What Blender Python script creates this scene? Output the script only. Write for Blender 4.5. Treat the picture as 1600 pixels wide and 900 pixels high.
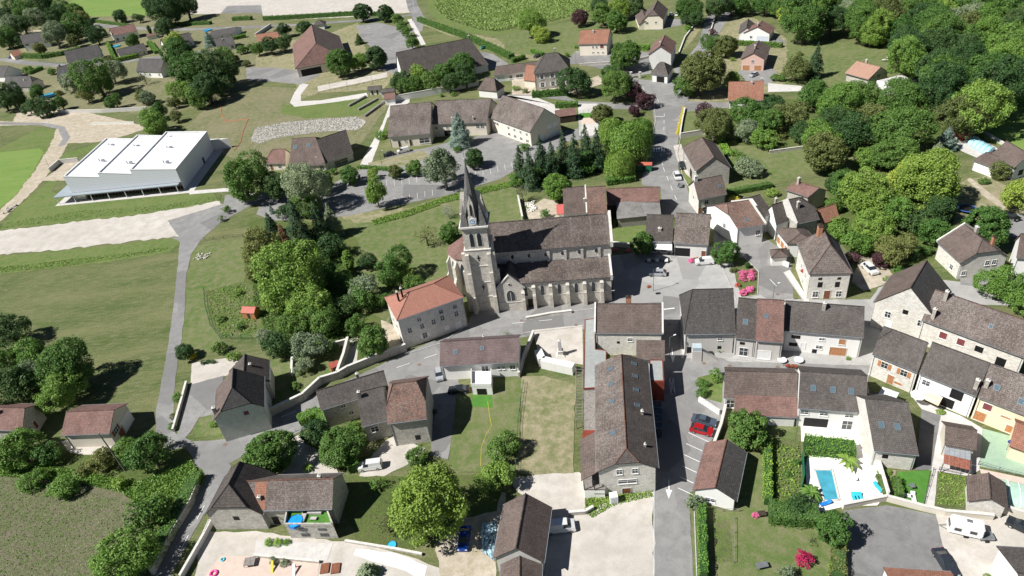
import bpy, bmesh, math, random
import numpy as np
from mathutils import Vector, Matrix

for _o in list(bpy.data.objects):
 bpy.data.objects.remove(_o, do_unlink=True)
C = bpy.context.scene.collection
R = math.radians
random.seed(7)
RNG = np.random.default_rng(11)

# ------------------------------------------------------------------ camera
F, CX, CY, H = 1070.0, 800.0, 450.0, 97.0
_d = np.array([215.0, 1530.0, F]); _d /= np.linalg.norm(_d)
_up = -_d
_yh = np.array([0, 0, 1.0]) - _up * _up[2]; _yh /= np.linalg.norm(_yh)
_xh = np.cross(_yh, _up)
RM = np.array([_xh, _yh, _up])            # world = RM @ cam(x right, y down, z forward)
cam = bpy.data.cameras.new('camera')
camo = bpy.data.objects.new('camera', cam); C.objects.link(camo)
cam.sensor_width = 36.0; cam.lens = F / 1600.0 * 36.0
cam.clip_start = 0.5; cam.clip_end = 6000
_m = np.eye(4); _m[:3, 0] = RM[:, 0]; _m[:3, 1] = -RM[:, 1]; _m[:3, 2] = -RM[:, 2]; _m[2, 3] = H
camo.matrix_world = Matrix(_m.tolist())
bpy.context.scene.camera = camo

# ------------------------------------------------------------------ light
AZ, EL = 14.0, 49.0                       # heading the shadows fall to, height of the sun
world = bpy.data.worlds.new('World'); bpy.context.scene.world = world
world.use_nodes = True
wn = world.node_tree.nodes; wl = world.node_tree.links
sky = wn.new('ShaderNodeTexSky'); sky.sky_type = 'NISHITA'; sky.sun_disc = False
sky.sun_elevation = R(EL); sky.sun_rotation = R(90 - (AZ + 180)); sky.altitude = 300; sky.air_density = 0.5; sky.dust_density = 0.2; sky.ozone_density = 1.5
bg = wn['Background']; bg.inputs['Strength'].default_value = 0.05
wl.new(sky.outputs[0], bg.inputs['Color'])
sun = bpy.data.lights.new('sun', 'SUN'); sun.energy = 5.0; sun.angle = R(0.5); sun.color = (1.0, 0.975, 0.94)
suno = bpy.data.objects.new('sun', sun); C.objects.link(suno)
_sd = Vector((math.cos(R(AZ)) * math.cos(R(EL)), math.sin(R(AZ)) * math.cos(R(EL)), -math.sin(R(EL))))
suno.rotation_euler = _sd.to_track_quat('-Z', 'Y').to_euler()
sc = bpy.context.scene
sc.view_settings.view_transform = 'Standard'; sc.view_settings.look = 'None'
sc.view_settings.gamma = 1.0; sc.view_settings.exposure = 0.52; sc.view_settings.use_curve_mapping = False

# ------------------------------------------------------------------ helpers
def at(x, y, z=0.0):
 r = RM @ np.array([x - CX, y - CY, F]); t = (z - H) / r[2]
 return np.array([r[0] * t, r[1] * t, z])
def proj(P):
 q = RM.T @ (np.array(P, float) - np.array([0, 0, H]))
 return np.array([CX + F * q[0] / q[2], CY + F * q[1] / q[2]])
def dist(P):
 q = RM.T @ (np.array(P, float) - np.array([0, 0, H])); return q[2]

def tag(o, label=None, cat=None, group=None, kind=None):
 if label: o['label'] = label
 if cat: o['category'] = cat
 if group: o['group'] = group
 if kind: o['kind'] = kind
 return o
def empty(name, loc, label=None, cat=None, group=None, rz=0.0):
 o = bpy.data.objects.new(name, None); C.objects.link(o)
 o.location = tuple(loc); o.rotation_euler = (0, 0, rz); o.empty_display_size = 0.3
 return tag(o, label, cat, group)

def woff(o):
 v = np.zeros(3)
 while o is not None: v += np.array(o.location); o = o.parent
 return v
class MB:
 """collects faces, then links them as ONE mesh object"""
 def __init__(s): s.v = []; s.f = []; s.uv = []
 def face(s, pts, uv=None):
  b = len(s.v); s.v += [tuple(map(float, p)) for p in pts]
  s.f.append(tuple(range(b, b + len(pts))))
  s.uv.append(uv if uv else [(0.0, 0.0)] * len(pts))
 def hexa(s, p):                        # p: 8 points, 0-3 bottom loop, 4-7 top loop
  b = len(s.v); s.v += [tuple(map(float, q)) for q in p]
  for f in ((3, 2, 1, 0), (4, 5, 6, 7), (0, 1, 5, 4), (1, 2, 6, 5), (2, 3, 7, 6), (3, 0, 4, 7)):
   s.f.append(tuple(b + i for i in f)); s.uv.append([(0, 0)] * 4)
 def box(s, c, sx, sy, sz, rz=0.0, taper=1.0):   # c = centre of the bottom
  ca, sa = math.cos(rz), math.sin(rz); pts = []
  for z, k in ((0, 1.0), (sz, taper)):
   for x, y in ((-sx / 2, -sy / 2), (sx / 2, -sy / 2), (sx / 2, sy / 2), (-sx / 2, sy / 2)):
    x *= k; y *= k
    pts.append((c[0] + x * ca - y * sa, c[1] + x * sa + y * ca, c[2] + z))
  s.hexa(pts)
 def obox(s, o, u, n, w, d, h):          # origin corner, unit dirs u, n (3-vectors), up z
  o = np.array(o, float); u = np.array(u, float) * w; n = np.array(n, float) * d; z = np.array([0, 0, h])
  s.hexa([o, o + u, o + u + n, o + n, o + z, o + u + z, o + u + n + z, o + n + z])
 def prism(s, loop, z0, z1):
  n = len(loop); b = len(s.v)
  s.v += [(float(p[0]), float(p[1]), float(z0)) for p in loop] + [(float(p[0]), float(p[1]), float(z1)) for p in loop]
  s.f.append(tuple(b + n + i for i in range(n))); s.uv.append([(0, 0)] * n)
  s.f.append(tuple(b + n - 1 - i for i in range(n))); s.uv.append([(0, 0)] * n)
  for i in range(n):
   j = (i + 1) % n; s.f.append((b + i, b + j, b + n + j, b + n + i)); s.uv.append([(0, 0)] * 4)
 def tube(s, a, b_, r0, r1=None, n=8, caps=True):
  r1 = r0 if r1 is None else r1
  a = Vector(a); b_ = Vector(b_); d = (b_ - a).normalized()
  x = d.orthogonal().normalized(); y = d.cross(x); k = len(s.v)
  for c, r in ((a, r0), (b_, r1)):
   for i in range(n):
    t = 2 * math.pi * i / n; p = c + x * (r * math.cos(t)) + y * (r * math.sin(t)); s.v.append(tuple(p))
  for i in range(n):
   j = (i + 1) % n; s.f.append((k + i, k + j, k + n + j, k + n + i)); s.uv.append([(0, 0)] * 4)
  if caps:
   s.f.append(tuple(k + n + i for i in range(n))); s.uv.append([(0, 0)] * n)
   s.f.append(tuple(k + n - 1 - i for i in range(n))); s.uv.append([(0, 0)] * n)
 def ball(s, c, r, rz=None, seg=10, rings=6):
  rz = r if rz is None else rz; k = len(s.v)
  for i in range(rings + 1):
   ph = math.pi * i / rings
   for j in range(seg):
    th = 2 * math.pi * j / seg
    s.v.append((c[0] + r * math.sin(ph) * math.cos(th), c[1] + r * math.sin(ph) * math.sin(th), c[2] + rz * math.cos(ph)))
  for i in range(rings):
   for j in range(seg):
    j2 = (j + 1) % seg
    s.f.append((k + i * seg + j, k + (i + 1) * seg + j, k + (i + 1) * seg + j2, k + i * seg + j2)); s.uv.append([(0, 0)] * 4)
 def build(s, name, mat, parent=None, loc=None, smooth=False):
  if not s.f: return None
  off = woff(parent) if parent is not None and loc is None else np.array(loc if loc is not None else (0, 0, 0))
  me = bpy.data.meshes.new(name)
  v = np.array(s.v) - off
  me.from_pydata(v.tolist(), [], s.f)
  uvl = me.uv_layers.new(name='UVMap')
  flat = [c for f in s.uv for c in f]
  uvl.data.foreach_set('uv', np.array(flat, dtype=np.float32).ravel())
  if smooth: me.polygons.foreach_set('use_smooth', [True] * len(me.polygons))
  me.materials.append(mat); me.update()
  o = bpy.data.objects.new(name, me); C.objects.link(o)
  if parent is not None: o.parent = parent
  else: o.location = tuple(off)
  return o
def mesh_np(name, V, Fq, mat, smooth=False):
 me = bpy.data.meshes.new(name)
 n = len(Fq)
 me.vertices.add(len(V)); me.vertices.foreach_set('co', np.asarray(V, np.float32).ravel())
 me.loops.add(n * 4); me.loops.foreach_set('vertex_index', np.asarray(Fq, np.int32).ravel())
 me.polygons.add(n); me.polygons.foreach_set('loop_start', np.arange(0, n * 4, 4, dtype=np.int32))
 me.update(calc_edges=True); me.validate()
 if mat: me.materials.append(mat)
 return me

# ------------------------------------------------------------------ materials
def _new(name):
 m = bpy.data.materials.new(name); m.use_nodes = True
 nt = m.node_tree; return m, nt, nt.nodes, nt.links, nt.nodes['Principled BSDF']
def _noise(N, L, vec, scale, detail=4, rough=0.6):
 n = N.new('ShaderNodeTexNoise'); n.inputs['Scale'].default_value = scale
 n.inputs['Detail'].default_value = detail; n.inputs['Roughness'].default_value = rough
 if vec is not None: L.new(vec, n.inputs['Vector'])
 return n.outputs['Fac']
def _ramp(N, L, fac, a, b):
 r = N.new('ShaderNodeMapRange'); r.inputs['From Min'].default_value = a; r.inputs['From Max'].default_value = b
 r.clamp = True; L.new(fac, r.inputs['Value']); return r.outputs['Result']
def _mix(N, L, fac, a, b, mode='MIX'):
 m = N.new('ShaderNodeMix'); m.data_type = 'RGBA'; m.blend_type = mode
 for sock, val in ((m.inputs[0], fac), (m.inputs[6], a), (m.inputs[7], b)):
  if isinstance(val, (int, float)): sock.default_value = val
  elif isinstance(val, tuple): sock.default_value = (val[0], val[1], val[2], 1)
  else: L.new(val, sock)
 return m.outputs[2]
def _bump(N, L, P, h, strength=0.3, distv=0.05):
 b = N.new('ShaderNodeBump'); b.inputs['Strength'].default_value = strength; b.inputs['Distance'].default_value = distv
 L.new(h, b.inputs['Height']); L.new(b.outputs[0], P.inputs['Normal'])
def _pos(N): return N.new('ShaderNodeNewGeometry').outputs['Position']

MATS = {}
def plain(name, col, rough=0.6, metal=0.0, var=0.12, scale=1.5, spec=0.3, em=None):
 if name in MATS: return MATS[name]
 m, nt, N, L, P = _new(name)
 f = _noise(N, L, _pos(N), scale, 5, 0.65)
 d = tuple(c * (1 - var * 1.6) for c in col); e = tuple(min(1, c * (1 + var)) for c in col)
 L.new(_mix(N, L, _ramp(N, L, f, 0.3, 0.7), d, e), P.inputs['Base Color'])
 P.inputs['Roughness'].default_value = rough; P.inputs['Metallic'].default_value = metal
 P.inputs['Specular IOR Level'].default_value = spec
 MATS[name] = m; return m
def groundm(name, a, b, c, s1=0.05, s2=0.6, s3=6.0, spk=0.35, bump=0.5, stripes=None, wear=0, t1=(0.38, 0.62), t2=(0.42, 0.66)):
 """a/b blended by large patches, c by middle-sized ones, speckled by fine noise"""
 if name in MATS: return MATS[name]
 m, nt, N, L, P = _new(name); p = _pos(N)
 if stripes:
  mp = N.new('ShaderNodeMapping'); L.new(p, mp.inputs['Vector'])
  mp.inputs['Rotation'].default_value = (0, 0, R(stripes[0])); mp.inputs['Scale'].default_value = (1, stripes[1], 1); pv = mp.outputs[0]
 else: pv = p
 col = _mix(N, L, _ramp(N, L, _noise(N, L, pv, s1, 6, 0.68), *t1), a, b)
 col = _mix(N, L, _ramp(N, L, _noise(N, L, pv, s2, 6, 0.7), *t2), col, c)
 if wear:                              # mended areas and dark seams
  vo = N.new('ShaderNodeTexVoronoi'); vo.inputs['Scale'].default_value = 0.09; L.new(p, vo.inputs['Vector'])
  sx = N.new('ShaderNodeSeparateColor'); L.new(vo.outputs['Color'], sx.inputs[0])
  col = _mix(N, L, _ramp(N, L, sx.outputs[0], 0.45, 1.3), col, tuple(x * .72 for x in c))
  wn_ = _noise(N, L, p, 0.22, 3, 0.5); ve = N.new('ShaderNodeTexVoronoi'); ve.feature = 'DISTANCE_TO_EDGE'; ve.inputs['Scale'].default_value = 0.16
  va_ = N.new('ShaderNodeVectorMath'); va_.operation = 'ADD'; sc_ = N.new('ShaderNodeVectorMath'); sc_.operation = 'SCALE'; sc_.inputs['Scale'].default_value = 3.0
  cb = N.new('ShaderNodeCombineXYZ'); L.new(wn_, cb.inputs[0]); L.new(_noise(N, L, p, 0.5, 4, 0.7), cb.inputs[1]); L.new(cb.outputs[0], sc_.inputs[0]); L.new(p, va_.inputs[0]); L.new(sc_.outputs[0], va_.inputs[1]); L.new(va_.outputs[0], ve.inputs['Vector'])
  col = _mix(N, L, _ramp(N, L, ve.outputs['Distance'], 0.006, 0.002), col, tuple(x * .92 for x in c))
 fine = _noise(N, L, p, s3, 5, 0.8)
 mr = N.new('ShaderNodeMapRange'); mr.inputs['From Min'].default_value = 0.25; mr.inputs['From Max'].default_value = 0.75
 mr.inputs['To Min'].default_value = 1 - spk; mr.inputs['To Max'].default_value = 1 + spk
 L.new(fine, mr.inputs['Value'])
 vm = N.new('ShaderNodeVectorMath'); vm.operation = 'SCALE'; L.new(col, vm.inputs[0]); L.new(mr.outputs[0], vm.inputs['Scale'])
 L.new(vm.outputs[0], P.inputs['Base Color'])
 P.inputs['Roughness'].default_value = 0.9; P.inputs['Specular IOR Level'].default_value = 0.15
 if bump: _bump(N, L, P, _noise(N, L, p, 2.2, 8, 0.8), bump, 0.25)
 MATS[name] = m; return m
def roofm(name, c1, c2, moss=(0.32, 0.30, 0.27), mk=0.5, stain=(0.03, 0.025, 0.022), sk=0.6, tw=0.28, th=0.34, patch=None):
 """rows of tiles in UV metres, tile-to-tile colour, lichen specks and dark weathering"""
 if name in MATS: return MATS[name]
 m, nt, N, L, P = _new(name)
 uv = N.new('ShaderNodeUVMap').outputs[0]; p = _pos(N)
 br = N.new('ShaderNodeTexBrick'); L.new(uv, br.inputs['Vector'])
 gy = lambda c, k: tuple((x * (1 - GR) + sum(c) / 3 * GR) * k for x in c); GR = .24 if c1[0] < .3 else .1; c1 = gy(c1, .84); c2 = gy(c2, .88); moss = tuple(x * .85 for x in moss)
 br.inputs['Color1'].default_value = (*c1, 1); br.inputs['Color2'].default_value = (*c2, 1)
 br.inputs['Mortar'].default_value = tuple(x * 0.5 for x in c2) + (1,)  # dark joints paint in the shadow lines between tiles
 br.inputs['Scale'].default_value = 1.0; br.inputs['Mortar Size'].default_value = 0.028
 br.inputs['Mortar Smooth'].default_value = 0.3; br.inputs['Bias'].default_value = 0.0
 br.inputs['Brick Width'].default_value = tw; br.inputs['Row Height'].default_value = th
 col = br.outputs['Color']
 if patch: col = _mix(N, L, _ramp(N, L, _noise(N, L, p, 0.25, 3, 0.5), 0.5, 0.56), col, patch)
 col = _mix(N, L, _ramp(N, L, _noise(N, L, p, 0.35, 6, 0.7), 0.42, 0.75), col, _mix(N, L, sk, col, stain))
 ms = N.new('ShaderNodeMapping'); ms.inputs['Scale'].default_value = (1.1, 0.1, 1); L.new(uv, ms.inputs['Vector'])
 stk = _noise(N, L, ms.outputs[0], 1.0, 5, 0.75)
 col = _mix(N, L, _ramp(N, L, stk, 0.55, 1.05), col, moss); col = _mix(N, L, _ramp(N, L, stk, 0.44, 0.1), col, tuple(x * .6 for x in c2))
 vo = N.new('ShaderNodeTexVoronoi'); vo.inputs['Scale'].default_value = 4.5; L.new(p, vo.inputs['Vector'])
 sx = N.new('ShaderNodeSeparateColor'); L.new(vo.outputs['Color'], sx.inputs[0])
 col = _mix(N, L, _ramp(N, L, sx.outputs[0], 0.60, 1.9), col, moss)
 sp = _noise(N, L, p, 7.0, 4, 0.8); bigm = _ramp(N, L, _noise(N, L, p, 0.18, 4, 0.6), 0.4, 0.62)
 mm = N.new('ShaderNodeMath'); mm.operation = 'MULTIPLY'; L.new(_ramp(N, L, sp, 0.48, 0.66), mm.inputs[0]); L.new(bigm, mm.inputs[1])
 m2 = N.new('ShaderNodeMath'); m2.operation = 'MULTIPLY'; L.new(mm.outputs[0], m2.inputs[0]); m2.inputs[1].default_value = mk
 col = _mix(N, L, m2.outputs[0], col, moss)
 L.new(col, P.inputs['Base Color']); P.inputs['Roughness'].default_value = 0.85; P.inputs['Specular IOR Level'].default_value = 0.2
 _bump(N, L, P, br.outputs['Fac'], -0.6, 0.05)
 MATS[name] = m; return m
def stonem(name, a, b, mortar, scale=2.2, stain=(0.12, 0.11, 0.10), sk=0.5, mw=0.06):
 if name in MATS: return MATS[name]
 m, nt, N, L, P = _new(name); p = _pos(N)
 mp = N.new('ShaderNodeMapping'); mp.inputs['Scale'].default_value = (1, 1, 1.7); L.new(p, mp.inputs['Vector']); v = mp.outputs[0]
 vo = N.new('ShaderNodeTexVoronoi'); vo.inputs['Scale'].default_value = scale; L.new(v, vo.inputs['Vector'])
 ve = N.new('ShaderNodeTexVoronoi'); ve.feature = 'DISTANCE_TO_EDGE'; ve.inputs['Scale'].default_value = scale; L.new(v, ve.inputs['Vector'])
 sx = N.new('ShaderNodeSeparateColor'); L.new(vo.outputs['Color'], sx.inputs[0])
 col = _mix(N, L, sx.outputs[0], a, b)
 col = _mix(N, L, _ramp(N, L, ve.outputs['Distance'], mw, 0.0), col, mortar)
 col = _mix(N, L, _ramp(N, L, _noise(N, L, p, 0.5, 7, 0.75), 0.5, 0.78), col, _mix(N, L, sk, col, stain))
 L.new(col, P.inputs['Base Color']); P.inputs['Roughness'].default_value = 0.9; P.inputs['Specular IOR Level'].default_value = 0.15
 _bump(N, L, P, _ramp(N, L, ve.outputs['Distance'], 0.0, 0.12), 0.5, 0.06)
 MATS[name] = m; return m
def renderm(name, col, grime=(0.25, 0.22, 0.18), gk=0.25):
 if name in MATS: return MATS[name]
 m, nt, N, L, P = _new(name); p = _pos(N)
 mp = N.new('ShaderNodeMapping'); mp.inputs['Scale'].default_value = (1, 1, 0.25); L.new(p, mp.inputs['Vector'])
 c = _mix(N, L, _ramp(N, L, _noise(N, L, mp.outputs[0], 0.9, 6, 0.7), 0.45, 0.8), col, _mix(N, L, gk, col, grime))
 c = _mix(N, L, _ramp(N, L, _noise(N, L, p, 6, 4, 0.7), 0.3, 0.7), c, tuple(x * 0.9 for x in col))
 L.new(c, P.inputs['Base Color']); P.inputs['Roughness'].default_value = 0.9; P.inputs['Specular IOR Level'].default_value = 0.15
 MATS[name] = m; return m
def leafm(name, a, b, tr=0.25):
 if name in MATS: return MATS[name]
 m, nt, N, L, P = _new(name)
 oi = N.new('ShaderNodeObjectInfo'); tc = N.new('ShaderNodeTexCoord')
 c = _mix(N, L, _ramp(N, L, _noise(N, L, tc.outputs['Object'], 0.7, 4, 0.7), 0.32, 0.68), a, b)
 hs = N.new('ShaderNodeHueSaturation'); L.new(c, hs.inputs['Color'])
 mr = N.new('ShaderNodeMapRange'); mr.inputs['To Min'].default_value = 0.485; mr.inputs['To Max'].default_value = 0.515; L.new(oi.outputs['Random'], mr.inputs['Value'])
 mv = N.new('ShaderNodeMapRange'); mv.inputs['To Min'].default_value = 1.18; mv.inputs['To Max'].default_value = 0.82; L.new(oi.outputs['Random'], mv.inputs['Value'])
 L.new(mr.outputs[0], hs.inputs['Hue']); L.new(mv.outputs[0], hs.inputs['Value'])
 L.new(hs.outputs[0], P.inputs['Base Color']); P.inputs['Roughness'].default_value = 0.55; P.inputs['Specular IOR Level'].default_value = 0.25
 t = N.new('ShaderNodeBsdfTranslucent'); L.new(hs.outputs[0], t.inputs['Color'])
 mx = N.new('ShaderNodeMixShader'); mx.inputs[0].default_value = tr
 L.new(P.outputs[0], mx.inputs[1]); L.new(t.outputs[0], mx.inputs[2]); L.new(mx.outputs[0], N['Material Output'].inputs['Surface'])
 MATS[name] = m; return m

# ground
G_MEADOW = groundm('meadow', (0.08, 0.115, 0.034), (0.155, 0.165, 0.07), (0.20, 0.19, 0.11), 0.03, 0.35, 3, .5, .8, stripes=(6, 4), t1=(.4, .62), t2=(.46, .72))
G_LAWN = groundm('lawn', (0.085, 0.14, 0.034), (0.135, 0.165, 0.06), (0.19, 0.185, 0.10), 0.07, 0.5, 6, .3, .5)
G_DRY = groundm('dry_grass', (0.24, 0.225, 0.13), (0.15, 0.17, 0.07), (0.33, 0.285, 0.19), 0.08, 0.5, 6, .28, .5)
G_GREEN = groundm('green_grass', (0.085, 0.15, 0.03), (0.13, 0.18, 0.05), (0.17, 0.18, 0.08), 0.1, 0.7, 6, .35, .6)
G_BRIGHT = groundm('bright_field', (0.11, 0.22, 0.035), (0.17, 0.26, 0.06), (0.19, 0.23, 0.08), 0.04, 0.3, 5, .15, .3, stripes=(30, 3))
G_ROUGH = groundm('rough_field', (0.145, 0.14, 0.085), (0.19, 0.165, 0.12), (0.11, 0.135, 0.055), 0.06, 0.8, 3.5, .5, 1.0)
G_ASPH = groundm('asphalt', (0.235, 0.232, 0.225), (0.285, 0.28, 0.268), (0.205, 0.20, 0.195), 0.06, 0.4, 9, .10, .1, wear=1)
G_ASPHD = groundm('dark_asphalt', (0.195, 0.193, 0.188), (0.24, 0.236, 0.228), (0.165, 0.163, 0.158), 0.06, 0.4, 9, .12, .1, wear=1)
G_SQUARE = groundm('square_asphalt', (0.36, 0.355, 0.34), (0.41, 0.40, 0.385), (0.32, 0.315, 0.30), 0.06, 0.4, 9, .10, .1, wear=1)
G_GRAVEL = groundm('gravel', (0.47, 0.435, 0.39), (0.54, 0.505, 0.455), (0.40, 0.37, 0.32), 0.06, 0.3, 8, .14, .15)
G_DIRT = groundm('dirt', (0.42, 0.36, 0.28), (0.50, 0.44, 0.36), (0.32, 0.28, 0.19), 0.08, 0.5, 6, .2, .4)
G_GARDEN = groundm('garden_soil', (0.075, 0.12, 0.035), (0.16, 0.145, 0.085), (0.12, 0.17, 0.04), 0.25, 1.1, 5, .45, .8)
G_SCRUB = groundm('scrub_floor', (0.07, 0.10, 0.03), (0.12, 0.13, 0.05), (0.10, 0.15, 0.035), 0.1, 0.9, 4, .45, .9)
G_CONC = groundm('concrete', (0.52, 0.50, 0.47), (0.60, 0.58, 0.55), (0.45, 0.43, 0.40), 0.1, 0.8, 8, .1, .1)
G_TERR = groundm('white_terrace', (0.80, 0.77, 0.72), (0.84, 0.81, 0.77), (0.72, 0.69, 0.64), 0.1, 0.8, 8, .06, .05)
G_PINK = groundm('pink_paving', (0.58, 0.45, 0.38), (0.62, 0.50, 0.42), (0.50, 0.40, 0.34), 0.1, 0.8, 8, .1, .1)
G_COURT = groundm('green_court', (0.30, 0.42, 0.31), (0.34, 0.45, 0.34), (0.27, 0.38, 0.28), 0.1, 0.8, 8, .08, .05)
G_FAKE = groundm('artificial_turf', (0.07, 0.19, 0.03), (0.09, 0.22, 0.04), (0.06, 0.17, 0.03), 0.3, 1.0, 8, .12, .2)
G_CROP = groundm('crop_soil', (0.12, 0.17, 0.05), (0.16, 0.18, 0.07), (0.10, 0.15, 0.04), 0.05, 0.5, 5, .3, .5)
G_BANK = groundm('bank', (0.12, 0.145, 0.055), (0.19, 0.18, 0.10), (0.235, 0.21, 0.135), 0.06, 0.5, 4, .4, .7)
G_RUBBLE = groundm('rubble', (0.22, 0.22, 0.20), (0.30, 0.29, 0.27), (0.13, 0.14, 0.10), 0.3, 1.2, 3, .55, 1.0)
M_PAINT = plain('road_paint', (0.74, 0.74, 0.72), 0.7, var=.1, scale=4)
# roofs
RF_DARK = roofm('roof_dark_brown', (0.130, 0.105, 0.090), (0.085, 0.070, 0.062), (0.20, 0.18, 0.16), .35)
RF_SLATE = roofm('roof_anthracite', (0.105, 0.096, 0.090), (0.072, 0.066, 0.062), (0.20, 0.19, 0.175), .3, sk=.3)
RF_BLACKSHADE = roofm('roof_black_shade', (0.055, 0.052, 0.05), (0.04, 0.038, 0.038), (0.12, 0.12, 0.11), .2, sk=.3)  # near-black because slope shade is put into the tile colour
RF_BROWN = roofm('roof_brown', (0.205, 0.145, 0.120), (0.155, 0.108, 0.088), (0.26, 0.22, 0.19), .3)
RF_GREYB = roofm('roof_grey_brown', (0.150, 0.125, 0.110), (0.110, 0.094, 0.084), (0.24, 0.22, 0.20), .45)
RF_MOSS = roofm('roof_lichen', (0.210, 0.150, 0.125), (0.130, 0.100, 0.085), (0.42, 0.38, 0.34), .85)
RF_PINK = roofm('roof_dusky_red', (0.300, 0.160, 0.130), (0.215, 0.115, 0.095), (0.34, 0.25, 0.21), .35)
RF_ORANGE = roofm('roof_terracotta', (0.43, 0.185, 0.115), (0.32, 0.135, 0.085), (0.46, 0.30, 0.20), .3, sk=.35)
RF_NEWRED = roofm('roof_new_terracotta', (0.47, 0.205, 0.145), (0.42, 0.18, 0.125), (0.52, 0.29, 0.21), .1, sk=.12)
RF_SALMON = roofm('roof_salmon', (0.50, 0.285, 0.200), (0.45, 0.25, 0.175), (0.55, 0.38, 0.28), .1, sk=.15)
RF_MIX = roofm('roof_mixed_red', (0.33, 0.155, 0.105), (0.150, 0.100, 0.085), (0.36, 0.31, 0.26), .6)
RF_CHURCH = roofm('roof_church', (0.165, 0.110, 0.090), (0.100, 0.075, 0.065), (0.36, 0.32, 0.28), .8)
RF_GREY = roofm('roof_fibre_cement', (0.27, 0.26, 0.24), (0.22, 0.21, 0.20), (0.38, 0.37, 0.34), .5, tw=1.0, th=.5)
RF_FARGREY = roofm('roof_far_grey', (0.135, 0.125, 0.122), (0.105, 0.098, 0.096), (0.17, 0.16, 0.155), .3)
# walls
W_WHITE = renderm('white_render', (0.85, 0.84, 0.80))
W_CREAM = renderm('cream_render', (0.78, 0.71, 0.59))
W_BEIGE = renderm('beige_render', (0.68, 0.63, 0.53), gk=.3)
W_YELLOW = renderm('yellow_render', (0.78, 0.68, 0.48))
W_PINK = renderm('pink_render', (0.66, 0.45, 0.38))
W_GREY = renderm('grey_render', (0.58, 0.56, 0.52), gk=.4)
W_PALEG = renderm('pale_grey_render', (0.75, 0.74, 0.70), gk=.3)
W_STONE = stonem('rubble_stone', (0.55, 0.52, 0.46), (0.36, 0.34, 0.30), (0.48, 0.46, 0.41), 2.4)
W_WSTONE = stonem('white_stone', (0.76, 0.73, 0.66), (0.58, 0.55, 0.49), (0.70, 0.68, 0.62), 2.4, sk=.35)
W_CHURCH = stonem('church_stone', (0.64, 0.60, 0.52), (0.46, 0.43, 0.38), (0.58, 0.55, 0.48), 2.0, sk=.55)
W_DRYST = stonem('dry_stone', (0.33, 0.31, 0.28), (0.20, 0.19, 0.17), (0.12, 0.11, 0.10), 2.0)
W_QUOIN = plain('pale_quoins', (0.62, 0.60, 0.55), .85, var=.15, scale=2)
M_GLASS = plain('window_glass', (0.030, 0.038, 0.045), 0.12, 0, .2, 2, spec=.8)
M_SKYG = plain('skylight_glass', (0.10, 0.15, 0.18), 0.08, 0, .1, 2, spec=.9)
M_WF = plain('white_joinery', (0.78, 0.78, 0.76), .5, var=.05)
M_BROWN = plain('brown_wood', (0.22, 0.085, 0.045), .7, var=.25, scale=3)
M_ORWOOD = plain('orange_wood', (0.46, 0.21, 0.09), .65, var=.2, scale=3)
M_MAROON = plain('maroon_paint', (0.20, 0.06, 0.06), .6, var=.15)
M_PALEDOOR = plain('pale_blue_door', (0.62, 0.68, 0.74), .5, var=.05)
M_DARKW = plain('dark_wood', (0.055, 0.04, 0.03), .8, var=.3, scale=3)
M_GREYW = plain('weathered_wood', (0.24, 0.22, 0.20), .85, var=.3, scale=3)
M_ZINC = plain('zinc', (0.36, 0.38, 0.40), .45, .5, var=.15)
M_BLACK = plain('black_matter', (0.012, 0.012, 0.013), .6, var=.2)
M_STEELRED = plain('rust_red_cladding', (0.21, 0.045, 0.028), .6, var=.15)
M_GREYM = plain('grey_metal', (0.22, 0.23, 0.24), .5, .4)
M_WHITE = plain('white_plastic', (0.82, 0.82, 0.80), .35, var=.04)
M_BLUE = plain('blue_plastic', (0.02, 0.20, 0.62), .35, var=.08)
M_TURQ = plain('turquoise_plastic', (0.05, 0.50, 0.62), .35, var=.08)
M_RED = plain('red_paint', (0.50, 0.02, 0.02), .4, var=.08)
M_PINKP = plain('pink_plastic', (0.75, 0.08, 0.30), .4, var=.08)
M_YELLOW = plain('yellow_paint', (0.72, 0.52, 0.02), .45, var=.08)
M_GREENM = plain('green_paint', (0.02, 0.14, 0.07), .5, var=.1)
M_BRICK = plain('chimney_brick', (0.42, 0.20, 0.12), .85, var=.3, scale=5)
M_CHIM = plain('chimney_render', (0.42, 0.38, 0.33), .9, var=.3, scale=3)
M_BARK = plain('bark', (0.12, 0.095, 0.07), .9, var=.35, scale=4)
M_PALEBARK = plain('pale_bark', (0.30, 0.28, 0.25), .9, var=.3, scale=4)
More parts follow.
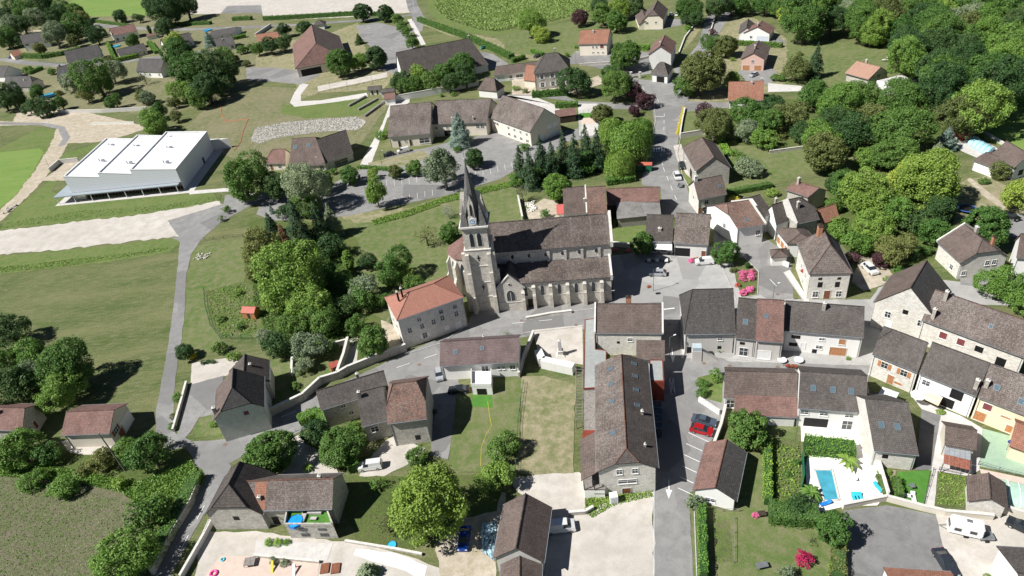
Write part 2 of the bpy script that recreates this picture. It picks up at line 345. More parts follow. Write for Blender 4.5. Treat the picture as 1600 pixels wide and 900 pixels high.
# foliage
LF = {
 'mid': leafm('leaf_mid', (0.077, 0.163, 0.034), (0.146, 0.260, 0.056)),
 'dark': leafm('leaf_dark', (0.044, 0.100, 0.031), (0.090, 0.163, 0.048)),
 'bright': leafm('leaf_bright', (0.237, 0.341, 0.055), (0.363, 0.462, 0.088)),
 'lime': leafm('leaf_lime', (0.140, 0.260, 0.048), (0.226, 0.355, 0.069)),
 'olive': leafm('leaf_olive', (0.129, 0.163, 0.048), (0.217, 0.243, 0.077)),
 'pale': leafm('leaf_pale', (0.189, 0.251, 0.140), (0.286, 0.345, 0.199)),
 'blue': leafm('leaf_blue', (0.174, 0.251, 0.206), (0.294, 0.380, 0.320)),
 'purple': leafm('leaf_purple', (0.069, 0.031, 0.042), (0.125, 0.056, 0.066)),
 'conifer': leafm('leaf_conifer', (0.034, 0.079, 0.034), (0.073, 0.129, 0.052), .1),
 'rust': leafm('leaf_rust', (0.243, 0.103, 0.061), (0.174, 0.140, 0.069), .1),
 'grey': leafm('leaf_grey', (0.276, 0.276, 0.243), (0.415, 0.415, 0.363), .1),
 'hedge': leafm('leaf_hedge', (0.096, 0.199, 0.037), (0.163, 0.286, 0.058)),
 'brhedge': leafm('leaf_bright_hedge', (0.174, 0.345, 0.052), (0.260, 0.432, 0.069)),
 'pink': leafm('petal_pink', (0.987, 0.202, 0.506), (0.569, 0.202, 0.253)),
 'red': leafm('petal_red', (0.864, 0.034, 0.069), (0.155, 0.243, 0.069)),
 'crimson': leafm('petal_crimson', (0.553, 0.026, 0.120), (0.345, 0.034, 0.086)),
 'yellow': leafm('petal_yellow', (1.037, 0.829, 0.052), (0.345, 0.449, 0.086)),
 'maize': leafm('leaf_maize', (0.206, 0.329, 0.077), (0.329, 0.415, 0.140)),
}
# ------------------------------------------------------------------ ground
_rj = random.Random(3)
_LV = []
def nextz(P=None):
 """4 mm above whatever sheet it can overlap"""
 if P is None: return 0.004 * (max(l for _, l in _LV) + 1)
 P = np.array(P); bb = (P[:, 0].min() - 1, P[:, 1].min() - 1, P[:, 0].max() + 1, P[:, 1].max() + 1)
 lv = 1 + max([l for b, l in _LV if b[0] < bb[2] and b[2] > bb[0] and b[1] < bb[3] and b[3] > bb[1]] or [0])
 _LV.append((bb, lv)); return 0.004 * lv
def jitter(pts, amp, step=1.6):
 out = []
 n = len(pts)
 for i in range(n):
  a = pts[i]; b = pts[(i + 1) % n]; L = np.linalg.norm(b - a); k = max(1, min(60, int(L / step)))
  for j in range(k):
   t = j / k; p = a + (b - a) * t
   out.append(p + np.array([_rj.uniform(-amp, amp), _rj.uniform(-amp, amp), 0]) * (1 if j else .5))
 return out
def sheet(name, mat, px, amp=0.25, z=None):
 pts = [at(x, y, 0) for x, y in px]
 z = nextz(pts) if z is None else z
 if amp: pts = jitter(pts, amp)
 mb = MB(); P = [(p[0], p[1], z) for p in pts]
 a2 = sum(P[i][0] * P[(i + 1) % len(P)][1] - P[(i + 1) % len(P)][0] * P[i][1] for i in range(len(P)))
 if a2 < 0: P.reverse()
 mb.face(P)
 o = mb.build(name, mat); tag(o, kind='structure'); return o
def band(name, mat, px, w, amp=0.12, z=None):
 """a path of constant width in metres along pixel points on the ground"""
 P = [at(x, y, 0)[:2] for x, y in px]; Q = [P[0]]
 z = nextz(P) if z is None else z
 for i in range(len(P) - 1):
  L = np.linalg.norm(P[i + 1] - P[i]); k = max(1, int(L / 3))
  for j in range(1, k + 1): Q.append(P[i] + (P[i + 1] - P[i]) * j / k)
 mb = MB(); Lf = []; Rt = []
 for i, q in enumerate(Q):
  d = Q[min(i + 1, len(Q) - 1)] - Q[max(i - 1, 0)]; d = d / (np.linalg.norm(d) + 1e-9); n = np.array([-d[1], d[0]])
  a = _rj.uniform(-amp, amp); b = _rj.uniform(-amp, amp)
  Lf.append((*(q + n * (w / 2 + a)), z)); Rt.append((*(q - n * (w / 2 + b)), z))
 for i in range(len(Q) - 1): mb.face([Rt[i], Rt[i + 1], Lf[i + 1], Lf[i]])
 o = mb.build(name, mat); tag(o, kind='structure'); return o

mb = MB(); S = 2500
mb.face([(-S, -400, 0), (S, -400, 0), (S, 3600, 0), (-S, 3600, 0)])
tag(mb.build('ground', G_MEADOW), kind='structure')

# fields and verges, far to near
sheet('grass_field', G_BRIGHT, [(150, -20), (245, -20), (250, 30), (262, 40), (200, 42), (150, 45), (110, 30), (95, 10)], .8)
sheet('gravel_yard', G_GRAVEL, [(290, -12), (640, -30), (640, 20), (560, 26), (420, 32), (300, 34), (270, 40), (255, 34), (300, 14)], .8)
sheet('asphalt_yard', G_ASPH, [(355, 9), (408, 8), (412, 35), (330, 38)], .2)
sheet('crop_field', G_CROP, [(655, -40), (990, -60), (935, 20), (900, 28), (860, 40), (770, 56), (740, 52), (690, 38), (672, 22)], .5)
sheet('dry_lawn', G_DRY, [(650, 20), (655, 36), (700, 55), (735, 62), (800, 92), (850, 95), (905, 88), (1010, 80), (1063, 84), (1100, 40), (1000, 20), (930, 35), (860, 44), (770, 60), (700, 45)], .6)
sheet('lawn_meadow', G_LAWN, [(775, 58), (900, 32), (1000, 30), (1085, 35), (1066, 82), (960, 78), (905, 86), (800, 85)], .6)
sheet('clearing', G_LAWN, [(1225, 15), (1330, 5), (1330, -20), (1225, -20)], .5)
sheet('scrub', G_SCRUB, [(1110, -30), (1640, -60), (1640, 240), (1500, 200), (1440, 120), (1350, 60), (1330, 20), (1230, 15), (1130, 15)], 1)
sheet('villa_lawn', G_LAWN, [(1230, 55), (1330, 68), (1400, 80), (1425, 110), (1460, 125), (1440, 140), (1395, 140), (1330, 150), (1300, 135), (1215, 130), (1222, 90)], .6)
sheet('hamlet_lawn', G_DRY, [(1118, 25), (1180, 28), (1230, 60), (1228, 130), (1200, 145), (1110, 160), (1075, 165), (1080, 150), (1130, 110), (1105, 80)], .6)
sheet('pasture', G_BRIGHT, [(1505, 195), (1560, 175), (1640, 150), (1640, 235), (1590, 235), (1545, 222)], .4)
sheet('orchard_lawn', G_LAWN, [(1130, 230), (1200, 205), (1300, 205), (1360, 230), (1370, 262), (1250, 272), (1170, 300), (1130, 300)], .5)
sheet('park_lawn', G_DRY, [(1480, 290), (1540, 275), (1600, 300), (1620, 340), (1560, 345), (1490, 350), (1470, 320)], .5)
sheet('grove_floor', G_SCRUB, [(1110, 165), (1300, 150), (1450, 150), (1490, 215), (1380, 245), (1300, 240), (1200, 230), (1100, 225)], .6)
sheet('grove_floor', G_SCRUB, [(1290, 270), (1440, 250), (1490, 290), (1490, 350), (1470, 400), (1420, 430), (1330, 400), (1300, 350)], .6)
sheet('suburb_lawn', G_BANK, [(-30, 30), (400, 20), (460, 40), (460, 105), (390, 135), (330, 160), (260, 180), (150, 172), (90, 172), (-40, 175)], .8)
sheet('bank_grass', G_BANK, [(330, 160), (400, 135), (470, 138), (455, 165), (570, 150), (610, 160), (560, 230), (400, 255), (340, 240), (290, 200)], .5)
sheet('bank_grass', G_GREEN, [(440, 165), (560, 152), (600, 160), (570, 180), (480, 185), (440, 178)], .5)
sheet('play_lawn', G_DRY, [(400, 75), (460, 62), (520, 50), (560, 35), (572, 80), (620, 115), (600, 140), (500, 145), (470, 155), (455, 115), (400, 105)], .5)
sheet('verge', G_GREEN, [(0, 232), (62, 200), (100, 205), (85, 240), (50, 290), (0, 340), (-60, 330), (-60, 235)], .4)
sheet('sports_turf', G_BRIGHT, [(-60, 242), (0, 238), (62, 232), (68, 238), (52, 268), (22, 308), (0, 325), (-60, 345)], .2)
sheet('track', G_DIRT, [(30, 170), (120, 172), (210, 192), (230, 200), (188, 215), (150, 222), (106, 224), (95, 245), (70, 280), (32, 318), (0, 346), (-60, 372), (-60, 355), (0, 328), (25, 305), (52, 270), (72, 238), (84, 215), (88, 200), (70, 195), (-60, 198), (-60, 188), (20, 190)], .4)
band('path', G_ASPH, [(-60, 192), (20, 193), (70, 194), (96, 200), (104, 216), (96, 228)], 3.0)
sheet('hall_lawn', G_GREEN, [(100, 240), (150, 225), (195, 212), (160, 230), (120, 245), (106, 252), (80, 300), (120, 318), (330, 300), (345, 320), (250, 332), (120, 346), (0, 360), (20, 330), (75, 285)], .4)
sheet('gravel_court', G_DIRT, [(105, 250), (95, 258), (82, 270), (62, 283), (106, 282), (120, 262), (125, 252)], .2)
sheet('gravel_road', G_GRAVEL, [(-60, 362), (0, 360), (60, 355), (130, 345), (200, 338), (250, 330), (300, 322), (345, 314), (352, 335), (320, 370), (280, 370), (200, 378), (100, 390), (0, 398), (-60, 402)], .7)
sheet('ditch_grass', G_GREEN, [(0, 400), (120, 390), (270, 372), (282, 380), (262, 395), (170, 410), (80, 420), (0, 428), (-60, 432), (-60, 404)], .5)
sheet('lawn_by_track', G_LAWN, [(300, 385), (380, 372), (400, 420), (400, 480), (350, 495), (340, 545), (300, 560), (275, 560), (290, 480)], .5)
sheet('meadow_slope', G_LAWN, [(530, 345), (600, 340), (700, 305), (800, 285), (830, 300), (830, 345), (760, 350), (700, 350), (740, 430), (640, 440), (560, 470), (520, 400)], .5)
sheet('dry_slope', G_DRY, [(520, 335), (640, 325), (690, 308), (700, 318), (640, 335), (560, 350)], .5)
sheet('grove_floor', G_SCRUB, [(390, 340), (530, 350), (560, 380), (560, 470), (600, 500), (580, 560), (470, 600), (420, 560), (390, 500), (380, 400)], .6)
sheet('asphalt_lane', G_ASPH, [(280, 371), (268, 371), (281, 378), (277, 420), (271, 480), (262, 545), (250, 610), (244, 640), (244, 680), (275, 690), (271, 640), (274, 590), (284, 530), (289, 480), (291, 430), (299, 396), (318, 370), (345, 348), (390, 322), (430, 318), (430, 300), (352, 305), (350, 318), (262, 345)], .12)
sheet('upper_street', G_ASPH, [(1135, -30), (1120, 0), (1103, 30), (1090, 70), (1076, 88), (1052, 108), (1058, 118), (1040, 128), (1000, 124), (984, 118), (976, 124), (1000, 136), (1018, 160), (1022, 190), (1014, 235), (1004, 262), (1003, 290), (1032, 292), (1034, 336), (1055, 340), (1112, 336), (1117, 400), (1160, 470), (1240, 470), (1236, 400), (1195, 372), (1150, 378), (1112, 332), (1080, 300), (1060, 265), (1057, 235), (1063, 195), (1077, 152), (1088, 130), (1103, 100), (1122, 55), (1150, 10), (1170, -30)], .15)
sheet('side_lane', G_ASPH, [(1065, 158), (1137, 160), (1137, 168), (1080, 176), (1062, 172)], .1)
sheet('school_road', G_ASPH, [(986, 162), (1022, 160), (1022, 172), (950, 170), (920, 168), (890, 158), (830, 150), (770, 158), (770, 148), (880, 148), (900, 158)], .1)
sheet('school_yard', G_CONC, [(780, 150), (832, 150), (870, 165), (880, 178), (870, 190), (800, 150)], .1)
sheet('school_yard', G_ASPH, [(605, 240), (660, 232), (780, 205), (830, 210), (880, 205), (960, 190), (960, 210), (880, 222), (820, 238), (760, 262), (650, 262), (600, 252)], .2)
sheet('car_park', G_ASPH, [(515, 290), (560, 266), (640, 255), (700, 248), (760, 240), (880, 215), (880, 230), (812, 262), (780, 280), (700, 305), (600, 325), (540, 338), (430, 345), (400, 335), (410, 308)], .2)
sheet('path', G_CONC, [(612, 155), (597, 195), (572, 240), (560, 262), (578, 262), (595, 215), (605, 185), (625, 170), (640, 160), (640, 150)], .1)
sheet('verge', G_DRY, [(575, 255), (660, 235), (672, 245), (640, 258), (580, 266)], .2)
sheet('path', G_CONC, [(470, 130), (460, 145), (453, 160), (460, 167), (520, 160), (575, 152), (573, 145), (500, 157), (470, 158), (470, 148), (482, 132)], .1)
sheet('play_court', G_ASPH, [(385, 105), (430, 106), (490, 112), (500, 118), (470, 132), (430, 128), (385, 125)], .1)
sheet('bowls_strip', G_GRAVEL, [(496, 135), (605, 113), (605, 121), (497, 143)], .05)
sheet('car_park', G_ASPH, [(556, 40), (590, 35), (620, 42), (640, 60), (660, 90), (620, 118), (585, 105), (578, 72), (565, 60)], .2)
band('road', G_ASPH, [(400, 42), (480, 38), (560, 32), (620, 26), (655, 22)], 5)
band('road', G_ASPH, [(632, -40), (645, 10), (655, 30), (650, 50)], 7)
band('path', G_CONC, [(640, 30), (650, 48), (662, 70)], 2.6)
sheet('hall_apron', G_ASPH, [(745, 80), (770, 84), (795, 100), (760, 112), (738, 100)], .1)
band('road', G_ASPH, [(-40, 95), (8, 93), (40, 98), (95, 102), (180, 98), (260, 88), (330, 80)], 6)
band('road', G_ASPH, [(140, 38), (200, 44), (300, 46), (400, 42)], 6)
band('track', G_DIRT, [(10, 52), (60, 48), (130, 52)], 4)
sheet('driveway', G_ASPH, [(1020, 30), (1075, 30), (1070, 38), (1030, 47), (1012, 46), (1020, 36)], .1)
sheet('driveway', G_ASPH, [(1150, 60), (1210, 52), (1228, 66), (1222, 72), (1150, 66)], .1)
sheet('driveway', G_ASPH, [(1150, 112), (1200, 100), (1215, 115), (1205, 130), (1190, 133), (1150, 128)], .1)
sheet('courtyard', G_ASPH, [(900, 80), (960, 80), (1015, 82), (1018, 115), (985, 120), (960, 112), (905, 100), (880, 100), (890, 90)], .15)
sheet('mansion_court', G_DIRT, [(800, 118), (836, 118), (835, 138), (890, 136), (935, 118), (945, 130), (880, 150), (800, 148)], .15)
sheet('play_area', G_CONC, [(903, 162), (935, 162), (938, 212), (905, 212)], .05)
sheet('play_area_green', G_FAKE, [(906, 177), (925, 176), (925, 184), (906, 185)], .02)
sheet('play_area_red', G_PINK, [(907, 185), (934, 183), (935, 192), (908, 195)], .02)
# village centre
sheet('church_street', G_ASPH, [(1060, 462), (1010, 470), (960, 476), (900, 484), (820, 492), (760, 490), (735, 498), (722, 515), (640, 548), (560, 587), (480, 622), (420, 650), (362, 686), (300, 690), (265, 672), (244, 668), (262, 705), (300, 740), (330, 745), (352, 728), (400, 700), (450, 682), (500, 664), (560, 645), (600, 660), (680, 640), (672, 712), (700, 718), (712, 640), (720, 605), (705, 560), (812, 528), (910, 515), (1060, 500)], .12)
sheet('church_apron', G_ASPH, [(735, 498), (745, 478), (960, 462), (962, 476), (900, 486), (820, 494)], .1)
sheet('lower_lane', G_ASPH, [(330, 700), (362, 728), (318, 805), (282, 870), (262, 910), (235, 930), (245, 870), (290, 790), (312, 740)], .12)
sheet('village_square', G_SQUARE, [(955, 400), (1010, 392), (1120, 385), (1150, 400), (1165, 450), (1200, 468), (1360, 468), (1372, 450), (1420, 430), (1530, 445), (1600, 470), (1600, 480), (1440, 470), (1380, 490), (1372, 540), (1355, 600), (1360, 625), (1320, 590), (1130, 585), (1128, 640), (1112, 690), (1040, 690), (1022, 620), (1038, 530), (1055, 470), (960, 478)], .15)
sheet('flower_island', G_GARDEN, [(1143, 402), (1163, 402), (1186, 425), (1184, 462), (1158, 466), (1149, 440)], .05)
sheet('main_street', G_ASPH, [(1036, 462), (1062, 466), (1070, 520), (1072, 560), (1128, 560), (1140, 565), (1370, 572), (1350, 600), (1250, 586), (1133, 580), (1140, 620), (1131, 650), (1112, 690), (1092, 765), (1076, 770), (1084, 910), (1020, 910), (1021, 700), (1030, 600)], .1)
sheet('gravel_lot', G_GRAVEL, [(800, 745), (850, 742), (905, 738), (912, 745), (918, 800), (960, 780), (1021, 768), (1021, 910), (845, 910), (862, 800), (842, 790), (810, 770)], .35)
sheet('gravel_yard', G_GRAVEL, [(575, 720), (600, 690), (620, 680), (665, 700), (640, 725), (600, 745), (560, 745)], .25)
sheet('monument_square', G_GRAVEL, [(832, 516), (910, 508), (911, 570), (850, 562), (842, 555)], .05)
sheet('lawn_plot', G_LAWN, [(712, 620), (740, 600), (815, 592), (812, 700), (802, 742), (700, 735), (706, 680)], .2)
sheet('dry_plot', G_DRY, [(816, 588), (850, 588), (900, 602), (897, 680), (896, 740), (805, 742), (814, 680)], .2)
sheet('farm_yard', G_GRAVEL, [(320, 830), (400, 830), (520, 845), (560, 850), (640, 870), (700, 890), (770, 860), (775, 910), (300, 910)], .3)
sheet('side_yard', G_DIRT, [(700, 760), (790, 770), (776, 860), (775, 910), (690, 910), (680, 860)], .3)
sheet('shady_garden', G_SCRUB, [(545, 745), (600, 745), (700, 740), (790, 745), (775, 800), (720, 810), (640, 860), (560, 850), (540, 800)], .3)
sheet('tarpaulin', plain('white_sheeting', (0.72, 0.76, 0.78), .4, var=.12, scale=2), [(556, 858), (612, 864), (668, 885), (662, 905), (620, 888), (552, 868)], .2)
sheet('stone_terrace', G_CONC, [(400, 845), (520, 850), (512, 876), (398, 868)], .15)
sheet('patio', G_PINK, [(345, 868), (400, 870), (500, 876), (495, 915), (310, 915)], .1)
sheet('parking_forecourt', G_GRAVEL, [(300, 567), (352, 560), (380, 566), (385, 578), (350, 588), (298, 602)], .1)
sheet('drive', G_ASPH, [(298, 601), (350, 587), (340, 650), (312, 652), (300, 672), (285, 690), (275, 690), (285, 640)], .1)
sheet('round_lawn', G_LAWN, [(338, 647), (322, 650), (308, 660), (302, 675), (310, 682), (345, 682), (352, 665)], .1)
sheet('garden', G_GARDEN, [(320, 455), (380, 440), (420, 460), (425, 500), (400, 530), (350, 532), (328, 505)], .2)
sheet('garden_lawn', G_LAWN, [(425, 555), (520, 530), (545, 545), (520, 590), (430, 630), (420, 590)], .2)
sheet('gravel_path', G_GRAVEL, [(545, 530), (560, 525), (558, 575), (538, 585), (540, 555)], .1)
sheet('house_court', G_DIRT, [(595, 500), (612, 505), (635, 545), (612, 555), (600, 535)], .1)
sheet('small_gravel_court', G_GRAVEL, [(445, 690), (470, 678), (490, 700), (520, 720), (530, 740), (440, 740)], .2)
sheet('backyard', G_DIRT, [(820, 330), (850, 310), (872, 315), (872, 340), (885, 345), (830, 348)], .15)
sheet('shop_lawn', G_GREEN, [(957, 352), (1005, 344), (1022, 380), (985, 386), (957, 382)], .15)
sheet('street_verge', G_GREEN, [(1068, 270), (1074, 268), (1088, 315), (1080, 318)], .1)
sheet('corner_lawn', G_LAWN, [(1066, 175), (1100, 172), (1095, 208), (1064, 205)], .1)
sheet('roadside_gravel', G_GRAVEL, [(1052, 228), (1064, 225), (1075, 255), (1084, 282), (1072, 272), (1058, 250)], .1)
sheet('court_parking', G_DIRT, [(1330, 440), (1345, 400), (1380, 405), (1395, 430), (1380, 445), (1350, 455)], .15)
sheet('small_garden', G_GREEN, [(1090, 590), (1110, 585), (1130, 590), (1128, 630), (1095, 620)], .05)
sheet('garden_plot', G_LAWN, [(1075, 770), (1100, 790), (1170, 780), (1200, 640), (1250, 660), (1240, 700), (1210, 800), (1300, 815), (1320, 870), (1310, 910), (1085, 910)], .2)
sheet('vegetable_plot', G_GARDEN, [(1114, 812), (1140, 815), (1146, 878), (1116, 880)], .1)
sheet('garden_strip', G_GARDEN, [(1205, 680), (1250, 690), (1250, 780), (1208, 790)], .1)
sheet('pool_terrace', G_TERR, [(1250, 640), (1355, 655), (1362, 690), (1385, 775), (1370, 790), (1318, 792), (1280, 800), (1262, 790), (1258, 730), (1262, 712), (1335, 715), (1338, 700), (1252, 690)], .03)
sheet('side_garden', G_DRY, [(1368, 735), (1400, 735), (1395, 780), (1388, 778)], .1)
sheet('artificial_lawn', G_FAKE, [(1403, 738), (1454, 735), (1443, 792), (1396, 778)], .05)
sheet('stone_path', G_CONC, [(1456, 735), (1465, 735), (1460, 795), (1444, 793)], .03)
sheet('vegetable_plot', G_GARDEN, [(1467, 738), (1510, 745), (1512, 795), (1460, 790)], .1)
sheet('asphalt_court', G_ASPHD, [(1318, 798), (1370, 792), (1385, 790), (1462, 805), (1478, 865), (1500, 915), (1310, 915), (1320, 870)], .1)
sheet('gravel_lot', G_GRAVEL, [(1462, 805), (1520, 800), (1610, 812), (1610, 915), (1495, 915), (1478, 865)], .3)
sheet('green_court', G_COURT, [(1530, 668), (1612, 690), (1612, 745), (1528, 728)], .03)
sheet('pink_paving', G_PINK, [(1530, 733), (1612, 750), (1612, 805), (1548, 790)], .03)
sheet('courtyard', G_CONC, [(1425, 620), (1500, 650), (1535, 670), (1530, 735), (1515, 745), (1450, 735), (1440, 640)], .05)
sheet('lane', G_ASPHD, [(1440, 640), (1470, 650), (1455, 735), (1430, 735)], .05)
sheet('rough_field', G_ROUGH, [(-70, 740), (40, 735), (140, 755), (220, 770), (240, 800), (210, 860), (190, 915), (-70, 915)], .5)
sheet('scrub_bank', G_SCRUB, [(-40, 690), (80, 700), (150, 700), (290, 700), (318, 742), (240, 880), (215, 880), (235, 800), (200, 760), (120, 735), (-40, 735)], .5)
sheet('meadow_path', G_GRAVEL, [(95, 690), (150, 685), (180, 690), (165, 712), (110, 708)], .2)
sheet('path', G_DIRT, [(1510, 280), (1516, 278), (1560, 312), (1572, 324), (1566, 328), (1535, 305)], .1)
sheet('car_court', G_ASPH, [(1555, 335), (1620, 335), (1620, 365), (1590, 372), (1560, 365)], .1)
sheet('tennis_lane', G_CONC, [(1200, 130), (1250, 134), (1270, 142), (1200, 144)], .05)
sheet('patio', G_CONC, [(1485, 200), (1515, 208), (1570, 238), (1600, 255), (1560, 262), (1500, 235)], .05)
sheet('villa_court', G_GRAVEL, [(1418, 120), (1450, 128), (1455, 140), (1420, 150), (1380, 150), (1385, 140), (1410, 132)], .1)
sheet('lane', G_ASPH, [(1500, 428), (1600, 435), (1610, 460), (1500, 445)], .1)

sheet('pavement', G_CONC, [(1234, 422), (1265, 470), (1256, 472), (1224, 426)], .03)
sheet('pavement', G_CONC, [(1067, 458), (1072, 520), (1068, 560), (1064, 560), (1062, 466)], .02)
M_KERB = plain('kerb_stone', (.46, .45, .43), .85, var=.2, scale=3)
def kerb(px):
 P = [at(*q) for q in px]; m = MB()
 for i in range(len(P) - 1):
  d = P[i + 1] - P[i]; L = np.linalg.norm(d); d /= L; m.obox(P[i], d, np.array([-d[1], d[0], 0]), L, .16, .19)
 tag(m.build('kerb', M_KERB), kind='structure')
for q in ([(1224, 426), (1256, 472)], [(1143, 402), (1149, 440), (1158, 466), (1184, 462), (1186, 425), (1163, 402), (1143, 402)], [(1120, 402), (1137, 438), (1150, 470)], [(1062, 466), (1064, 560)], [(735, 505), (690, 536), (640, 552)], [(960, 478), (900, 486), (822, 495)], [(1128, 560), (1200, 567), (1250, 570)], [(1133, 580), (1140, 620), (1131, 650)], [(912, 510), (820, 520), (812, 524)], [(1022, 160), (1024, 190), (1016, 235), (1006, 262)], [(1063, 215), (1058, 240), (1066, 275), (1088, 315)], [(560, 262), (640, 252), (700, 245)], [(1084, 800), (1088, 905)], [(1103, 100), (1122, 55), (1140, 22)], [(985, 120), (1002, 133), (1018, 160)]): kerb(q)
# painted markings
mb = MB(); zm = nextz() + .004
def dash(a, b, w=.14):
 A = at(*a)[:2]; B = at(*b)[:2]; d = B - A; d /= np.linalg.norm(d); n = np.array([-d[1], d[0]]) * w / 2
 mb.face([(*(A - n), zm), (*(B - n), zm), (*(B + n), zm), (*(A + n), zm)])
def dashes(px, on=3.0, gap=3.3, w=.14):
 P = [at(x, y)[:2] for x, y in px]
 for i in range(len(P) - 1):
  L = np.linalg.norm(P[i + 1] - P[i]); d = (P[i + 1] - P[i]) / L; n = np.array([-d[1], d[0]]) * w / 2; s = 0
  while s + on < L:
   a = P[i] + d * s; b = P[i] + d * (s + on)
   mb.face([(*(a - n), zm), (*(b - n), zm), (*(b + n), zm), (*(a + n), zm)]); s += on + gap
dashes([(1027, 155), (1038, 178), (1037, 215)]); dashes([(1032, 240), (1036, 262), (1058, 315)])
dashes([(800, 506), (905, 496)]); dashes([(440, 652), (500, 628)]); dashes([(620, 575), (700, 548)]); dashes([(320, 790), (272, 880)])
dashes([(1203, 437), (1235, 470)]); dashes([(645, 0), (648, 20)])
for x in range(7): dash((605 + x * 11.7, 292 + 0.0 - x * 1.5), (604 + x * 11.7, 282 - x * 1.5), .1)
for x in range(6): dash((617 + x * 11.8, 318 - x * 2.4), (616.5 + x * 11.8, 309 - x * 2.4), .1)
for x in range(9): dash((744 + x * 11.5, 277 - x * 2.7), (743 + x * 11.2, 268 - x * 2.7), .1)
for i in range(8): dash((566 + i * .6 + 2, 42 + i * 3.4), (580 + i * .8, 40.5 + i * 3.4), .12)
for i in range(6):
 a = np.array([1110 - i * 3.6, 677 + i * 0.0]) * 0; x0, y0 = 1075.5 - i * 3.3, 676.5 + i * 17.3
 dash((x0, y0), (x0 + 36, y0 + 16.5), .12)
dash((1045, 750), (1045.5, 766), .18)
A = at(1045.3, 766)[:2]; B = at(1045, 780)[:2]; d = (B - A); L_ = np.linalg.norm(d); d /= L_; n = np.array([-d[1], d[0]])
mb.face([(*(A + n * .55), zm), (*B, zm), (*(A - n * .55), zm)])
dash((1050, 545), (1051, 557), .18)
A = at(1051, 556)[:2]; B = at(1051.5, 568)[:2]; d = (B - A); d /= np.linalg.norm(d); n = np.array([-d[1], d[0]])
mb.face([(*(A + n * .5), zm), (*B, zm), (*(A - n * .5), zm)])
dash((1037, 484), (1054, 482), .35); dash((1022, 182), (1037, 183), .35)
for i in range(6): dash((1018 + i * 4, 231), (1018 + i * 4, 238), .4)
for s in ((1046, 592, 1048, 617), (1052, 591, 1055, 616), (1046, 592, 1052, 591), (1048, 617, 1055, 616), (1046, 592, 1055, 616), (1052, 591, 1048, 617)): dash(s[:2], s[2:], .12)
dash((1022, 768), (1022, 900), .08); dash((1268, 410), (1205, 412), .05)
tag(mb.build('road_marking', M_PAINT), kind='structure')
# ------------------------------------------------------------------ buildings
LOG = []
def rot(v, a):
 c, s = math.cos(R(a)), math.sin(R(a)); return np.array([v[0] * c - v[1] * s, v[0] * s + v[1] * c])
def wkind(root, P, u, n, w, h, style):
 """one opening on a wall; P centre of its sill on the wall face, u along, n outward"""
 u = np.array([*u, 0.0]); n = np.array([*n, 0.0]); P = np.array(P, float); z = np.array([0, 0, 1.0])
 o = P - u * w / 2
 def slab(mb, a, b, c, d, t0, t1):     # rect a..b along u, c..d up, t0..t1 outward
  q = [o + u * a + n * t0 + z * c, o + u * b + n * t0 + z * c, o + u * b + n * t1 + z * c, o + u * a + n * t1 + z * c]
  mb.hexa(q + [p + z * (d - c) for p in q])
 door = style in ('door', 'garage', 'wgarage', 'brdoor', 'wdoor')
 mb = MB(); slab(mb, 0, w, 0, h, -.05, .02)
 mat = {'door': M_DARKW, 'garage': M_ORWOOD, 'wgarage': M_PALEDOOR, 'brdoor': M_BROWN, 'wdoor': M_WF,
  'maroon': M_MAROON, 'closed': M_ORWOOD, 'hole': M_BLACK, 'wclosed': M_WF}.get(style, M_GLASS)
 win = mb.build('door' if door else 'window', mat, root)
 if style == 'hole':
  return win
 f = MB(); t = .09
 slab(f, -t, 0, -t, h + t, 0, .07); slab(f, w, w + t, -t, h + t, 0, .07); slab(f, 0, w, h, h + t, 0, .07)
 if not door: slab(f, -.12, w + .12, -.16, -t + .001, 0, .14)
 if style in ('w', 's', 'ws', 'bs'):
  slab(f, w / 2 - .035, w / 2 + .035, 0, h, .021, .05); slab(f, 0, w, h * .55, h * .55 + .05, .021, .045)
 f.build('door_frame' if door else 'window_frame', M_WF if style in ('w', 's', 'ws', 'wdoor', 'wgarage', 'maroon', 'wclosed') else W_QUOIN, win)
 if style in ('s', 'ws', 'bs'):
  for a, b in ((-.5 * w - t - .02, -t - .02), (w + t + .02, 1.5 * w + t + .02)):
   m = MB(); slab(m, a, b, 0, h, .01, .06)
   m.build('shutter', {'s': M_BROWN, 'ws': M_WF, 'bs': M_ORWOOD}[style], win)
 if style == 'wgarage' or style == 'garage':
  m = MB()
  for k in range(1, 4): slab(m, .05, w - .05, h * k / 4, h * k / 4 + .03, .02, .035)
  m.build('door_panel', M_GREYM, win)
 return win

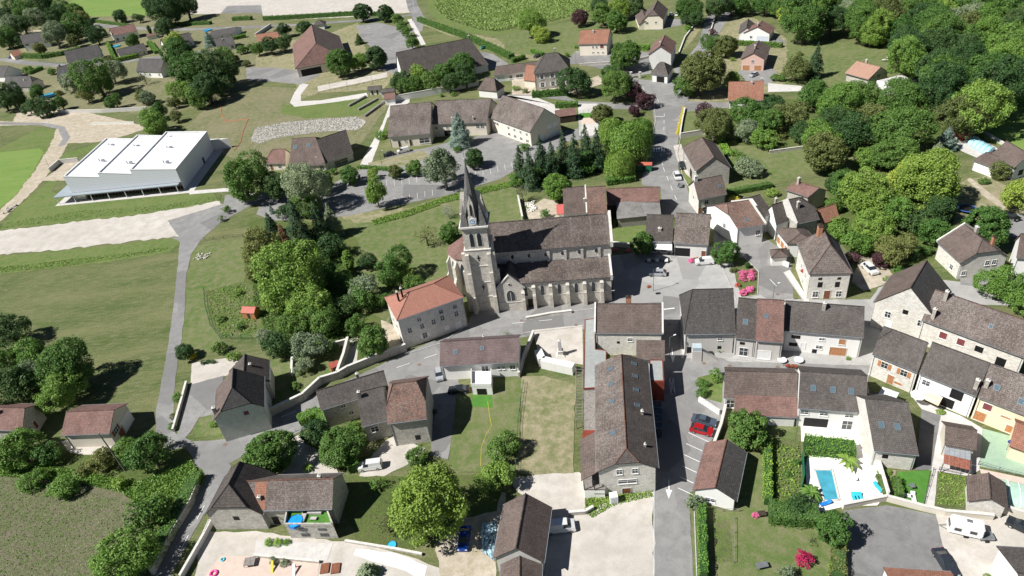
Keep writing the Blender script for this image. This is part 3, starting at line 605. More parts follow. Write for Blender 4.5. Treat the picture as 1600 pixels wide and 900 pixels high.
def block(root, E1, E2, h, Rg=None, D=None, pitch=40, hip=(0, 0), clip=(0, 0), wall=None, roof=None, ov=.40, ve=.28, z0=0.0,
  parapet=(0, 0), wins=(), sky=(), chim=(), gutter=True, wh=None, ridge=None, mono=False, nowall=False, big=False, roof2=None):
 A = at(*E1, h) if len(E1) == 2 else np.array(E1, float)
 B = at(*E2, h) if len(E2) == 2 else np.array(E2, float)
 u = (B - A)[:2]; Lr = np.linalg.norm(u); u = u / Lr; n = np.array([-u[1], u[0]]); tn = math.tan(R(pitch))
 if D is None:
  best = None
  for s in (1, -1):
   for sk in (0, -5, 5, -10, 10, -15, 15):
    ns = rot(n, sk)
    for k in range(8, 80):
     d = k * .33 * s
     for dp in range(-12, 13, 3):
      if not 12 <= pitch + dp <= 54: continue
      t_ = math.tan(R(pitch + dp))
      if mono: q = [*(A[:2] + ns * d), h + abs(d) * t_]
      else: q = [*(A[:2] + ns * d / 2 + u * hip[0]), h + abs(d) / 2 * t_]
      e = np.hypot(*(proj(q) - np.array(Rg))); e2 = e + .12 * abs(dp) + .2 * abs(sk) + max(0, abs(d) - (26 if big else 13)) * .8
      if best is None or e2 < best[0]: best = (e2, d, dp, e, ns, sk)
  D = best[1]; n = best[4]; pitch += best[2]; tn = math.tan(R(pitch))
  LOG.append((root.name, 'E1', E1, 'D=%.1f L=%.1f pitch=%d skew=%d err=%.1fpx' % (D, Lr, pitch, best[5], best[3])))
 if D < 0: n = -n; D = -D; sgn = -1
 else: sgn = 1
 hd = D / 2; H2 = h + (D if mono else hd) * tn
 def W(x, y, z): return np.array([*(A[:2] + u * x + n * y), z])
 th = .16
 # roof skin
 mb = MB(); sl = 1 / math.cos(R(pitch))
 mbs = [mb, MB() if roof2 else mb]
 def addf(pts, uvf, mb=mb):
  P = [W(*p) for p in pts]
  nrm = np.zeros(3)
  for i in range(len(P)):
   a = P[i]; b = P[(i + 1) % len(P)]
   nrm += np.cross(a, b)
  if nrm[2] < 0: P = P[::-1]; pts = pts[::-1]
  uv = [uvf(p) for p in pts]
  mb.face(P, uv)
  Q = [p - np.array([0, 0, th]) for p in P]; mb.face(Q[::-1], uv[::-1])
  for i in range(len(P)):
   j = (i + 1) % len(P); mb.face([P[i], Q[i], Q[j], P[j]])
 if mono:
  addf([(0, 0, h), (Lr, 0, h), (Lr, D, H2), (0, D, H2)], lambda p: (p[0], p[1] * sl))
  c1 = c2 = 0
 else:
  s1, s2 = hip; c1, c2 = clip
  def side(y0):
   f = 1 if y0 == 0 else -1; yy = lambda k: y0 + f * hd * k
   pts = [(0, y0, h), (Lr, y0, h)]
   if s2: pts += ([(Lr, yy(c2), h + hd * tn * c2)] if c2 else []) + [(Lr - s2, hd, H2)]
   else: pts += [(Lr, hd, H2)]
   if s1: pts += [(s1, hd, H2)] + ([(0, yy(c1), h + hd * tn * c1)] if c1 else [])
   else: pts += [(0, hd, H2)]
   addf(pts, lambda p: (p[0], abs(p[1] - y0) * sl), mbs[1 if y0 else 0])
  side(0); side(D)
  for s, c, x0, x1 in ((s1, c1, 0, s1), (s2, c2, Lr, Lr - s2)):
   if s: addf([(x0, hd * c, h + hd * tn * c), (x0, D - hd * c, h + hd * tn * c), (x1, hd, H2)], lambda p: (p[1], abs(p[0] - x0) * 1.2))
 rf = mb.build('roof', roof, root)
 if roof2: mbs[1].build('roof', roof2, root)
 # ridge and hip tiles
 rt = MB(); rr = .11
 if not mono:
  rt.tube(W(hip[0], hd, H2 + .02), W(Lr - hip[1], hd, H2 + .02), rr, n=6)
  for s, c, x0, x1 in ((hip[0], clip[0], 0, hip[0]), (hip[1], clip[1], Lr, Lr - hip[1])):
   if s:
    for y in (hd * c, D - hd * c): rt.tube(W(x0, y, h + hd * tn * c + .02), W(x1, hd, H2 + .02), rr * .8, n=6)
  rt.build('ridge_tiles', ridge or roof, rf)
 # walls: inset and following the roof underside
 hw = h + ov * tn - th * .9
 lo, hi, f0, f1 = ve, Lr - ve, ov, D - ov
 if nowall: pass
 else:
  wb = MB()
  a, b, c, d = (lo, f0), (hi, f0), (hi, f1), (lo, f1)
  zt = lambda y: (h + (y if mono else min(y, D - y)) * tn - th * .9)
  def wq(p, q):
   P = [W(*p, z0 - .6), W(*q, z0 - .6), W(*q, zt(q[1])), W(*p, zt(p[1]))]
   wb.face(P if sgn > 0 else P[::-1])
  wq(a, b); wq(c, d)
  for (p, q), s, cl in (((b, c), hip[1], clip[1]), ((d, a), hip[0], clip[0])):
   x = p[0]
   if mono: wq(p, q); continue
   P = [W(x, p[1], z0 - .6), W(x, q[1], z0 - .6), W(x, q[1], zt(q[1]))]
   if s == 0: P += [W(x, hd, H2 - th * .9)]
   elif cl > 0:
    yy = hd * cl; k = yy if q[1] < p[1] else D - yy
    if yy > ov: P += [W(x, k, zt(k)), W(x, D - k, zt(k))]
   P += [W(x, p[1], zt(p[1]))]
   wb.face(P if sgn > 0 else P[::-1])
  wb.build('wall', wall, root)
 for e, on in enumerate(parapet):
  if on:
   pb = MB(); x = -.12 if e == 0 else Lr - .22; w = .34
   prof = [(-.1, h - .1), (-.1, h + .35), (hd, H2 + .42), (D + .1, h + .35), (D + .1, h - .1)]
   q = [W(x, y, z) for y, z in prof]; r = [W(x + w, y, z) for y, z in prof]
   pb.face(q); pb.face(r[::-1])
   for i in range(len(q)):
    j = (i + 1) % len(q); pb.face([q[i], r[i], r[j], q[j]])
   pb.build('gable_coping', W_QUOIN, root)
 if gutter:
  for k in ((0,) if mono else (0, 1)):
   g = MB(); g.obox(W(0, (-.13, D + .01)[k], h - .17), (*u, 0), (*n, 0), Lr, .12, .11)
   go = g.build('gutter', M_ZINC, root)
   if not nowall:
    for x in (.35, Lr - .45):
     m = MB(); m.obox(W(x, (ov - .09, D - ov + .005)[k], z0), (*u, 0), (*n, 0), .09, .085, hw - z0); m.build('downpipe', M_ZINC, go)
 for w in wins:
  fc, t, z, ww, hh, st = w
  if fc == 'a': P = W(lo + t * (hi - lo), f0, z0 + z); wkind(root, P, u, -n, ww, hh, st)
  elif fc == 'c': P = W(lo + t * (hi - lo), f1, z0 + z); wkind(root, P, u, n, ww, hh, st)
  elif fc == 'b': P = W(hi, f0 + t * (f1 - f0), z0 + z); wkind(root, P, n, u, ww, hh, st)
  elif fc == 'd': P = W(lo, f0 + t * (f1 - f0), z0 + z); wkind(root, P, n, -u, ww, hh, st)
 for s in sky:
  fc, t, v = s[:3]; ww, hl = (s[3] * .82, s[4] * .8) if len(s) > 4 else (.72, .95)
  y = v * hd; z = h + y * tn
  yy = y if fc == 'a' else D - y; dy = 1 if fc == 'a' else -1
  sv = np.array([*(n * dy * math.cos(R(pitch))), math.sin(R(pitch))]); uu = np.array([*u, 0.0]); nn = np.cross(uu, sv); nn *= np.sign(nn[2])
  o = W(t * Lr - ww / 2, yy, z)
  def sl_(mb, a, b, c, d, t0, t1):
   q = [o + uu * a + sv * c + nn * t0, o + uu * b + sv * c + nn * t0, o + uu * b + sv * d + nn * t0, o + uu * a + sv * d + nn * t0]
   mb.hexa(q + [p + nn * (t1 - t0) for p in q])
  g = MB(); sl_(g, 0, ww, 0, hl, -.02, .07); so = g.build('skylight', M_SKYG, rf)
  f = MB(); e = .06
  sl_(f, -e, 0, -e, hl + e, -.02, .11); sl_(f, ww, ww + e, -e, hl + e, -.02, .11); sl_(f, 0, ww, -e, 0, -.02, .11); sl_(f, 0, ww, hl, hl + e, -.02, .11)
  f.build('skylight_frame', M_GREYM if so else M_GREYM, rf)
 for c in chim:
  t, v, hc = c[:3]; sx, sy = (c[3], c[4]) if len(c) > 4 else (.8, .5); cm = c[5] if len(c) > 5 else M_CHIM
  y = v * hd; z = h + (y if v <= 1 or mono else D - y) * tn; top = max(z + hc, z + .6)
  m = MB(); m.obox(W(t * Lr, y, z - .9), (*u, 0), (*n, 0), sx, sy, top - z + .9); co = m.build('chimney', cm, rf)
  m = MB(); m.obox(W(t * Lr - .06, y - .06, top), (*u, 0), (*n, 0), sx + .12, sy + .12, .1)
  P = W(t * Lr + sx / 2, y + sy / 2, top + .1); m.tube(P, P + np.array([0, 0, .35]), .14, .11, n=8)
  m.build('chimney_cap', W_QUOIN if cm is not M_BRICK else M_DARKW, rf)
 return dict(A=A, u=u, n=n, L=Lr, D=D, H2=H2, W=W, h=h, root=root)

def house(name, label, cat, px, blocks, group=None, h0=0):
 """px: a pixel on the ground inside the house, its origin"""
 root = empty(name, at(*px, 0), label, cat, group)
 out = [block(root, **b) for b in blocks]
 return root, out
def B(E1, E2, h, Rg=None, **k):
 d = dict(E1=E1, E2=E2, h=h, Rg=Rg); d.update(k); return d
def row(fc, n, z, w=.9, h=1.2, st='w', a=.12, b=.88):
 return [(fc, a + (b - a) * (i / (n - 1) if n > 1 else .5), z, w, h, st) for i in range(n)]
HS = {}
def HH(key, name, label, px, *blocks, cat='house', group=None):
 HS[key] = house(name, label, cat, px, blocks, group); return HS[key][0]
# --- far left suburb
sub = 'bungalows of the suburb at the upper left'
HH('h1', 'house', 'two storey white house with grey roof beside the pale willow in the suburb', (55, 80), B((35, 68), (76, 61), 5.2, (31, 55.5), wall=W_WHITE, roof=RF_FARGREY, pitch=30, wins=row('a', 3, 3.2, 1, 1.1, 's')), group=sub)
HH('h2', 'bungalow', 'long bungalow with five brown shuttered windows behind the green fabric fence', (130, 92), B((108, 91), (160, 80), 3, (100, 80), wall=W_WHITE, roof=RF_FARGREY, pitch=30, wins=row('a', 5, .9, 1.1, 1.3, 's', .3, .92)), group=sub)
HH('h3', 'villa', 'white villa with plum roof and broad terrace at the suburb bend', (195, 60), B((176, 56), (215, 48), 4.6, (170, 44.5), wall=W_WHITE, roof=RF_PINK, pitch=28, wins=row('a', 4, 1.2, 1.2, 1.4)), group=sub)
HH('h4', 'bungalow', 'low grey bungalow inside the square trimmed hedge', (210, 88), B((187, 88), (230, 77.5), 2.8, (181, 78), wall=W_CREAM, roof=RF_FARGREY, pitch=28, wins=row('a', 4, .8)), group=sub)
HH('h5', 'bungalow', 'dark roofed bungalow half hidden left of the big tree clump', (280, 78), B((258, 74.5), (303, 63), 2.8, (251, 61.5), wall=W_WHITE, roof=RF_FARGREY, pitch=28, wins=row('a', 3, .8)), group=sub)
HH('h6', 'house', 'grey roofed house with pale terrace below the suburb road, left of the big tree clump', (232, 122), B((212, 111), (251, 112), 3.6, (214, 91), wall=W_WHITE, roof=RF_FARGREY, pitch=33, wins=row('a', 3, 1.2, 1, 1.2)), group=sub)
HH('h7', 'house', 'grey house with two skylights behind the wide bluish tree in the suburb', (110, 125), B((89, 126), (129, 117), 4.4, (93, 102), wall=W_WHITE, roof=RF_FARGREY, pitch=36, sky=(('a', .25, .45, 1.4, 1.8), ('a', .55, .45, 1.4, 1.8)), wins=row('a', 3, 1), chim=((.08, 1, 1),)), group=sub)
HH('h8', 'house', 'grey roofed house with stone gable above the blue garden pool', (30, 142), B((5, 135), (48, 135), 3, (9, 119), wall=W_STONE, roof=RF_FARGREY, pitch=33, hip=(0, 2.5), clip=(0, .5), wins=row('a', 3, .8), chim=((.7, .5, .9),)), group=sub)
HH('h9', 'house', 'white gabled house cut by the left edge of the suburb', (0, 128), B((-20, 119), (6, 119), 3.4, (-12, 103), wall=W_WHITE, roof=RF_FARGREY, pitch=33), group=sub)
HH('h10', 'bungalow', 'grey roofed bungalow with small blue pool behind it', (345, 62), B((325, 58), (366, 51), 2.8, (330, 49), wall=W_WHITE, roof=RF_FARGREY, pitch=28, wins=row('a', 3, .8)), group=sub)
HH('h11', 'bungalow', 'grey bungalow with white gable right of the blue spruce', (350, 76), B((338, 74), (366, 69), 2.8, (335, 60), wall=W_WHITE, roof=RF_FARGREY, pitch=30, chim=((.4, .6, .9),), wins=row('a', 2, .8, 1.4, 1.4)), group=sub)
HH('h12', 'bungalow', 'orange roofed bungalow beside the hall hedge', (418, 62), B((403, 65), (437, 60), 2.8, (399, 54), wall=W_CREAM, roof=RF_ORANGE, pitch=25), group=sub)
HH('h13', 'shed', 'small orange roofed shed at the suburb bend, far left', (22, 85), B((15, 86), (30, 82), 2.2, (14, 81), wall=W_CREAM, roof=RF_ORANGE, pitch=22, gutter=False), cat='shed')
HH('h13b', 'shed', 'narrow pink roofed shed beside the white villa', (238, 58), B((229, 57.5), (247, 54), 2.2, (228, 54), wall=W_WHITE, roof=RF_PINK, pitch=18, gutter=False), cat='shed')
# --- upper middle
HH('hall2', 'community_hall', 'big community hall with reddish hipped roof and timber porch opening on the play court', (500, 95),
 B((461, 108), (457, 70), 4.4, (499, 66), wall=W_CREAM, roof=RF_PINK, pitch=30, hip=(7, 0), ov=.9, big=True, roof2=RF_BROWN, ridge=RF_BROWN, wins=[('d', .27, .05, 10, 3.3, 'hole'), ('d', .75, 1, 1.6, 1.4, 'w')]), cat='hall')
HH('kiosk1', 'pavilion', 'small square pavilion with peaked roof behind the big hall', (494, 42), B((489, 40), (506, 38), 3, D=6.5, pitch=35, hip=(3.2, 3.2), wall=W_WHITE, roof=RF_GREYB, gutter=False), cat='pavilion')
HH('long', 'long_building', 'long low building with dark hipped roof behind the school tree row', (680, 100),
 B((620, 106), (745, 81), 3.2, (618, 82), wall=W_WHITE, roof=RF_DARK, pitch=38, hip=(0, 5), ov=.6, big=True, chim=((.12, .7, 1.3), (.86, 1, 1.2)), wins=row('a', 6, 1, 1.2, 1.4)), cat='building')
HH('wc', 'changing_block', 'small grey roofed block above the stone terraces', (582, 145), B((573.5, 141), (595, 139), 2.6, (571, 135), wall=W_BEIGE, roof=RF_GREYB, pitch=25, wins=row('a', 2, .1, .8, 2, 'door', .3, .7)), cat='building')
HH('lych1', 'gate_lodge', 'little red roofed gate lodge beside the school wing', (608, 158), B((600, 156), (617, 154), 2.6, (602, 146), wall=W_WHITE, roof=RF_PINK, pitch=30, gutter=False), cat='lodge')
HH('lych2', 'gate_shelter', 'brown roofed shelter above the little gate lodge', (600, 145), B((594, 145), (616, 143), 2.6, (594, 139), wall=W_GREY, roof=RF_GREYB, pitch=25, gutter=False), cat='shelter')
HH('pyr', 'lean_house', 'dark peaked roof building standing behind the long school roof', (762, 146), B((746, 140), (776, 143), 3.2, (757, 121), wall=W_PALEG, roof=RF_BROWN, pitch=45, hip=(2.5, 2.5), gutter=False), cat='building')
HH('school', 'school', 'L shaped school with long lichened brown roof and cream walls', (700, 205),
 B((606, 214), (672, 208), 4.6, (609, 165.5), big=True, pitch=30, wall=W_CREAM, roof=RF_MOSS, ov=.5, sky=(), wins=[('a', .22, .2, .9, 2.4, 'door'), ('a', .5, .2, .9, 2.4, 'door'), ('a', .38, 1.9, .8, .8, 'w'), ('a', .84, .9, 3.6, 1.8, 'w')]),
 B((672, 194), (760, 191), 5.2, (680, 157.5), pitch=30, wall=W_CREAM, roof=RF_MOSS, ov=.5, wins=[('a', .08, 3, 1, .9, 'w'), ('a', .28, 3, 1, .9, 'w'), ('a', .5, 3, 1, .9, 'w'), ('a', .84, 2.9, 1.2, 1.2, 'w'), ('a', .92, 2.9, 1.2, 1.2, 'w'), ('a', .4, .1, 8, 2.3, 'hole')], chim=((.02, .1, 1.2, .5, .4), (.38, .1, 1.2, .5, .4), (.75, .1, 1.2, .5, .4))),
 B((828, 206), (764, 183), 5.6, (850.6, 169), big=True, pitch=30, wall=W_CREAM, roof=RF_MOSS, ov=.5, wins=[('a', .9, 3.2, 1.2, 1.1, 'w'), ('a', .83, 3.2, 1.2, 1.1, 'w')] + row('a', 4, 3.3, 1, 1, 'w', .1, .55) + row('a', 4, .9, 1.4, 1, 'w', .1, .55) + [('d', .62, 3.4, 2.2, 1.8, 'wclosed'), ('d', .82, 3.4, 2.2, 1.8, 'wclosed'), ('d', .35, .2, 3.4, 2.2, 'wgarage'), ('d', .75, .2, 4, 2.2, 'wgarage')]), cat='school')
HH('commu', 'nursery_building', 'low building with brown facetted roofs and two skylights by the rubble bank', (480, 250),
 B((451, 260), (509, 257), 3, (456, 216), big=True, pitch=26, wall=W_CREAM, roof=RF_BROWN, hip=(0, 5), sky=(('a', .12, .62, 1.5, 1.8), ('a', .48, .66, 1.5, 1.8)), wins=row('a', 3, .8, 1.5, 1.5)),
 B((506, 255), (552, 239), 3, (508, 208), pitch=24, wall=W_BEIGE, roof=RF_DARK, wins=[('a', .55, .3, 5, 1.8, 'w')]),
 B((411, 256), (446, 255), 2.8, (424, 233), pitch=24, wall=W_CREAM, roof=RF_PINK, hip=(4, 0), wins=[('a', .3, .1, 1, 2, 'brdoor'), ('a', .7, .8, 1.2, 1.2, 'w')]), cat='building')
HH('mansion', 'stone_mansion', 'tall grey stone mansion with steep hipped roof above the school court', (862, 135),
 B((834, 115), (891, 108), 7.2, (852, 84), pitch=40, hip=(5, 5), wall=W_STONE, roof=RF_GREYB, chim=((.58, 1, 1.6),), wins=row('a', 3, 4.4, 1.1, 1.7, 'ws', .2, .8) + row('a', 3, 1, 1.3, 1.9, 'ws', .2, .8)), cat='mansion')
HH('mansw', 'mansion_wing', 'long low wing with blue doors left of the stone mansion', (800, 118),
 B((771, 118), (836, 110), 3.2, (775, 104), pitch=30, wall=W_WHITE, roof=RF_BROWN, wins=[('a', .15, .1, 3, 2.1, 'wgarage'), ('a', .4, .9, 1.2, 1.2, 'w'), ('a', .62, .9, 3, 1.2, 'w')]),
 B((818, 125), (836, 127), 3, (822, 101), pitch=38, wall=W_BEIGE, roof=RF_ORANGE, gutter=False), cat='building')
HH('or1', 'house', 'cream two storey house with orange tiled roof and side stair above the courtyard', (928, 88),
 B((903, 69), (949, 68), 5.4, (907, 47), pitch=35, wall=W_CREAM, roof=RF_ORANGE, chim=((.42, .75, 1.2),), wins=[('a', .5, 3.4, .8, .8, 'w'), ('a', .63, 3.4, .8, .8, 'w'), ('a', .82, 3.2, 1.6, 1.6, 'maroon')] + row('a', 3, 1, .9, .6, 'w', .5, .85)))
HH('topd', 'farmhouse', 'cream double gabled farmhouse with brown roof by the top lane', (1020, 38),
 B((1021, 36), (1012, 16), 2.8, (1009, 29), pitch=36, hip=(1.2, 0), clip=(.55, 0), wall=W_CREAM, roof=RF_BROWN, wins=[('d', .5, 1.2, 1.2, .8, 'w')]),
 B((1037, 31), (1044, 14), 4.4, (1021, 15), pitch=38, hip=(1.5, 0), clip=(.5, 0), wall=W_CREAM, roof=RF_BROWN, wins=[('d', .35, 2.8, .9, .9, 'w'), ('d', .8, 2.6, 1.4, 1, 'w')]))
HH('tall', 'tall_house', 'tall narrow stone house with dusky red roof beside the upper street', (1034, 112),
 B((1050, 84.5), (1057, 66), 6.4, (1031, 72), pitch=34, wall=W_PALEG, roof=RF_PINK, chim=((.12, 1.0, 1.1),), wins=row('a', 3, 3.6, .9, 1.3, 'w', .2, .8)))
HH('tallp', 'stone_wash_house', 'small stone wash house with grey pyramid roof at the street fork', (1030, 128),
 B((1017, 115), (1044, 118), 3.4, (1030, 96), pitch=32, hip=(3, 3), wall=W_PALEG, roof=RF_GREYB, wins=[('a', .55, .1, 3.4, 2.4, 'hole')]), cat='wash house')
HH('wh1', 'house', 'white house with plum roof and two garage doors at the top right hamlet', (1183, 62),
 B((1204, 53), (1212, 43), 3.4, (1183, 42), pitch=26, wall=W_WHITE, roof=RF_PINK, ov=.5, chim=((.15, 1, 1),), wins=[('d', .16, .1, 2.4, 2.1, 'wgarage'), ('d', .38, .1, 2.4, 2.1, 'wgarage'), ('d', .72, 1.2, 1, 1, 'w')]),
 B((1154, 52), (1157, 38), 3.0, (1166, 42), pitch=24, wall=W_WHITE, roof=RF_GREYB))
HH('pk', 'house', 'salmon pink house with brown roof and two little canopies over its garage doors', (1180, 108),
 B((1196, 93), (1204, 73), 4.6, (1177, 83), pitch=28, wall=W_PINK, roof=RF_BROWN, ov=.5, chim=((.35, 1, 1.1),), wins=[('d', .5, 3.2, 1, 1, 'w'), ('d', .25, .1, 2.6, 2, 'garage'), ('d', .78, .1, 2.6, 2, 'garage')]))
HH('or2', 'house', 'house with plain bright orange roof below the pink house', (1165, 165),
 B((1137, 157.5), (1193, 156.5), 3.2, (1138, 128), pitch=30, wall=W_PALEG, roof=RF_ORANGE, ov=.5, chim=((.62, .8, 1), (.9, 1, .8)), wins=row('a', 2, .8, 1.4, 1.3)))
HH('villa', 'villa', 'villa with salmon tiled roof standing alone on the lawn by the wood', (1352, 130),
 B((1357, 124), (1320, 114), 3, (1376, 104), pitch=30, wall=W_STONE, roof=RF_SALMON, ov=.6, chim=((.62, 1.1, 1.3),), wins=[('d', .5, 2.2, 1.8, 1.2, 'w')]), cat='villa')
_r = empty('flat_annex', at(1395, 138), 'white flat roofed annex right of the salmon roofed villa', 'annex')
m = MB(); A_ = [at(*p, 3.0) for p in ((1370, 126), (1390, 132), (1419, 122), (1411, 116))]; m.prism([p[:2] for p in A_], -.3, 3.0); m.build('wall', W_WHITE, _r)
m = MB(); c_ = sum(A_) / 4; m.prism([(c_ + (p - c_) * .94)[:2] for p in A_], 3.0, 3.06); m.build('roof', G_CONC, _r)
HH('cabin', 'pool_cabin', 'reddish timber cabin with brown roof beside the covered pool', (1505, 208),
 B((1503, 210), (1488, 196), 2.3, (1514, 205), pitch=24, wall=M_STEELRED, roof=RF_BROWN, ov=.2, gutter=False, wins=[('d', .5, .8, .9, .7, 'w')]), cat='cabin')
HH('rh', 'house', 'white house with wide brown roofs at the right edge below the covered pool', (1575, 262),
 B((1585, 262), (1550, 240), 4.0, (1597, 228), pitch=24, wall=W_WHITE, roof=RF_BROWN, ov=.6, wins=[('d', .4, .8, 1.6, 1.6, 'hole')]),
 B((1555, 263), (1520, 250), 3.0, D=-9, pitch=14, mono=False, wall=W_WHITE, roof=RF_BROWN, ov=.3))
# --- houses behind the church
HH('b20', 'house', 'house with ribbed brown roof edged in white and a small red lean-to', (900, 350),
 B((881, 337), (917, 333), 4.6, (881, 294), pitch=35, wall=W_WHITE, roof=RF_BROWN, parapet=(0, 1), chim=((.88, .35, 1.4),)),
 B((870, 335), (882, 334), 2.4, (870, 319), pitch=18, mono=True, wall=W_WHITE, roof=plain('red_sheet', (.42, .10, .09), .5), gutter=False))
HH('b20b', 'narrow_house', 'narrow house with patchy rust and grey roof between the white edged house and the barn', (932, 350),
 B((918, 338), (949, 336), 5.0, (917, 293), pitch=36, wall=W_STONE, roof=RF_MIX))
HH('barn20', 'barn', 'barn with red and weathered grey sheet roof behind the church', (998, 350),
 B((962, 317), (1031, 315), 4.6, (947 + 15, 294), pitch=32, wall=M_GREYW, roof=RF_PINK, ov=.2, gutter=False),
 B((964, 342), (1033, 335), 3.0, (964, 317), pitch=17, mono=True, wall=M_GREYW, roof=RF_GREY, gutter=False),
 B((949, 321), (963, 320), 4.4, (947, 296), pitch=30, wall=M_DARKW, roof=RF_PINK, gutter=False), cat='barn')
HH('rest', 'restaurant', 'restaurant house with two lichened roofs and dark shop front on the square', (1065, 400),
 B((1008, 376), (1051, 377), 4.0, (1009, 335), pitch=38, wall=W_PALEG, roof=RF_DARK, wins=row('a', 2, .6, 1.4, 1.8, 'hole', .3, .7), chim=((.45, .35, .9),)),
 B((1052, 379), (1107, 382), 4.4, (1055, 333), pitch=38, wall=W_PALEG, roof=RF_MOSS, wins=[('a', .22, .3, 4.2, 2.4, 'hole'), ('a', .9, .1, 1, 2.1, 'brdoor')]), cat='restaurant')
HH('b22', 'house', 'white gabled house with patched red roof at the top of the square', (1150, 370),
 B((1152.5, 357), (1197, 350), 5.4, (1136, 318), pitch=40, wall=W_WHITE, roof=RF_MIX, hip=(1.4, 0), clip=(.55, 0), sky=(('a', .48, .22, .9, 1.1),), parapet=(0, 1), wins=[('d', .4, 2.8, .9, 1.2, 'w'), ('a', .8, 2.4, 1, 1.2, 'w')]))
HH('b22b', 'house', 'dark roofed house tucked behind the white gabled house', (1200, 365),
 B((1196, 338), (1209, 334), 5.2, (1174, 308), pitch=40, wall=W_PALEG, roof=RF_DARK, wins=[('b', .4, 2, 1, 1.2, 'w')]))
HH('b23', 'small_house', 'small stone house with white gable and bright orange door shutters', (1112, 315),
 B((1091, 312), (1136, 303), 5.0, (1084, 282), pitch=36, wall=W_WSTONE, roof=RF_BROWN, sky=(('a', .82, .4, .9, 1),), chim=((.02, .9, 1.6, .9, .7, W_WHITE),), wins=[('a', .3, .1, 2.2, 2, 'bs'), ('a', .3, 3, 1.1, 1.1, 'w'), ('d', .5, 2.8, .8, 1.2, 'w')]))
HH('b24', 'stone_barn', 'large stone barn with brown two part roof beside the main street', (1108, 270),
 B((1087, 268), (1066, 230), 5.4, (1116, 245), pitch=38, wall=W_STONE, roof=RF_BROWN, hip=(0, 3), wins=[('a', .4, .1, 2.5, 2.6, 'hole'), ('a', .8, 2.5, 1, 1.2, 'w')]), cat='barn')
HH('b25', 'house', 'stone house with orange roof and tall chimney above the dark roofed house', (1268, 318),
 B((1263, 308), (1227, 296), 4.6, (1281, 295), pitch=38, wall=W_STONE, roof=RF_PINK, ridge=RF_ORANGE, chim=((.75, .7, 2, .6, .6),)))
HH('b26', 'house', 'house with broad dark brown half hipped roof and white gable', (1265, 355),
 B((1245, 350), (1281, 342), 5.6, (1230, 312), pitch=44, hip=(0, 3), clip=(0, .5), wall=W_STONE, roof=RF_DARK, parapet=(1, 0), chim=((.25, .55, 1.9, .6, .6),)))
HH('b26b', 'link_building', 'low dark roofed link building left of the broad dark roof', (1215, 350),
 B((1213, 352), (1240, 343), 4.6, (1207, 320), pitch=38, wall=W_WHITE, roof=RF_DARK, chim=((.2, 1, 1.3, .6, .6),)), cat='outbuilding')
HH('b27', 'small_barn', 'small barn with half orange half brown roof right of the broad dark roof', (1297, 352),
 B((1282, 351), (1312, 341), 3.4, (1277, 327), pitch=30, wall=W_STONE, roof=RF_ORANGE, gutter=False), cat='barn')
HH('b28', 'terrace_barn', 'brown roofed barn with open gallery behind the tall hipped house', (1235, 385),
 B((1230, 381), (1213, 360), 4.0, (1252, 366), pitch=38, wall=W_WHITE, roof=RF_BROWN, hip=(2, 2), clip=(0, .4), wins=row('a', 3, .8, 1.8, 1.8, 'closed')), cat='barn')
HH('b28b', 'gate_shelter', 'tiny pyramid roofed shelter at the white gate', (1220, 410),
 B((1205, 403), (1232, 401), 2.6, (1222, 388), pitch=35, hip=(2.3, 2.3), wall=W_WHITE, roof=RF_BROWN, gutter=False), cat='shelter')
_b = HH('b29', 'tall_hipped_house', 'tall white and stone house with steep lichened hipped roof and red flowers at its windows', (1295, 445),
 B((1333, 427), (1309, 377), 7.0, (1297, 382), pitch=46, hip=(3.8, 3.2), wall=W_WSTONE, roof=RF_MOSS, ridge=RF_PINK, chim=((.68, 1.1, 1.8, 1.5, .9, M_BRICK),),
 wins=[('d', .26, 5.2, .8, .6, 'hole'), ('d', .74, 5.2, .8, .6, 'hole'), ('d', .28, 3.2, 1, 1.4, 'hole'), ('d', .72, 3.2, 1, 1.4, 'hole'), ('d', .2, .6, 1.1, 1.5, 'w'), ('d', .8, .6, 1.1, 1.5, 'w'), ('d', .5, .1, 1.3, 2.2, 'brdoor'),
  ('c', .3, 3.2, .9, 1.3, 'w'), ('c', .6, 3.2, .9, 1.3, 'w'), ('c', .4, .8, .9, 1.3, 'w')]), cat='house')
HH('b30', 'crow_step_house', 'white house with smooth brown roof and crow stepped rear gable', (1530, 430),
 B((1501, 411), (1464, 377), 4.6, (1536, 374), pitch=42, hip=(2.6, 0), clip=(.55, 0), wall=W_WSTONE, roof=RF_BROWN, parapet=(0, 1), chim=((.55, 1, 1.4), (.12, 1.25, 2, .7, .6, M_BRICK)), wins=[('d', .12, 1, .9, 1, 'w'), ('d', .6, 3, .9, 1.1, 'w'), ('d', .75, 3, .9, 1.1, 'w'), ('a', .3, 1, 1, 1.2, 'w')]))
HH('b31', 'white_house', 'plain white house cut by the right edge behind the crow stepped house', (1600, 400),
 B((1588, 402), (1625, 404), 5, (1595, 365), pitch=35, wall=W_WHITE, roof=RF_BROWN))
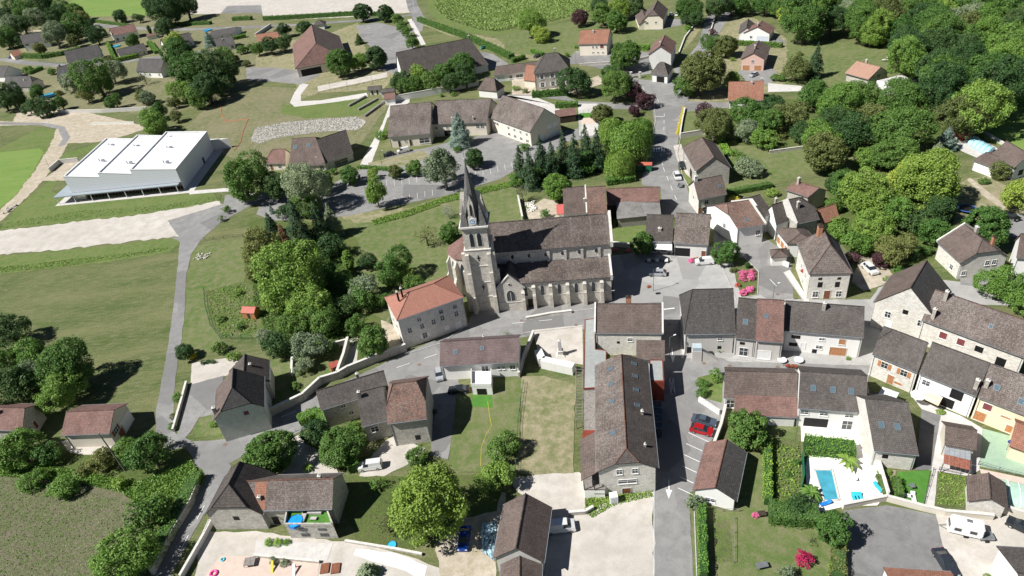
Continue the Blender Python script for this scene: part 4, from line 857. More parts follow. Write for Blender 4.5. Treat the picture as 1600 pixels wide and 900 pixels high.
# --- right hand farm and rows
HH('b32', 'stone_farm', 'great stone farm with steep brown roof, right slope darkened for shade, and white stone gable', (1420, 510),
 B((1365, 472), (1392, 430), 6.2, (1423, 449), pitch=45, wall=W_WSTONE, roof=RF_BROWN, roof2=RF_SLATE, ov=.3, ve=.15, wins=[('d', .52, 5.4, 1, 1, 'hole'), ('d', .25, 3.4, 1, 1.4, 'w'), ('d', .8, 3.6, 1, 1.4, 'w'), ('d', .3, .4, 1.2, 2.2, 'wclosed')]), cat='farm')  # slate on the right slope: mostly shade put into the tile colour
HH('b32b', 'farm_wing', 'long farm wing with lichened roof and dark red shutters', (1520, 540),
 B((1440, 499.5), (1602, 559), 6.0, (1461, 453), pitch=38, wall=W_WSTONE, roof=RF_MOSS, ridge=RF_PINK, ve=.1, sky=(('a', .62, .45, .7, .9),), chim=((.075, .12, 2.3, .6, .6), (.11, .75, 2.2, .6, .6)), wins=[('a', .24, 3.2, 1.3, 1.5, 'maroon'), ('a', .42, 3.2, 1.3, 1.5, 'maroon'), ('a', .6, 3.2, 1.4, 1.3, 'hole'), ('a', .82, 1.4, 1.6, 2.4, 'hole')]), cat='farm')
HH('row1', 'row_house', 'stone end house of the diagonal row with orange shutters and half hipped roof', (1400, 590),
 B((1363, 553), (1434, 582), 5.6, (1397, 515), pitch=38, hip=(2.0, 0), clip=(.5, 0), wall=W_WSTONE, roof=RF_GREYB, ve=.1, wins=[('a', .3, 3.2, 1.1, 1.3, 'bs'), ('a', .74, 3.2, 1.1, 1.3, 'bs'), ('a', .5, .1, 1.1, 2.1, 'garage'), ('a', .68, .7, 1.3, .6, 'closed')]))
HH('row2', 'row_house', 'white middle house of the diagonal row with cream awning', (1470, 615),
 B((1436, 583), (1526, 619), 5.6, (1457, 534), pitch=38, wall=W_WHITE, roof=RF_GREYB, ve=.1, chim=((.9, .15, 2, .6, .6),), wins=[('a', .15, 3.2, 1.2, 1.1, 'w'), ('a', .7, 2.8, 2, 2, 'hole'), ('a', .58, .3, 2.4, 2, 'hole'), ('a', .12, .3, 1, 1.2, 'w')]))
HH('row3', 'row_house', 'yellow end house of the diagonal row with two skylights', (1565, 650),
 B((1528, 620), (1612, 652), 5.6, (1549, 569), pitch=36, wall=W_YELLOW, roof=RF_MOSS, ve=.1, chim=((.03, .3, 1.6, .6, .6),), sky=(('a', .26, .35, .9, 1.2), ('a', .74, .22, .9, 1.2)), wins=[('a', .22, 3.2, 1.3, 1.4, 'maroon'), ('a', .15, .3, 1.6, 2, 'closed'), ('a', .8, .3, 2, 1.6, 'closed'), ('a', .6, 3, 1.4, .4, 'closed')]))
HH('b34', 'house', 'grey rendered house with dark ribbed roof and stair porch by the main street', (1110, 545),
 B((1069, 522), (1150, 521), 5.6, (1080, 452), pitch=40, hip=(2.0, 0), clip=(0, 0), wall=W_GREY, roof=RF_SLATE, ridge=RF_SLATE, wins=[('a', .72, 3.6, .9, .8, 'w'), ('a', .72, 1.2, .8, .8, 'hole'), ('a', .1, .2, 1.1, 1.6, 'hole'), ('d', .5, 3, .9, 1.2, 'w')]))
HH('b35', 'house', 'narrow dark roofed house left of the pink roof in the central terrace', (1165, 550),
 B((1147, 527), (1181, 531), 5.0, (1152, 465), pitch=38, wall=W_GREY, roof=RF_DARK, ve=.1, sky=(('a', .45, .35, 1, 1.3),), wins=[('a', .4, 3, 1, .7, 'hole'), ('a', .5, .2, 1.6, 2, 'w')]))
HH('b36', 'house', 'narrow house with pinkish red roof in the central terrace', (1205, 552),
 B((1181, 532), (1224, 535), 5.2, (1184, 467), pitch=38, wall=W_GREY, roof=RF_PINK, ve=.1, sky=(('a', .35, .55, .8, 1),), wins=[('a', .35, .3, 2.6, 2, 'wclosed')]))
HH('b37', 'house', 'long white house with grey brown roof and terracotta garage doors in the central terrace', (1285, 550),
 B((1225, 516), (1350, 527), 5.6, (1228, 470), pitch=37, wall=W_WHITE, roof=RF_GREYB, ve=.15, chim=((.47, .75, 1.8, .6, .6),), wins=[('a', .16, 3.4, 1.7, .9, 'hole'), ('a', .14, 1.4, 1.6, .9, 'hole'), ('a', .27, .9, .8, 1.5, 'wdoor'), ('a', .5, 3.6, 1, .6, 'w'), ('a', .48, 1.4, 1.1, .8, 'w'), ('a', .76, 3.0, 1.1, 1.3, 'closed'), ('a', .73, .1, 3, 2, 'garage'), ('a', .43, .1, .9, 1, 'hole')]))
HH('b38', 'low_building', 'low building with brown roof and lower pink lean-to left of the white modern house', (1190, 625),
 B((1131, 621), (1246, 625), 3.2, (1132, 580), pitch=33, wall=W_PALEG, roof=RF_BROWN, wins=[('a', .08, .3, 1.4, 1.8, 'w')]),
 B((1147, 648), (1246, 652), 2.6, (1147, 617), pitch=17, mono=True, wall=W_PALEG, roof=RF_PINK, ov=.15, gutter=True), cat='outbuilding')
HH('b39', 'white_house', 'white modern house with three skylights in its brown roof above the pool terrace', (1300, 660),
 B((1247, 637), (1354, 645), 5.0, (1250, 580), pitch=36, wall=W_WHITE, roof=RF_GREYB, ve=.15, sky=(('a', .21, .48, 1, 1.3), ('a', .5, .47, 1, 1.3), ('a', .77, .46, 1, 1.3)), wins=[('a', .1, 3.2, 1.3, .7, 'w'), ('a', .4, 3.2, 1.3, .7, 'w'), ('a', .78, 3.2, 1.3, .7, 'w'), ('a', .3, .2, 4, 2.1, 'hole'), ('a', .78, .2, 1.6, 2.1, 'w')]))
HH('b40', 'house', 'brown roofed house with two skylights and stone base right of the pool terrace', (1398, 715),
 B((1366, 704), (1436, 711), 4.2, (1352, 622), pitch=36, wall=W_WSTONE, roof=RF_GREYB, ve=.12, sky=(('a', .27, .45, 1, 1.3), ('a', .63, .44, 1, 1.3)), wins=[('a', .3, 2.2, .9, .9, 'hole')]))
HH('b41', 'shed', 'shed with brown tiles above the corrugated canopy', (1500, 705),
 B((1476, 695), (1526, 704), 3.2, (1478, 664), pitch=33, wall=W_BEIGE, roof=RF_BROWN, gutter=False), cat='shed')
HH('b42', 'pool_house', 'small pool house with brown roof beside the green covered pool', (1535, 790),
 B((1512, 783), (1510, 743), 2.8, (1548, 779), pitch=24, wall=W_WSTONE, roof=RF_BROWN, gutter=False), cat='pool house')
HH('b43', 'white_garage', 'white garage with ribbed roof at the bottom right corner', (1600, 900),
 B((1557, 853), (1640, 858), 3.6, D=-11, pitch=20, wall=W_WHITE, roof=RF_GREYB), cat='garage')
HH('b44', 'white_building', 'white building with orange tiled edge at the bottom beside the asphalt court', (1430, 910),
 B((1380, 886), (1486, 893), 4.2, D=-12, pitch=22, wall=W_WHITE, roof=RF_ORANGE, ve=.1), cat='building')
HH('b45', 'yellow_annex', 'yellow annex with terracotta roof at the right edge above the green court', (1600, 700),
 B((1577, 697), (1640, 720), 3.0, (1588, 659), pitch=30, wall=W_YELLOW, roof=RF_ORANGE, gutter=False), cat='annex')
HH('b46', 'stone_house', 'stone house with brown roof between two white parapet gables opposite the church', (983, 540),
 B((929, 520), (1036, 521), 6.2, (931, 474), pitch=38, wall=W_WSTONE, roof=RF_BROWN, parapet=(1, 1), ov=.2, chim=((.46, 1, 1.5, 1.1, .8, M_BRICK),), wins=[('a', .34, 3.2, .6, .6, 'hole'), ('a', .52, 3.9, .9, .8, 'w'), ('a', .66, 3.3, 1.1, 1, 'hole')]))
HH('b47', 'village_hall', 'long pale stone village hall with lichened half hipped roof and eight skylights', (985, 760),
 B((1029, 731), (1012, 564), 6.3, (979, 701), pitch=40, hip=(2.2, .6), clip=(.62, .62), wall=W_WSTONE, roof=RF_DARK, roof2=RF_MOSS, ov=.5, ridge=RF_ORANGE,  # darker right slope is mostly shade painted into the tiles
 sky=(('c', .26, .5, .9, 1.3), ('c', .72, .5, .9, 1.3), ('c', .55, .5, .9, 1.3), ('c', .88, .5, .9, 1.3), ('a', .5, .45, .9, 1.3), ('a', .65, .45, .9, 1.3), ('a', .79, .45, .9, 1.3), ('a', .92, .45, .9, 1.3)),
 chim=((.42, .35, .9, .4, .4), (.14, .35, .5, .3, .3)),
 wins=[('d', .36, 5.1, .9, 1.1, 'w'), ('d', .64, 5.1, .9, 1.1, 'w'), ('d', .5, 2.7, 3.0, .9, 'w'), ('d', .52, .1, 1.4, 1.3, 'brdoor')]),
 B((908, 751), (906, 687), 4.6, (946, 731), pitch=15, mono=True, wall=M_DARKW, roof=RF_BROWN, nowall=True, gutter=False), cat='hall')
HH('b48', 'shed', 'long shed with red roof, right slope coloured dark for shade, below the parking bays', (1130, 775),
 B((1151, 783), (1167, 706), 3.0, (1117, 761), pitch=30, wall=W_WHITE, roof=RF_SLATE, roof2=RF_PINK, ridge=RF_ORANGE, gutter=True, wins=[('d', .6, .9, 1.5, .8, 'w')]), cat='shed')  # right slope's anthracite mostly stands for shade, red for the lit side
HH('b49', 'barn', 'tall brown roofed barn beside the gravel lot at the bottom', (825, 880),
 B((850, 879), (862, 792), 4.2, (805, 857), pitch=38, wall=W_GREY, roof=RF_BROWN, ov=.5),
 B((848, 960), (846, 873), 3.4, (812, 955), pitch=30, wall=W_GREY, roof=RF_BROWN, ov=.4), cat='barn')
HH('b50', 'house', 'white house with smooth plum roof and terrace below the mairie', (750, 600),
 B((687, 572), (811, 565), 4.4, (688, 534), pitch=33, wall=W_WHITE, roof=roofm('roof_plum', (0.225, 0.150, 0.140), (0.195, 0.130, 0.122), (0.28, 0.22, 0.21), .2), ov=.5, sky=(('a', .2, .45, .9, 1.1), ('a', .54, .55, .8, 1)), chim=((.55, 1, .6, .3, .3),), wins=[('a', .56, 1.6, 1.4, 1.7, 'w'), ('a', .74, 2.2, .5, .6, 'w'), ('a', .8, 2.2, .5, .6, 'w'), ('a', .92, 2, 1.1, 1, 'w')]))
HH('b51', 'farmhouse', 'wide old farmhouse with dark sagging roof on the bend of the street', (560, 660),
 B((501, 641), (608, 608), 5.4, (494, 611), pitch=38, wall=W_STONE, roof=RF_GREYB, ov=.5, chim=((.6, 1, 1, .5, .5),), wins=[('a', .3, 4, .9, .9, 'w'), ('a', .38, 1.6, .9, .9, 'w'), ('a', .55, 1.6, .7, .7, 'w')]),
 B((565, 667), (607, 656), 4.8, (557, 614), pitch=38, wall=W_STONE, roof=RF_GREYB, chim=((.05, .8, 1.6, .5, .5),), wins=[('a', .4, 2.4, 1.4, 1.2, 'w')]))
HH('b52', 'tower_house', 'square stone tower house with reddish lichened hipped roof', (640, 690),
 B((605, 662), (667, 654), 6.6, (614, 600), pitch=42, hip=(1.5, 1.5), clip=(.45, .45), wall=W_STONE, roof=RF_MIX, wins=[('a', .65, 1, 1, 1.2, 'hole')]))
HH('b53', 'steep_house', 'tall house with steep half hipped roof, right slope blackened for shade, and grey green gable', (375, 675),
 B((413, 635), (413, 588), 6.4, (362, 607), pitch=46, hip=(3.2, 0), clip=(.42, 0), wall=plain('green_grey_render', (0.62, 0.63, 0.55), .9, var=.1), roof=RF_BLACKSHADE, roof2=RF_BROWN, ov=.45, chim=((.12, 1.8, 1.2, .6, .6),), wins=[('d', .36, 5.4, 1, 1, 'maroon'), ('a', .5, 1, 1, 2, 'w')]),  # black right slope mostly paints shade, brown left slope the lit side
 B((421, 596), (421, 562), 5.0, (380, 588), pitch=42, wall=W_CREAM, roof=RF_DARK, chim=((.3, 1.7, 1, .6, .6), (.5, .7, .6, .5, .5))))
HH('b54', 'garage_house', 'dusky roofed garage building with white gable and brown shutters beside the lane', (150, 690),
 B((95, 680), (171, 677), 4.2, (103, 644), pitch=22, wall=W_BEIGE, roof=RF_PINK, ov=.4, wins=[('b', .22, 2.2, 1.2, 1.3, 's'), ('b', .36, .1, 2, 2, 'brdoor'), ('b', .72, .1, 4, 2.8, 'wclosed')]), cat='garage')
HH('b55', 'stone_cottage', 'stone cottage with dusky roof at the left edge under the trees', (25, 690),
 B((35, 673), (-25, 671), 4.0, (37, 638), pitch=22, wall=W_STONE, roof=RF_PINK, chim=((.7, .6, 2, .5, .5),), wins=[('d', .5, .8, 1, 1.9, 'maroon'), ('d', .25, 2.2, .8, .8, 'w')]))
HH('b56', 'old_stone_house', 'old stone house with long lichened roof, orange tile patch and roof terrace pool', (430, 820),
 B((378, 798), (519, 795), 4.6, (382, 751.5), pitch=36, wall=W_STONE, roof=RF_MOSS, ridge=RF_ORANGE, ve=.15, chim=((.18, .3, .9, .5, .5), (.83, 1, .6, .5, .5)), wins=[('a', .12, 1.6, .8, 1, 'w'), ('a', .3, .2, 1.2, 2, 'hole'), ('a', .75, 2.4, .9, 1, 'hole'), ('a', .92, 2.4, 1.2, 1.2, 'w')]),
 B((319, 805), (350, 745), 4.4, (356, 756), pitch=38, hip=(2.4, 1), clip=(.4, .4), wall=W_STONE, roof=RF_DARK, wins=[('d', .5, 2.6, 1.1, 1, 'hole')]))

_f = HS['b56'][1][0]; _t = (_f['H2'] - _f['h']) / (_f['D'] / 2)
m = MB()
def _p(x, y): q = _f['W'](x, y, _f['h'] + y * _t + .035); return q
_x0, _x1, _y1 = _f['L'] * .13, _f['L'] * .26, _f['D'] * .47
m.face([_p(_x0, .05), _p(_x1, .05), _p(_x1, _y1), _p(_x0, _y1)], [(0, 0), (_x1, 0), (_x1, 4), (0, 4)]); m.build('new_tile_patch', RF_ORANGE, HS['b56'][0])
# ------------------------------------------------------------------ church
ch = empty('church', at(850, 450), 'big stone church with tall slate spire, clock and lichened tile roofs', 'church')
_o = np.array([-6.2, 135.0]); _ux = np.array([0.993, -0.119]); _un = np.array([0.119, 0.993])
def K(x, y, z): return np.array([*(_o + _ux * x + _un * y), z])
UX = np.array([*_ux, 0]); UN = np.array([*_un, 0])
def cbox(mb, x0, x1, y0, y1, z0, z1):
 p = [K(x0, y0, z0), K(x1, y0, z0), K(x1, y1, z0), K(x0, y1, z0)]
 mb.hexa(p + [q + np.array([0, 0, z1 - z0]) for q in p])
NX0, NX1, YA, YN, YR = -3.0, 30.2, -2.6, 3.2, 8.3
YF, YB = 2 * YR - YN, 2 * YR - YA
ZA, ZAT, ZN, ZR = 7.2, 8.8, 12.7, 17.3
# walls
m = MB()
def gab(mb, x0, x1):
 prof = [(YN, -.5), (YF, -.5), (YF, ZN), (YR, ZR - .2), (YN, ZN)]
 a = [K(x0, y, z) for y, z in prof]; b = [K(x1, y, z) for y, z in prof]
 mb.face(a[::-1]); mb.face(b)
 for i in range(5): j = (i + 1) % 5; mb.face([a[i], a[j], b[j], b[i]])
gab(m, NX0, NX1); m.build('nave_wall', W_CHURCH, ch)
for y0, y1, nm in ((YA, YN - .02, 'aisle_wall'), (YF + .02, YB, 'aisle_wall')):
 m = MB(); e = YA if y0 == YA else YB; iy = YN - .02 if y0 == YA else YF + .02
 prof = [(e, -.5), (e, ZA), (iy, ZAT - .15), (iy, -.5)]
 a = [K(3.1, y, z) for y, z in prof]; b = [K(29.6, y, z) for y, z in prof]
 m.face(a); m.face(b[::-1])
 for i in range(4): j = (i + 1) % 4; m.face([a[j], a[i], b[i], b[j]])
 m.build(nm, W_CHURCH, ch)
# roofs with tile UV
def rplane(name, pts, mat, parent, th=.18):
 P = [np.array(p) for p in pts]; nr = np.cross(P[1] - P[0], P[2] - P[0]); nr /= np.linalg.norm(nr)
 if nr[2] < 0: P = P[::-1]; nr = -nr
 h_ = np.cross([0, 0, 1], nr); h_ /= np.linalg.norm(h_) + 1e-9; s_ = np.cross(nr, h_)
 uv = [(float(np.dot(p - P[0], h_)), float(np.dot(p - P[0], s_))) for p in P]
 mb = MB(); mb.face(P, uv); Q = [p - nr * th for p in P]; mb.face(Q[::-1], uv[::-1])
 for i in range(len(P)): j = (i + 1) % len(P); mb.face([P[i], Q[i], Q[j], P[j]])
 return mb.build(name, mat, parent)
rf = rplane('nave_roof', [K(NX0 - .1, YN - .5, ZN - .2), K(NX1 - .3, YN - .5, ZN - .2), K(NX1 - .3, YR, ZR + .15), K(NX0 - .1, YR, ZR + .15)], RF_CHURCH, ch)
rplane('nave_roof', [K(NX0 - .1, YF + .5, ZN - .2), K(NX1 - .3, YF + .5, ZN - .2), K(NX1 - .3, YR, ZR + .15), K(NX0 - .1, YR, ZR + .15)], RF_CHURCH, ch)
rplane('aisle_roof', [K(3.1, YA - .45, ZA + .02), K(29.4, YA - .45, ZA + .02), K(29.4, YN, ZAT + .15), K(3.1, YN, ZAT + .15)], RF_CHURCH, ch)
rplane('aisle_roof', [K(3.1, YB + .45, ZA + .02), K(29.4, YB + .45, ZA + .02), K(29.4, YF, ZAT + .15), K(3.1, YF, ZAT + .15)], RF_CHURCH, ch)
m = MB(); m.tube(K(NX0, YR, ZR + .2), K(NX1 - .4, YR, ZR + .2), .13, n=6); m.build('ridge_tiles', RF_MOSS, rf)
# west gable with raised coping
m = MB()
pr = [(YN - .7, ZN - .9), (YN - .7, ZN + .5), (YR, ZR + 1.0), (YF + .7, ZN + .5), (YF + .7, ZN - .9)]
a = [K(NX1 - .15, y, z) for y, z in pr]; b = [K(NX1 + .45, y, z) for y, z in pr]
m.face(a[::-1]); m.face(b)
for i in range(5): j = (i + 1) % 5; m.face([a[i], a[j], b[j], b[i]])
m.build('gable_coping', W_QUOIN, ch)
for sgn, e, iy in ((1, YA, YN), (-1, YB, YF)):
 m = MB(); pr = [(e - .5 * sgn, ZA - .8), (e - .5 * sgn, ZA + .6), (iy, ZAT + .75), (iy, ZAT - .8)]
 a = [K(29.45, y, z) for y, z in pr]; b = [K(29.95, y, z) for y, z in pr]
 m.face(a); m.face(b[::-1])
 for i in range(4): j = (i + 1) % 4; m.face([a[j], a[i], b[i], b[j]])
 m.build('gable_coping', W_QUOIN, ch)
# string courses and cornices
m = MB(); cbox(m, 3, 30.3, YA - .06, YA, 3.0, 3.16); m.build('string_course', W_QUOIN, ch)
m = MB(); cbox(m, 3, 30.3, YA - .3, YA + .02, ZA - .3, ZA - .06); m.build('cornice', W_QUOIN, ch)
m = MB(); cbox(m, 3, 30.2, YN - .3, YN + .02, ZN - .55, ZN - .3); m.build('cornice', W_QUOIN, ch)
m = MB(); cbox(m, 3, 30.2, YN - .12, YN - .02, ZAT + .2, ZAT + .34); m.build('roof_flashing', M_ZINC, ch)
# buttresses
def buttress(x, y, w, d, ztop, s=-1):
 m = MB()
 pr = [(0, -.4), (d, -.4), (d, ztop * .55), (d * .72, ztop * .64), (d * .72, ztop - .7), (0, ztop)]
 a = [K(x - w / 2, y + s * p, z) for p, z in pr]; b = [K(x + w / 2, y + s * p, z) for p, z in pr]
 m.face(a if s < 0 else a[::-1]); m.face(b[::-1] if s < 0 else b)
 for i in range(6): j = (i + 1) % 6; m.face([a[j], a[i], b[i], b[j]] if s < 0 else [a[i], a[j], b[j], b[i]])
 o = m.build('buttress', W_CHURCH, ch)
 m = MB(); cbox(m, x - w / 2 - .06, x + w / 2 + .06, y + s * d * .78 if s < 0 else y, y if s < 0 else y + d * .78, ztop - .75, ztop - .5); m.build('buttress_cap', W_QUOIN, o)
bxs = [11.6 + i * 3.95 for i in range(5)]
for x in bxs: buttress(x, YA, .75, 1.0, 6.6)
for x in bxs: buttress(x, YB, .75, 1.0, 6.6, 1)
for x in bxs: buttress(x - 4, YN, .6, .35, ZN - .6)
buttress(bxs[-1], YN, .6, .35, ZN - .6)
# lancets, oculi
def arch(mb, x, y, z, w, h, d=.06, pointed=True, s=-1, n=8):
 pts = [(-w / 2, 0), (w / 2, 0)]
 hh = h - (w * .8 if pointed else w / 2)
 for i in range(n + 1):
  t = i / n
  if pointed:
   if t <= .5: q = t * 2; pts.append((w / 2 - w / 2 * (1 - math.cos(q * math.pi / 2)) , hh + w * .8 * math.sin(q * math.pi / 2) ** 1.0 * 1.0))
   else: q = (1 - t) * 2; pts.append((-(w / 2 - w / 2 * (1 - math.cos(q * math.pi / 2))), hh + w * .8 * math.sin(q * math.pi / 2)))
  else: pts.append((w / 2 * math.cos(math.pi * t), hh + w / 2 * math.sin(math.pi * t)))
 a = [K(x + p, y + s * d, z + q) for p, q in pts]; b = [K(x + p, y + .1 * -s, z + q) for p, q in pts]
 mb.face(a if s < 0 else a[::-1])
 for i in range(len(a)): j = (i + 1) % len(a); mb.face([a[j], a[i], b[i], b[j]])
def cwin(x, y, z, w, h, pointed=True, mull=False, par=None):
 m = MB(); arch(m, x, y, z - .14, w + .3, h + .36, .05, pointed); fr = m.build('window_surround', W_QUOIN, par or ch)
 m = MB(); arch(m, x, y, z, w, h, .075, pointed); m.build('leaded_glass', M_GLASS, fr)
 if mull:
  m = MB(); cbox(m, x - .07, x + .07, y - .13, y - .08, z, z + h * .8); m.build('mullion', W_QUOIN, fr)
for i in range(5): cwin(bxs[i] - 1.95 + .0, YA, 3.3, .8, 2.7)
cwin(bxs[4] + 2.0, YA, 3.3, .8, 2.7) if bxs[4] + 2 < 29.3 else None
def disc(name, x, y, z, r, d, mat, par, n=18, off=0.0):
 m = MB(); a = [K(x + r * math.cos(2 * math.pi * i / n), y - d - off, z + r * math.sin(2 * math.pi * i / n)) for i in range(n)]
 b = [K(x + r * math.cos(2 * math.pi * i / n), y - off + .02, z + r * math.sin(2 * math.pi * i / n)) for i in range(n)]
 m.face(a)
 for i in range(n): j = (i + 1) % n; m.face([a[j], a[i], b[i], b[j]])
 return m.build(name, mat, par)
for i in range(6):
 o = disc('oculus_surround', 5.6 + i * 3.95 + 1.6, YN, 10.75, .85, .06, W_QUOIN, ch); disc('oculus_glass', 5.6 + i * 3.95 + 1.6, YN, 10.75, .6, .03, M_GLASS, o, off=.062)
m = MB(); cbox(m, 9.9, 11.0, YA - .08, YA + .05, 0, 2.3); m.build('side_door', M_DARKW, ch)
# side chapel with its own gable
PX0, PX1, PY = 3.1, 9.2, -3.5
pc = (PX0 + PX1) / 2
m = MB(); pr = [(PX0, -.4), (PX1, -.4), (PX1, 6.4), (pc, 9.6), (PX0, 6.4)]
a = [K(x, PY, z) for x, z in pr]; b = [K(x, YN, z) for x, z in pr]
m.face(a); m.face(b[::-1])
for i in range(5): j = (i + 1) % 5; m.face([a[j], a[i], b[i], b[j]])
m.build('chapel_wall', W_CHURCH, ch)
rplane('chapel_roof', [K(PX0 - .35, PY + .1, 6.35), K(pc, PY + .1, 9.9), K(pc, YN, 9.9), K(PX0 - .35, YN, 6.35)], RF_CHURCH, ch)
rplane('chapel_roof', [K(PX1 + .35, PY + .1, 6.35), K(pc, PY + .1, 9.9), K(pc, YN, 9.9), K(PX1 + .35, YN, 6.35)], RF_CHURCH, ch)
for s in (-1, 1):
 m = MB(); x1 = pc + s * (PX1 - pc + .45)
 q = [K(x1, PY - .12, 6.1), K(x1, PY + .3, 6.1), K(pc, PY + .3, 9.85), K(pc, PY - .12, 9.85)]
 m.hexa(q + [p + np.array([0, 0, .38]) for p in q]) if s > 0 else m.hexa([q[1], q[0], q[3], q[2]] + [p + np.array([0, 0, .38]) for p in (q[1], q[0], q[3], q[2])])
 m.build('chapel_coping', W_QUOIN, ch)
cwin(pc, PY, 2.9, 1.9, 2.9, mull=True)
o = disc('oculus_surround', pc, PY, 7.5, .42, .06, W_QUOIN, ch); disc('oculus_glass', pc, PY, 7.5, .28, .03, M_GLASS, o, off=.062)
m = MB(); cbox(m, PX0, PX1, PY - .08, PY, 2.3, 2.5); m.build('string_course', W_QUOIN, ch)
buttress(PX1 - .1, PY, .7, .7, 5.6)
# tower
m = MB(); cbox(m, -3, 3, -3, 3, -.5, 17.2); m.build('tower_shaft', W_CHURCH, ch)
m = MB(); cbox(m, -2.75, 2.75, -2.75, 2.75, 17.2, 22.6); bel = m.build('belfry', W_CHURCH, ch)
for z in (4.2, 8.3, 12.8, 17.1):
 m = MB(); cbox(m, -3.1, 3.1, -3.1, 3.1, z, z + .2); m.build('string_course', W_QUOIN, ch)
for z, e, hh in ((22.6, 3.05, .3), (22.9, 3.3, .35)):
 m = MB(); cbox(m, -e, e, -e, e, z, z + hh); m.build('tower_cornice', W_QUOIN, ch)
def tbut(x, y, dx, dy, ww=.85):
 m = MB()
 for z0, z1, k in ((-.4, 5.0, 1.0), (5.0, 11.5, .8), (11.5, 16.3, .55)):
  e = 1.45 * k
  if dx: cbox(m, min(x, x + dx * e), max(x, x + dx * e), y - ww / 2, y + ww / 2, z0, z1)
  else: cbox(m, x - ww / 2, x + ww / 2, min(y, y + dy * e), max(y, y + dy * e), z0, z1)
 o = m.build('tower_buttress', W_CHURCH, ch)
for x in (-2.5, 2.5): tbut(x, -3, 0, -1); tbut(x, 3, 0, 1)
for y in (-2.5, 2.5): tbut(-3, y, -1, 0)
tbut(3, -2.5, 1, 0, .7)
for x in (-.85, .85): cwin(x, -2.75, 18.0, .95, 3.4, pointed=True)
for x in (-.85, .85):        # louvre openings on the side faces
 for sx in (-1, 1):
  m = MB(); q = [K(sx * 2.82, x - .45, 18), K(sx * 2.82, x + .45, 18), K(sx * 2.82, x + .45, 20.6), K(sx * 2.82, x, 21.4), K(sx * 2.82, x - .45, 20.6)]
  m.face(q if sx > 0 else q[::-1]); m.build('belfry_louvre', M_GLASS, bel)
for z in (6.2, 14.2):
 m = MB(); cbox(m, -.13, .13, -3.05, -2.9, z, z + 1.5); cbox(m, -.4, .4, -3.049, -2.9, z + .7, z + .95); m.build('cross_slit', M_BLACK, ch)
# spire: square base to octagon to tip, in slate
SP = RF_SPIRE = roofm('spire_slate', (0.20, 0.195, 0.19), (0.125, 0.125, 0.125), (0.34, 0.33, 0.31), .6, tw=.3, th=.3)
tip = K(0, 0, 37.6)
oc = [K(2.35 * math.cos(R(22.5 + 45 * i)), 2.35 * math.sin(R(22.5 + 45 * i)), 24.4) for i in range(8)]
m = MB()
for i in range(8):
 a, b = oc[i], oc[(i + 1) % 8]; m.face([a, b, tip], [(0, 0), (1.8, 0), (.9, 13.4)])
sq = [K(s * 3.0, t * 3.0, 23.25) for s, t in ((1, 1), (-1, 1), (-1, -1), (1, -1))]
lo8 = [K(x, y, 23.25) for x, y in ((3, 1.2), (1.2, 3), (-1.2, 3), (-3, 1.2), (-3, -1.2), (-1.2, -3), (1.2, -3), (3, -1.2))]
for i in range(8): j = (i + 1) % 8; m.face([lo8[i], lo8[j], oc[j], oc[i]], [(0, 0), (2.4, 0), (2, 1.3), (.3, 1.3)])
sp = m.build('spire', SP, ch)
for i, (sx, sy) in enumerate(((1, 1), (-1, 1), (-1, -1), (1, -1))):      # corner broaches
 m = MB(); c = K(sx * 3, sy * 3, 23.25); a = K(sx * 3, sy * 1.1, 23.25); b = K(sx * 1.1, sy * 3, 23.25); t = K(sx * 1.75, sy * 1.75, 28.3)
 for q in ((a, c, t), (c, b, t), (b, a, t)): m.face(q, [(0, 0), (2, 0), (1, 5)])
 m.build('corner_pinnacle', SP, sp)
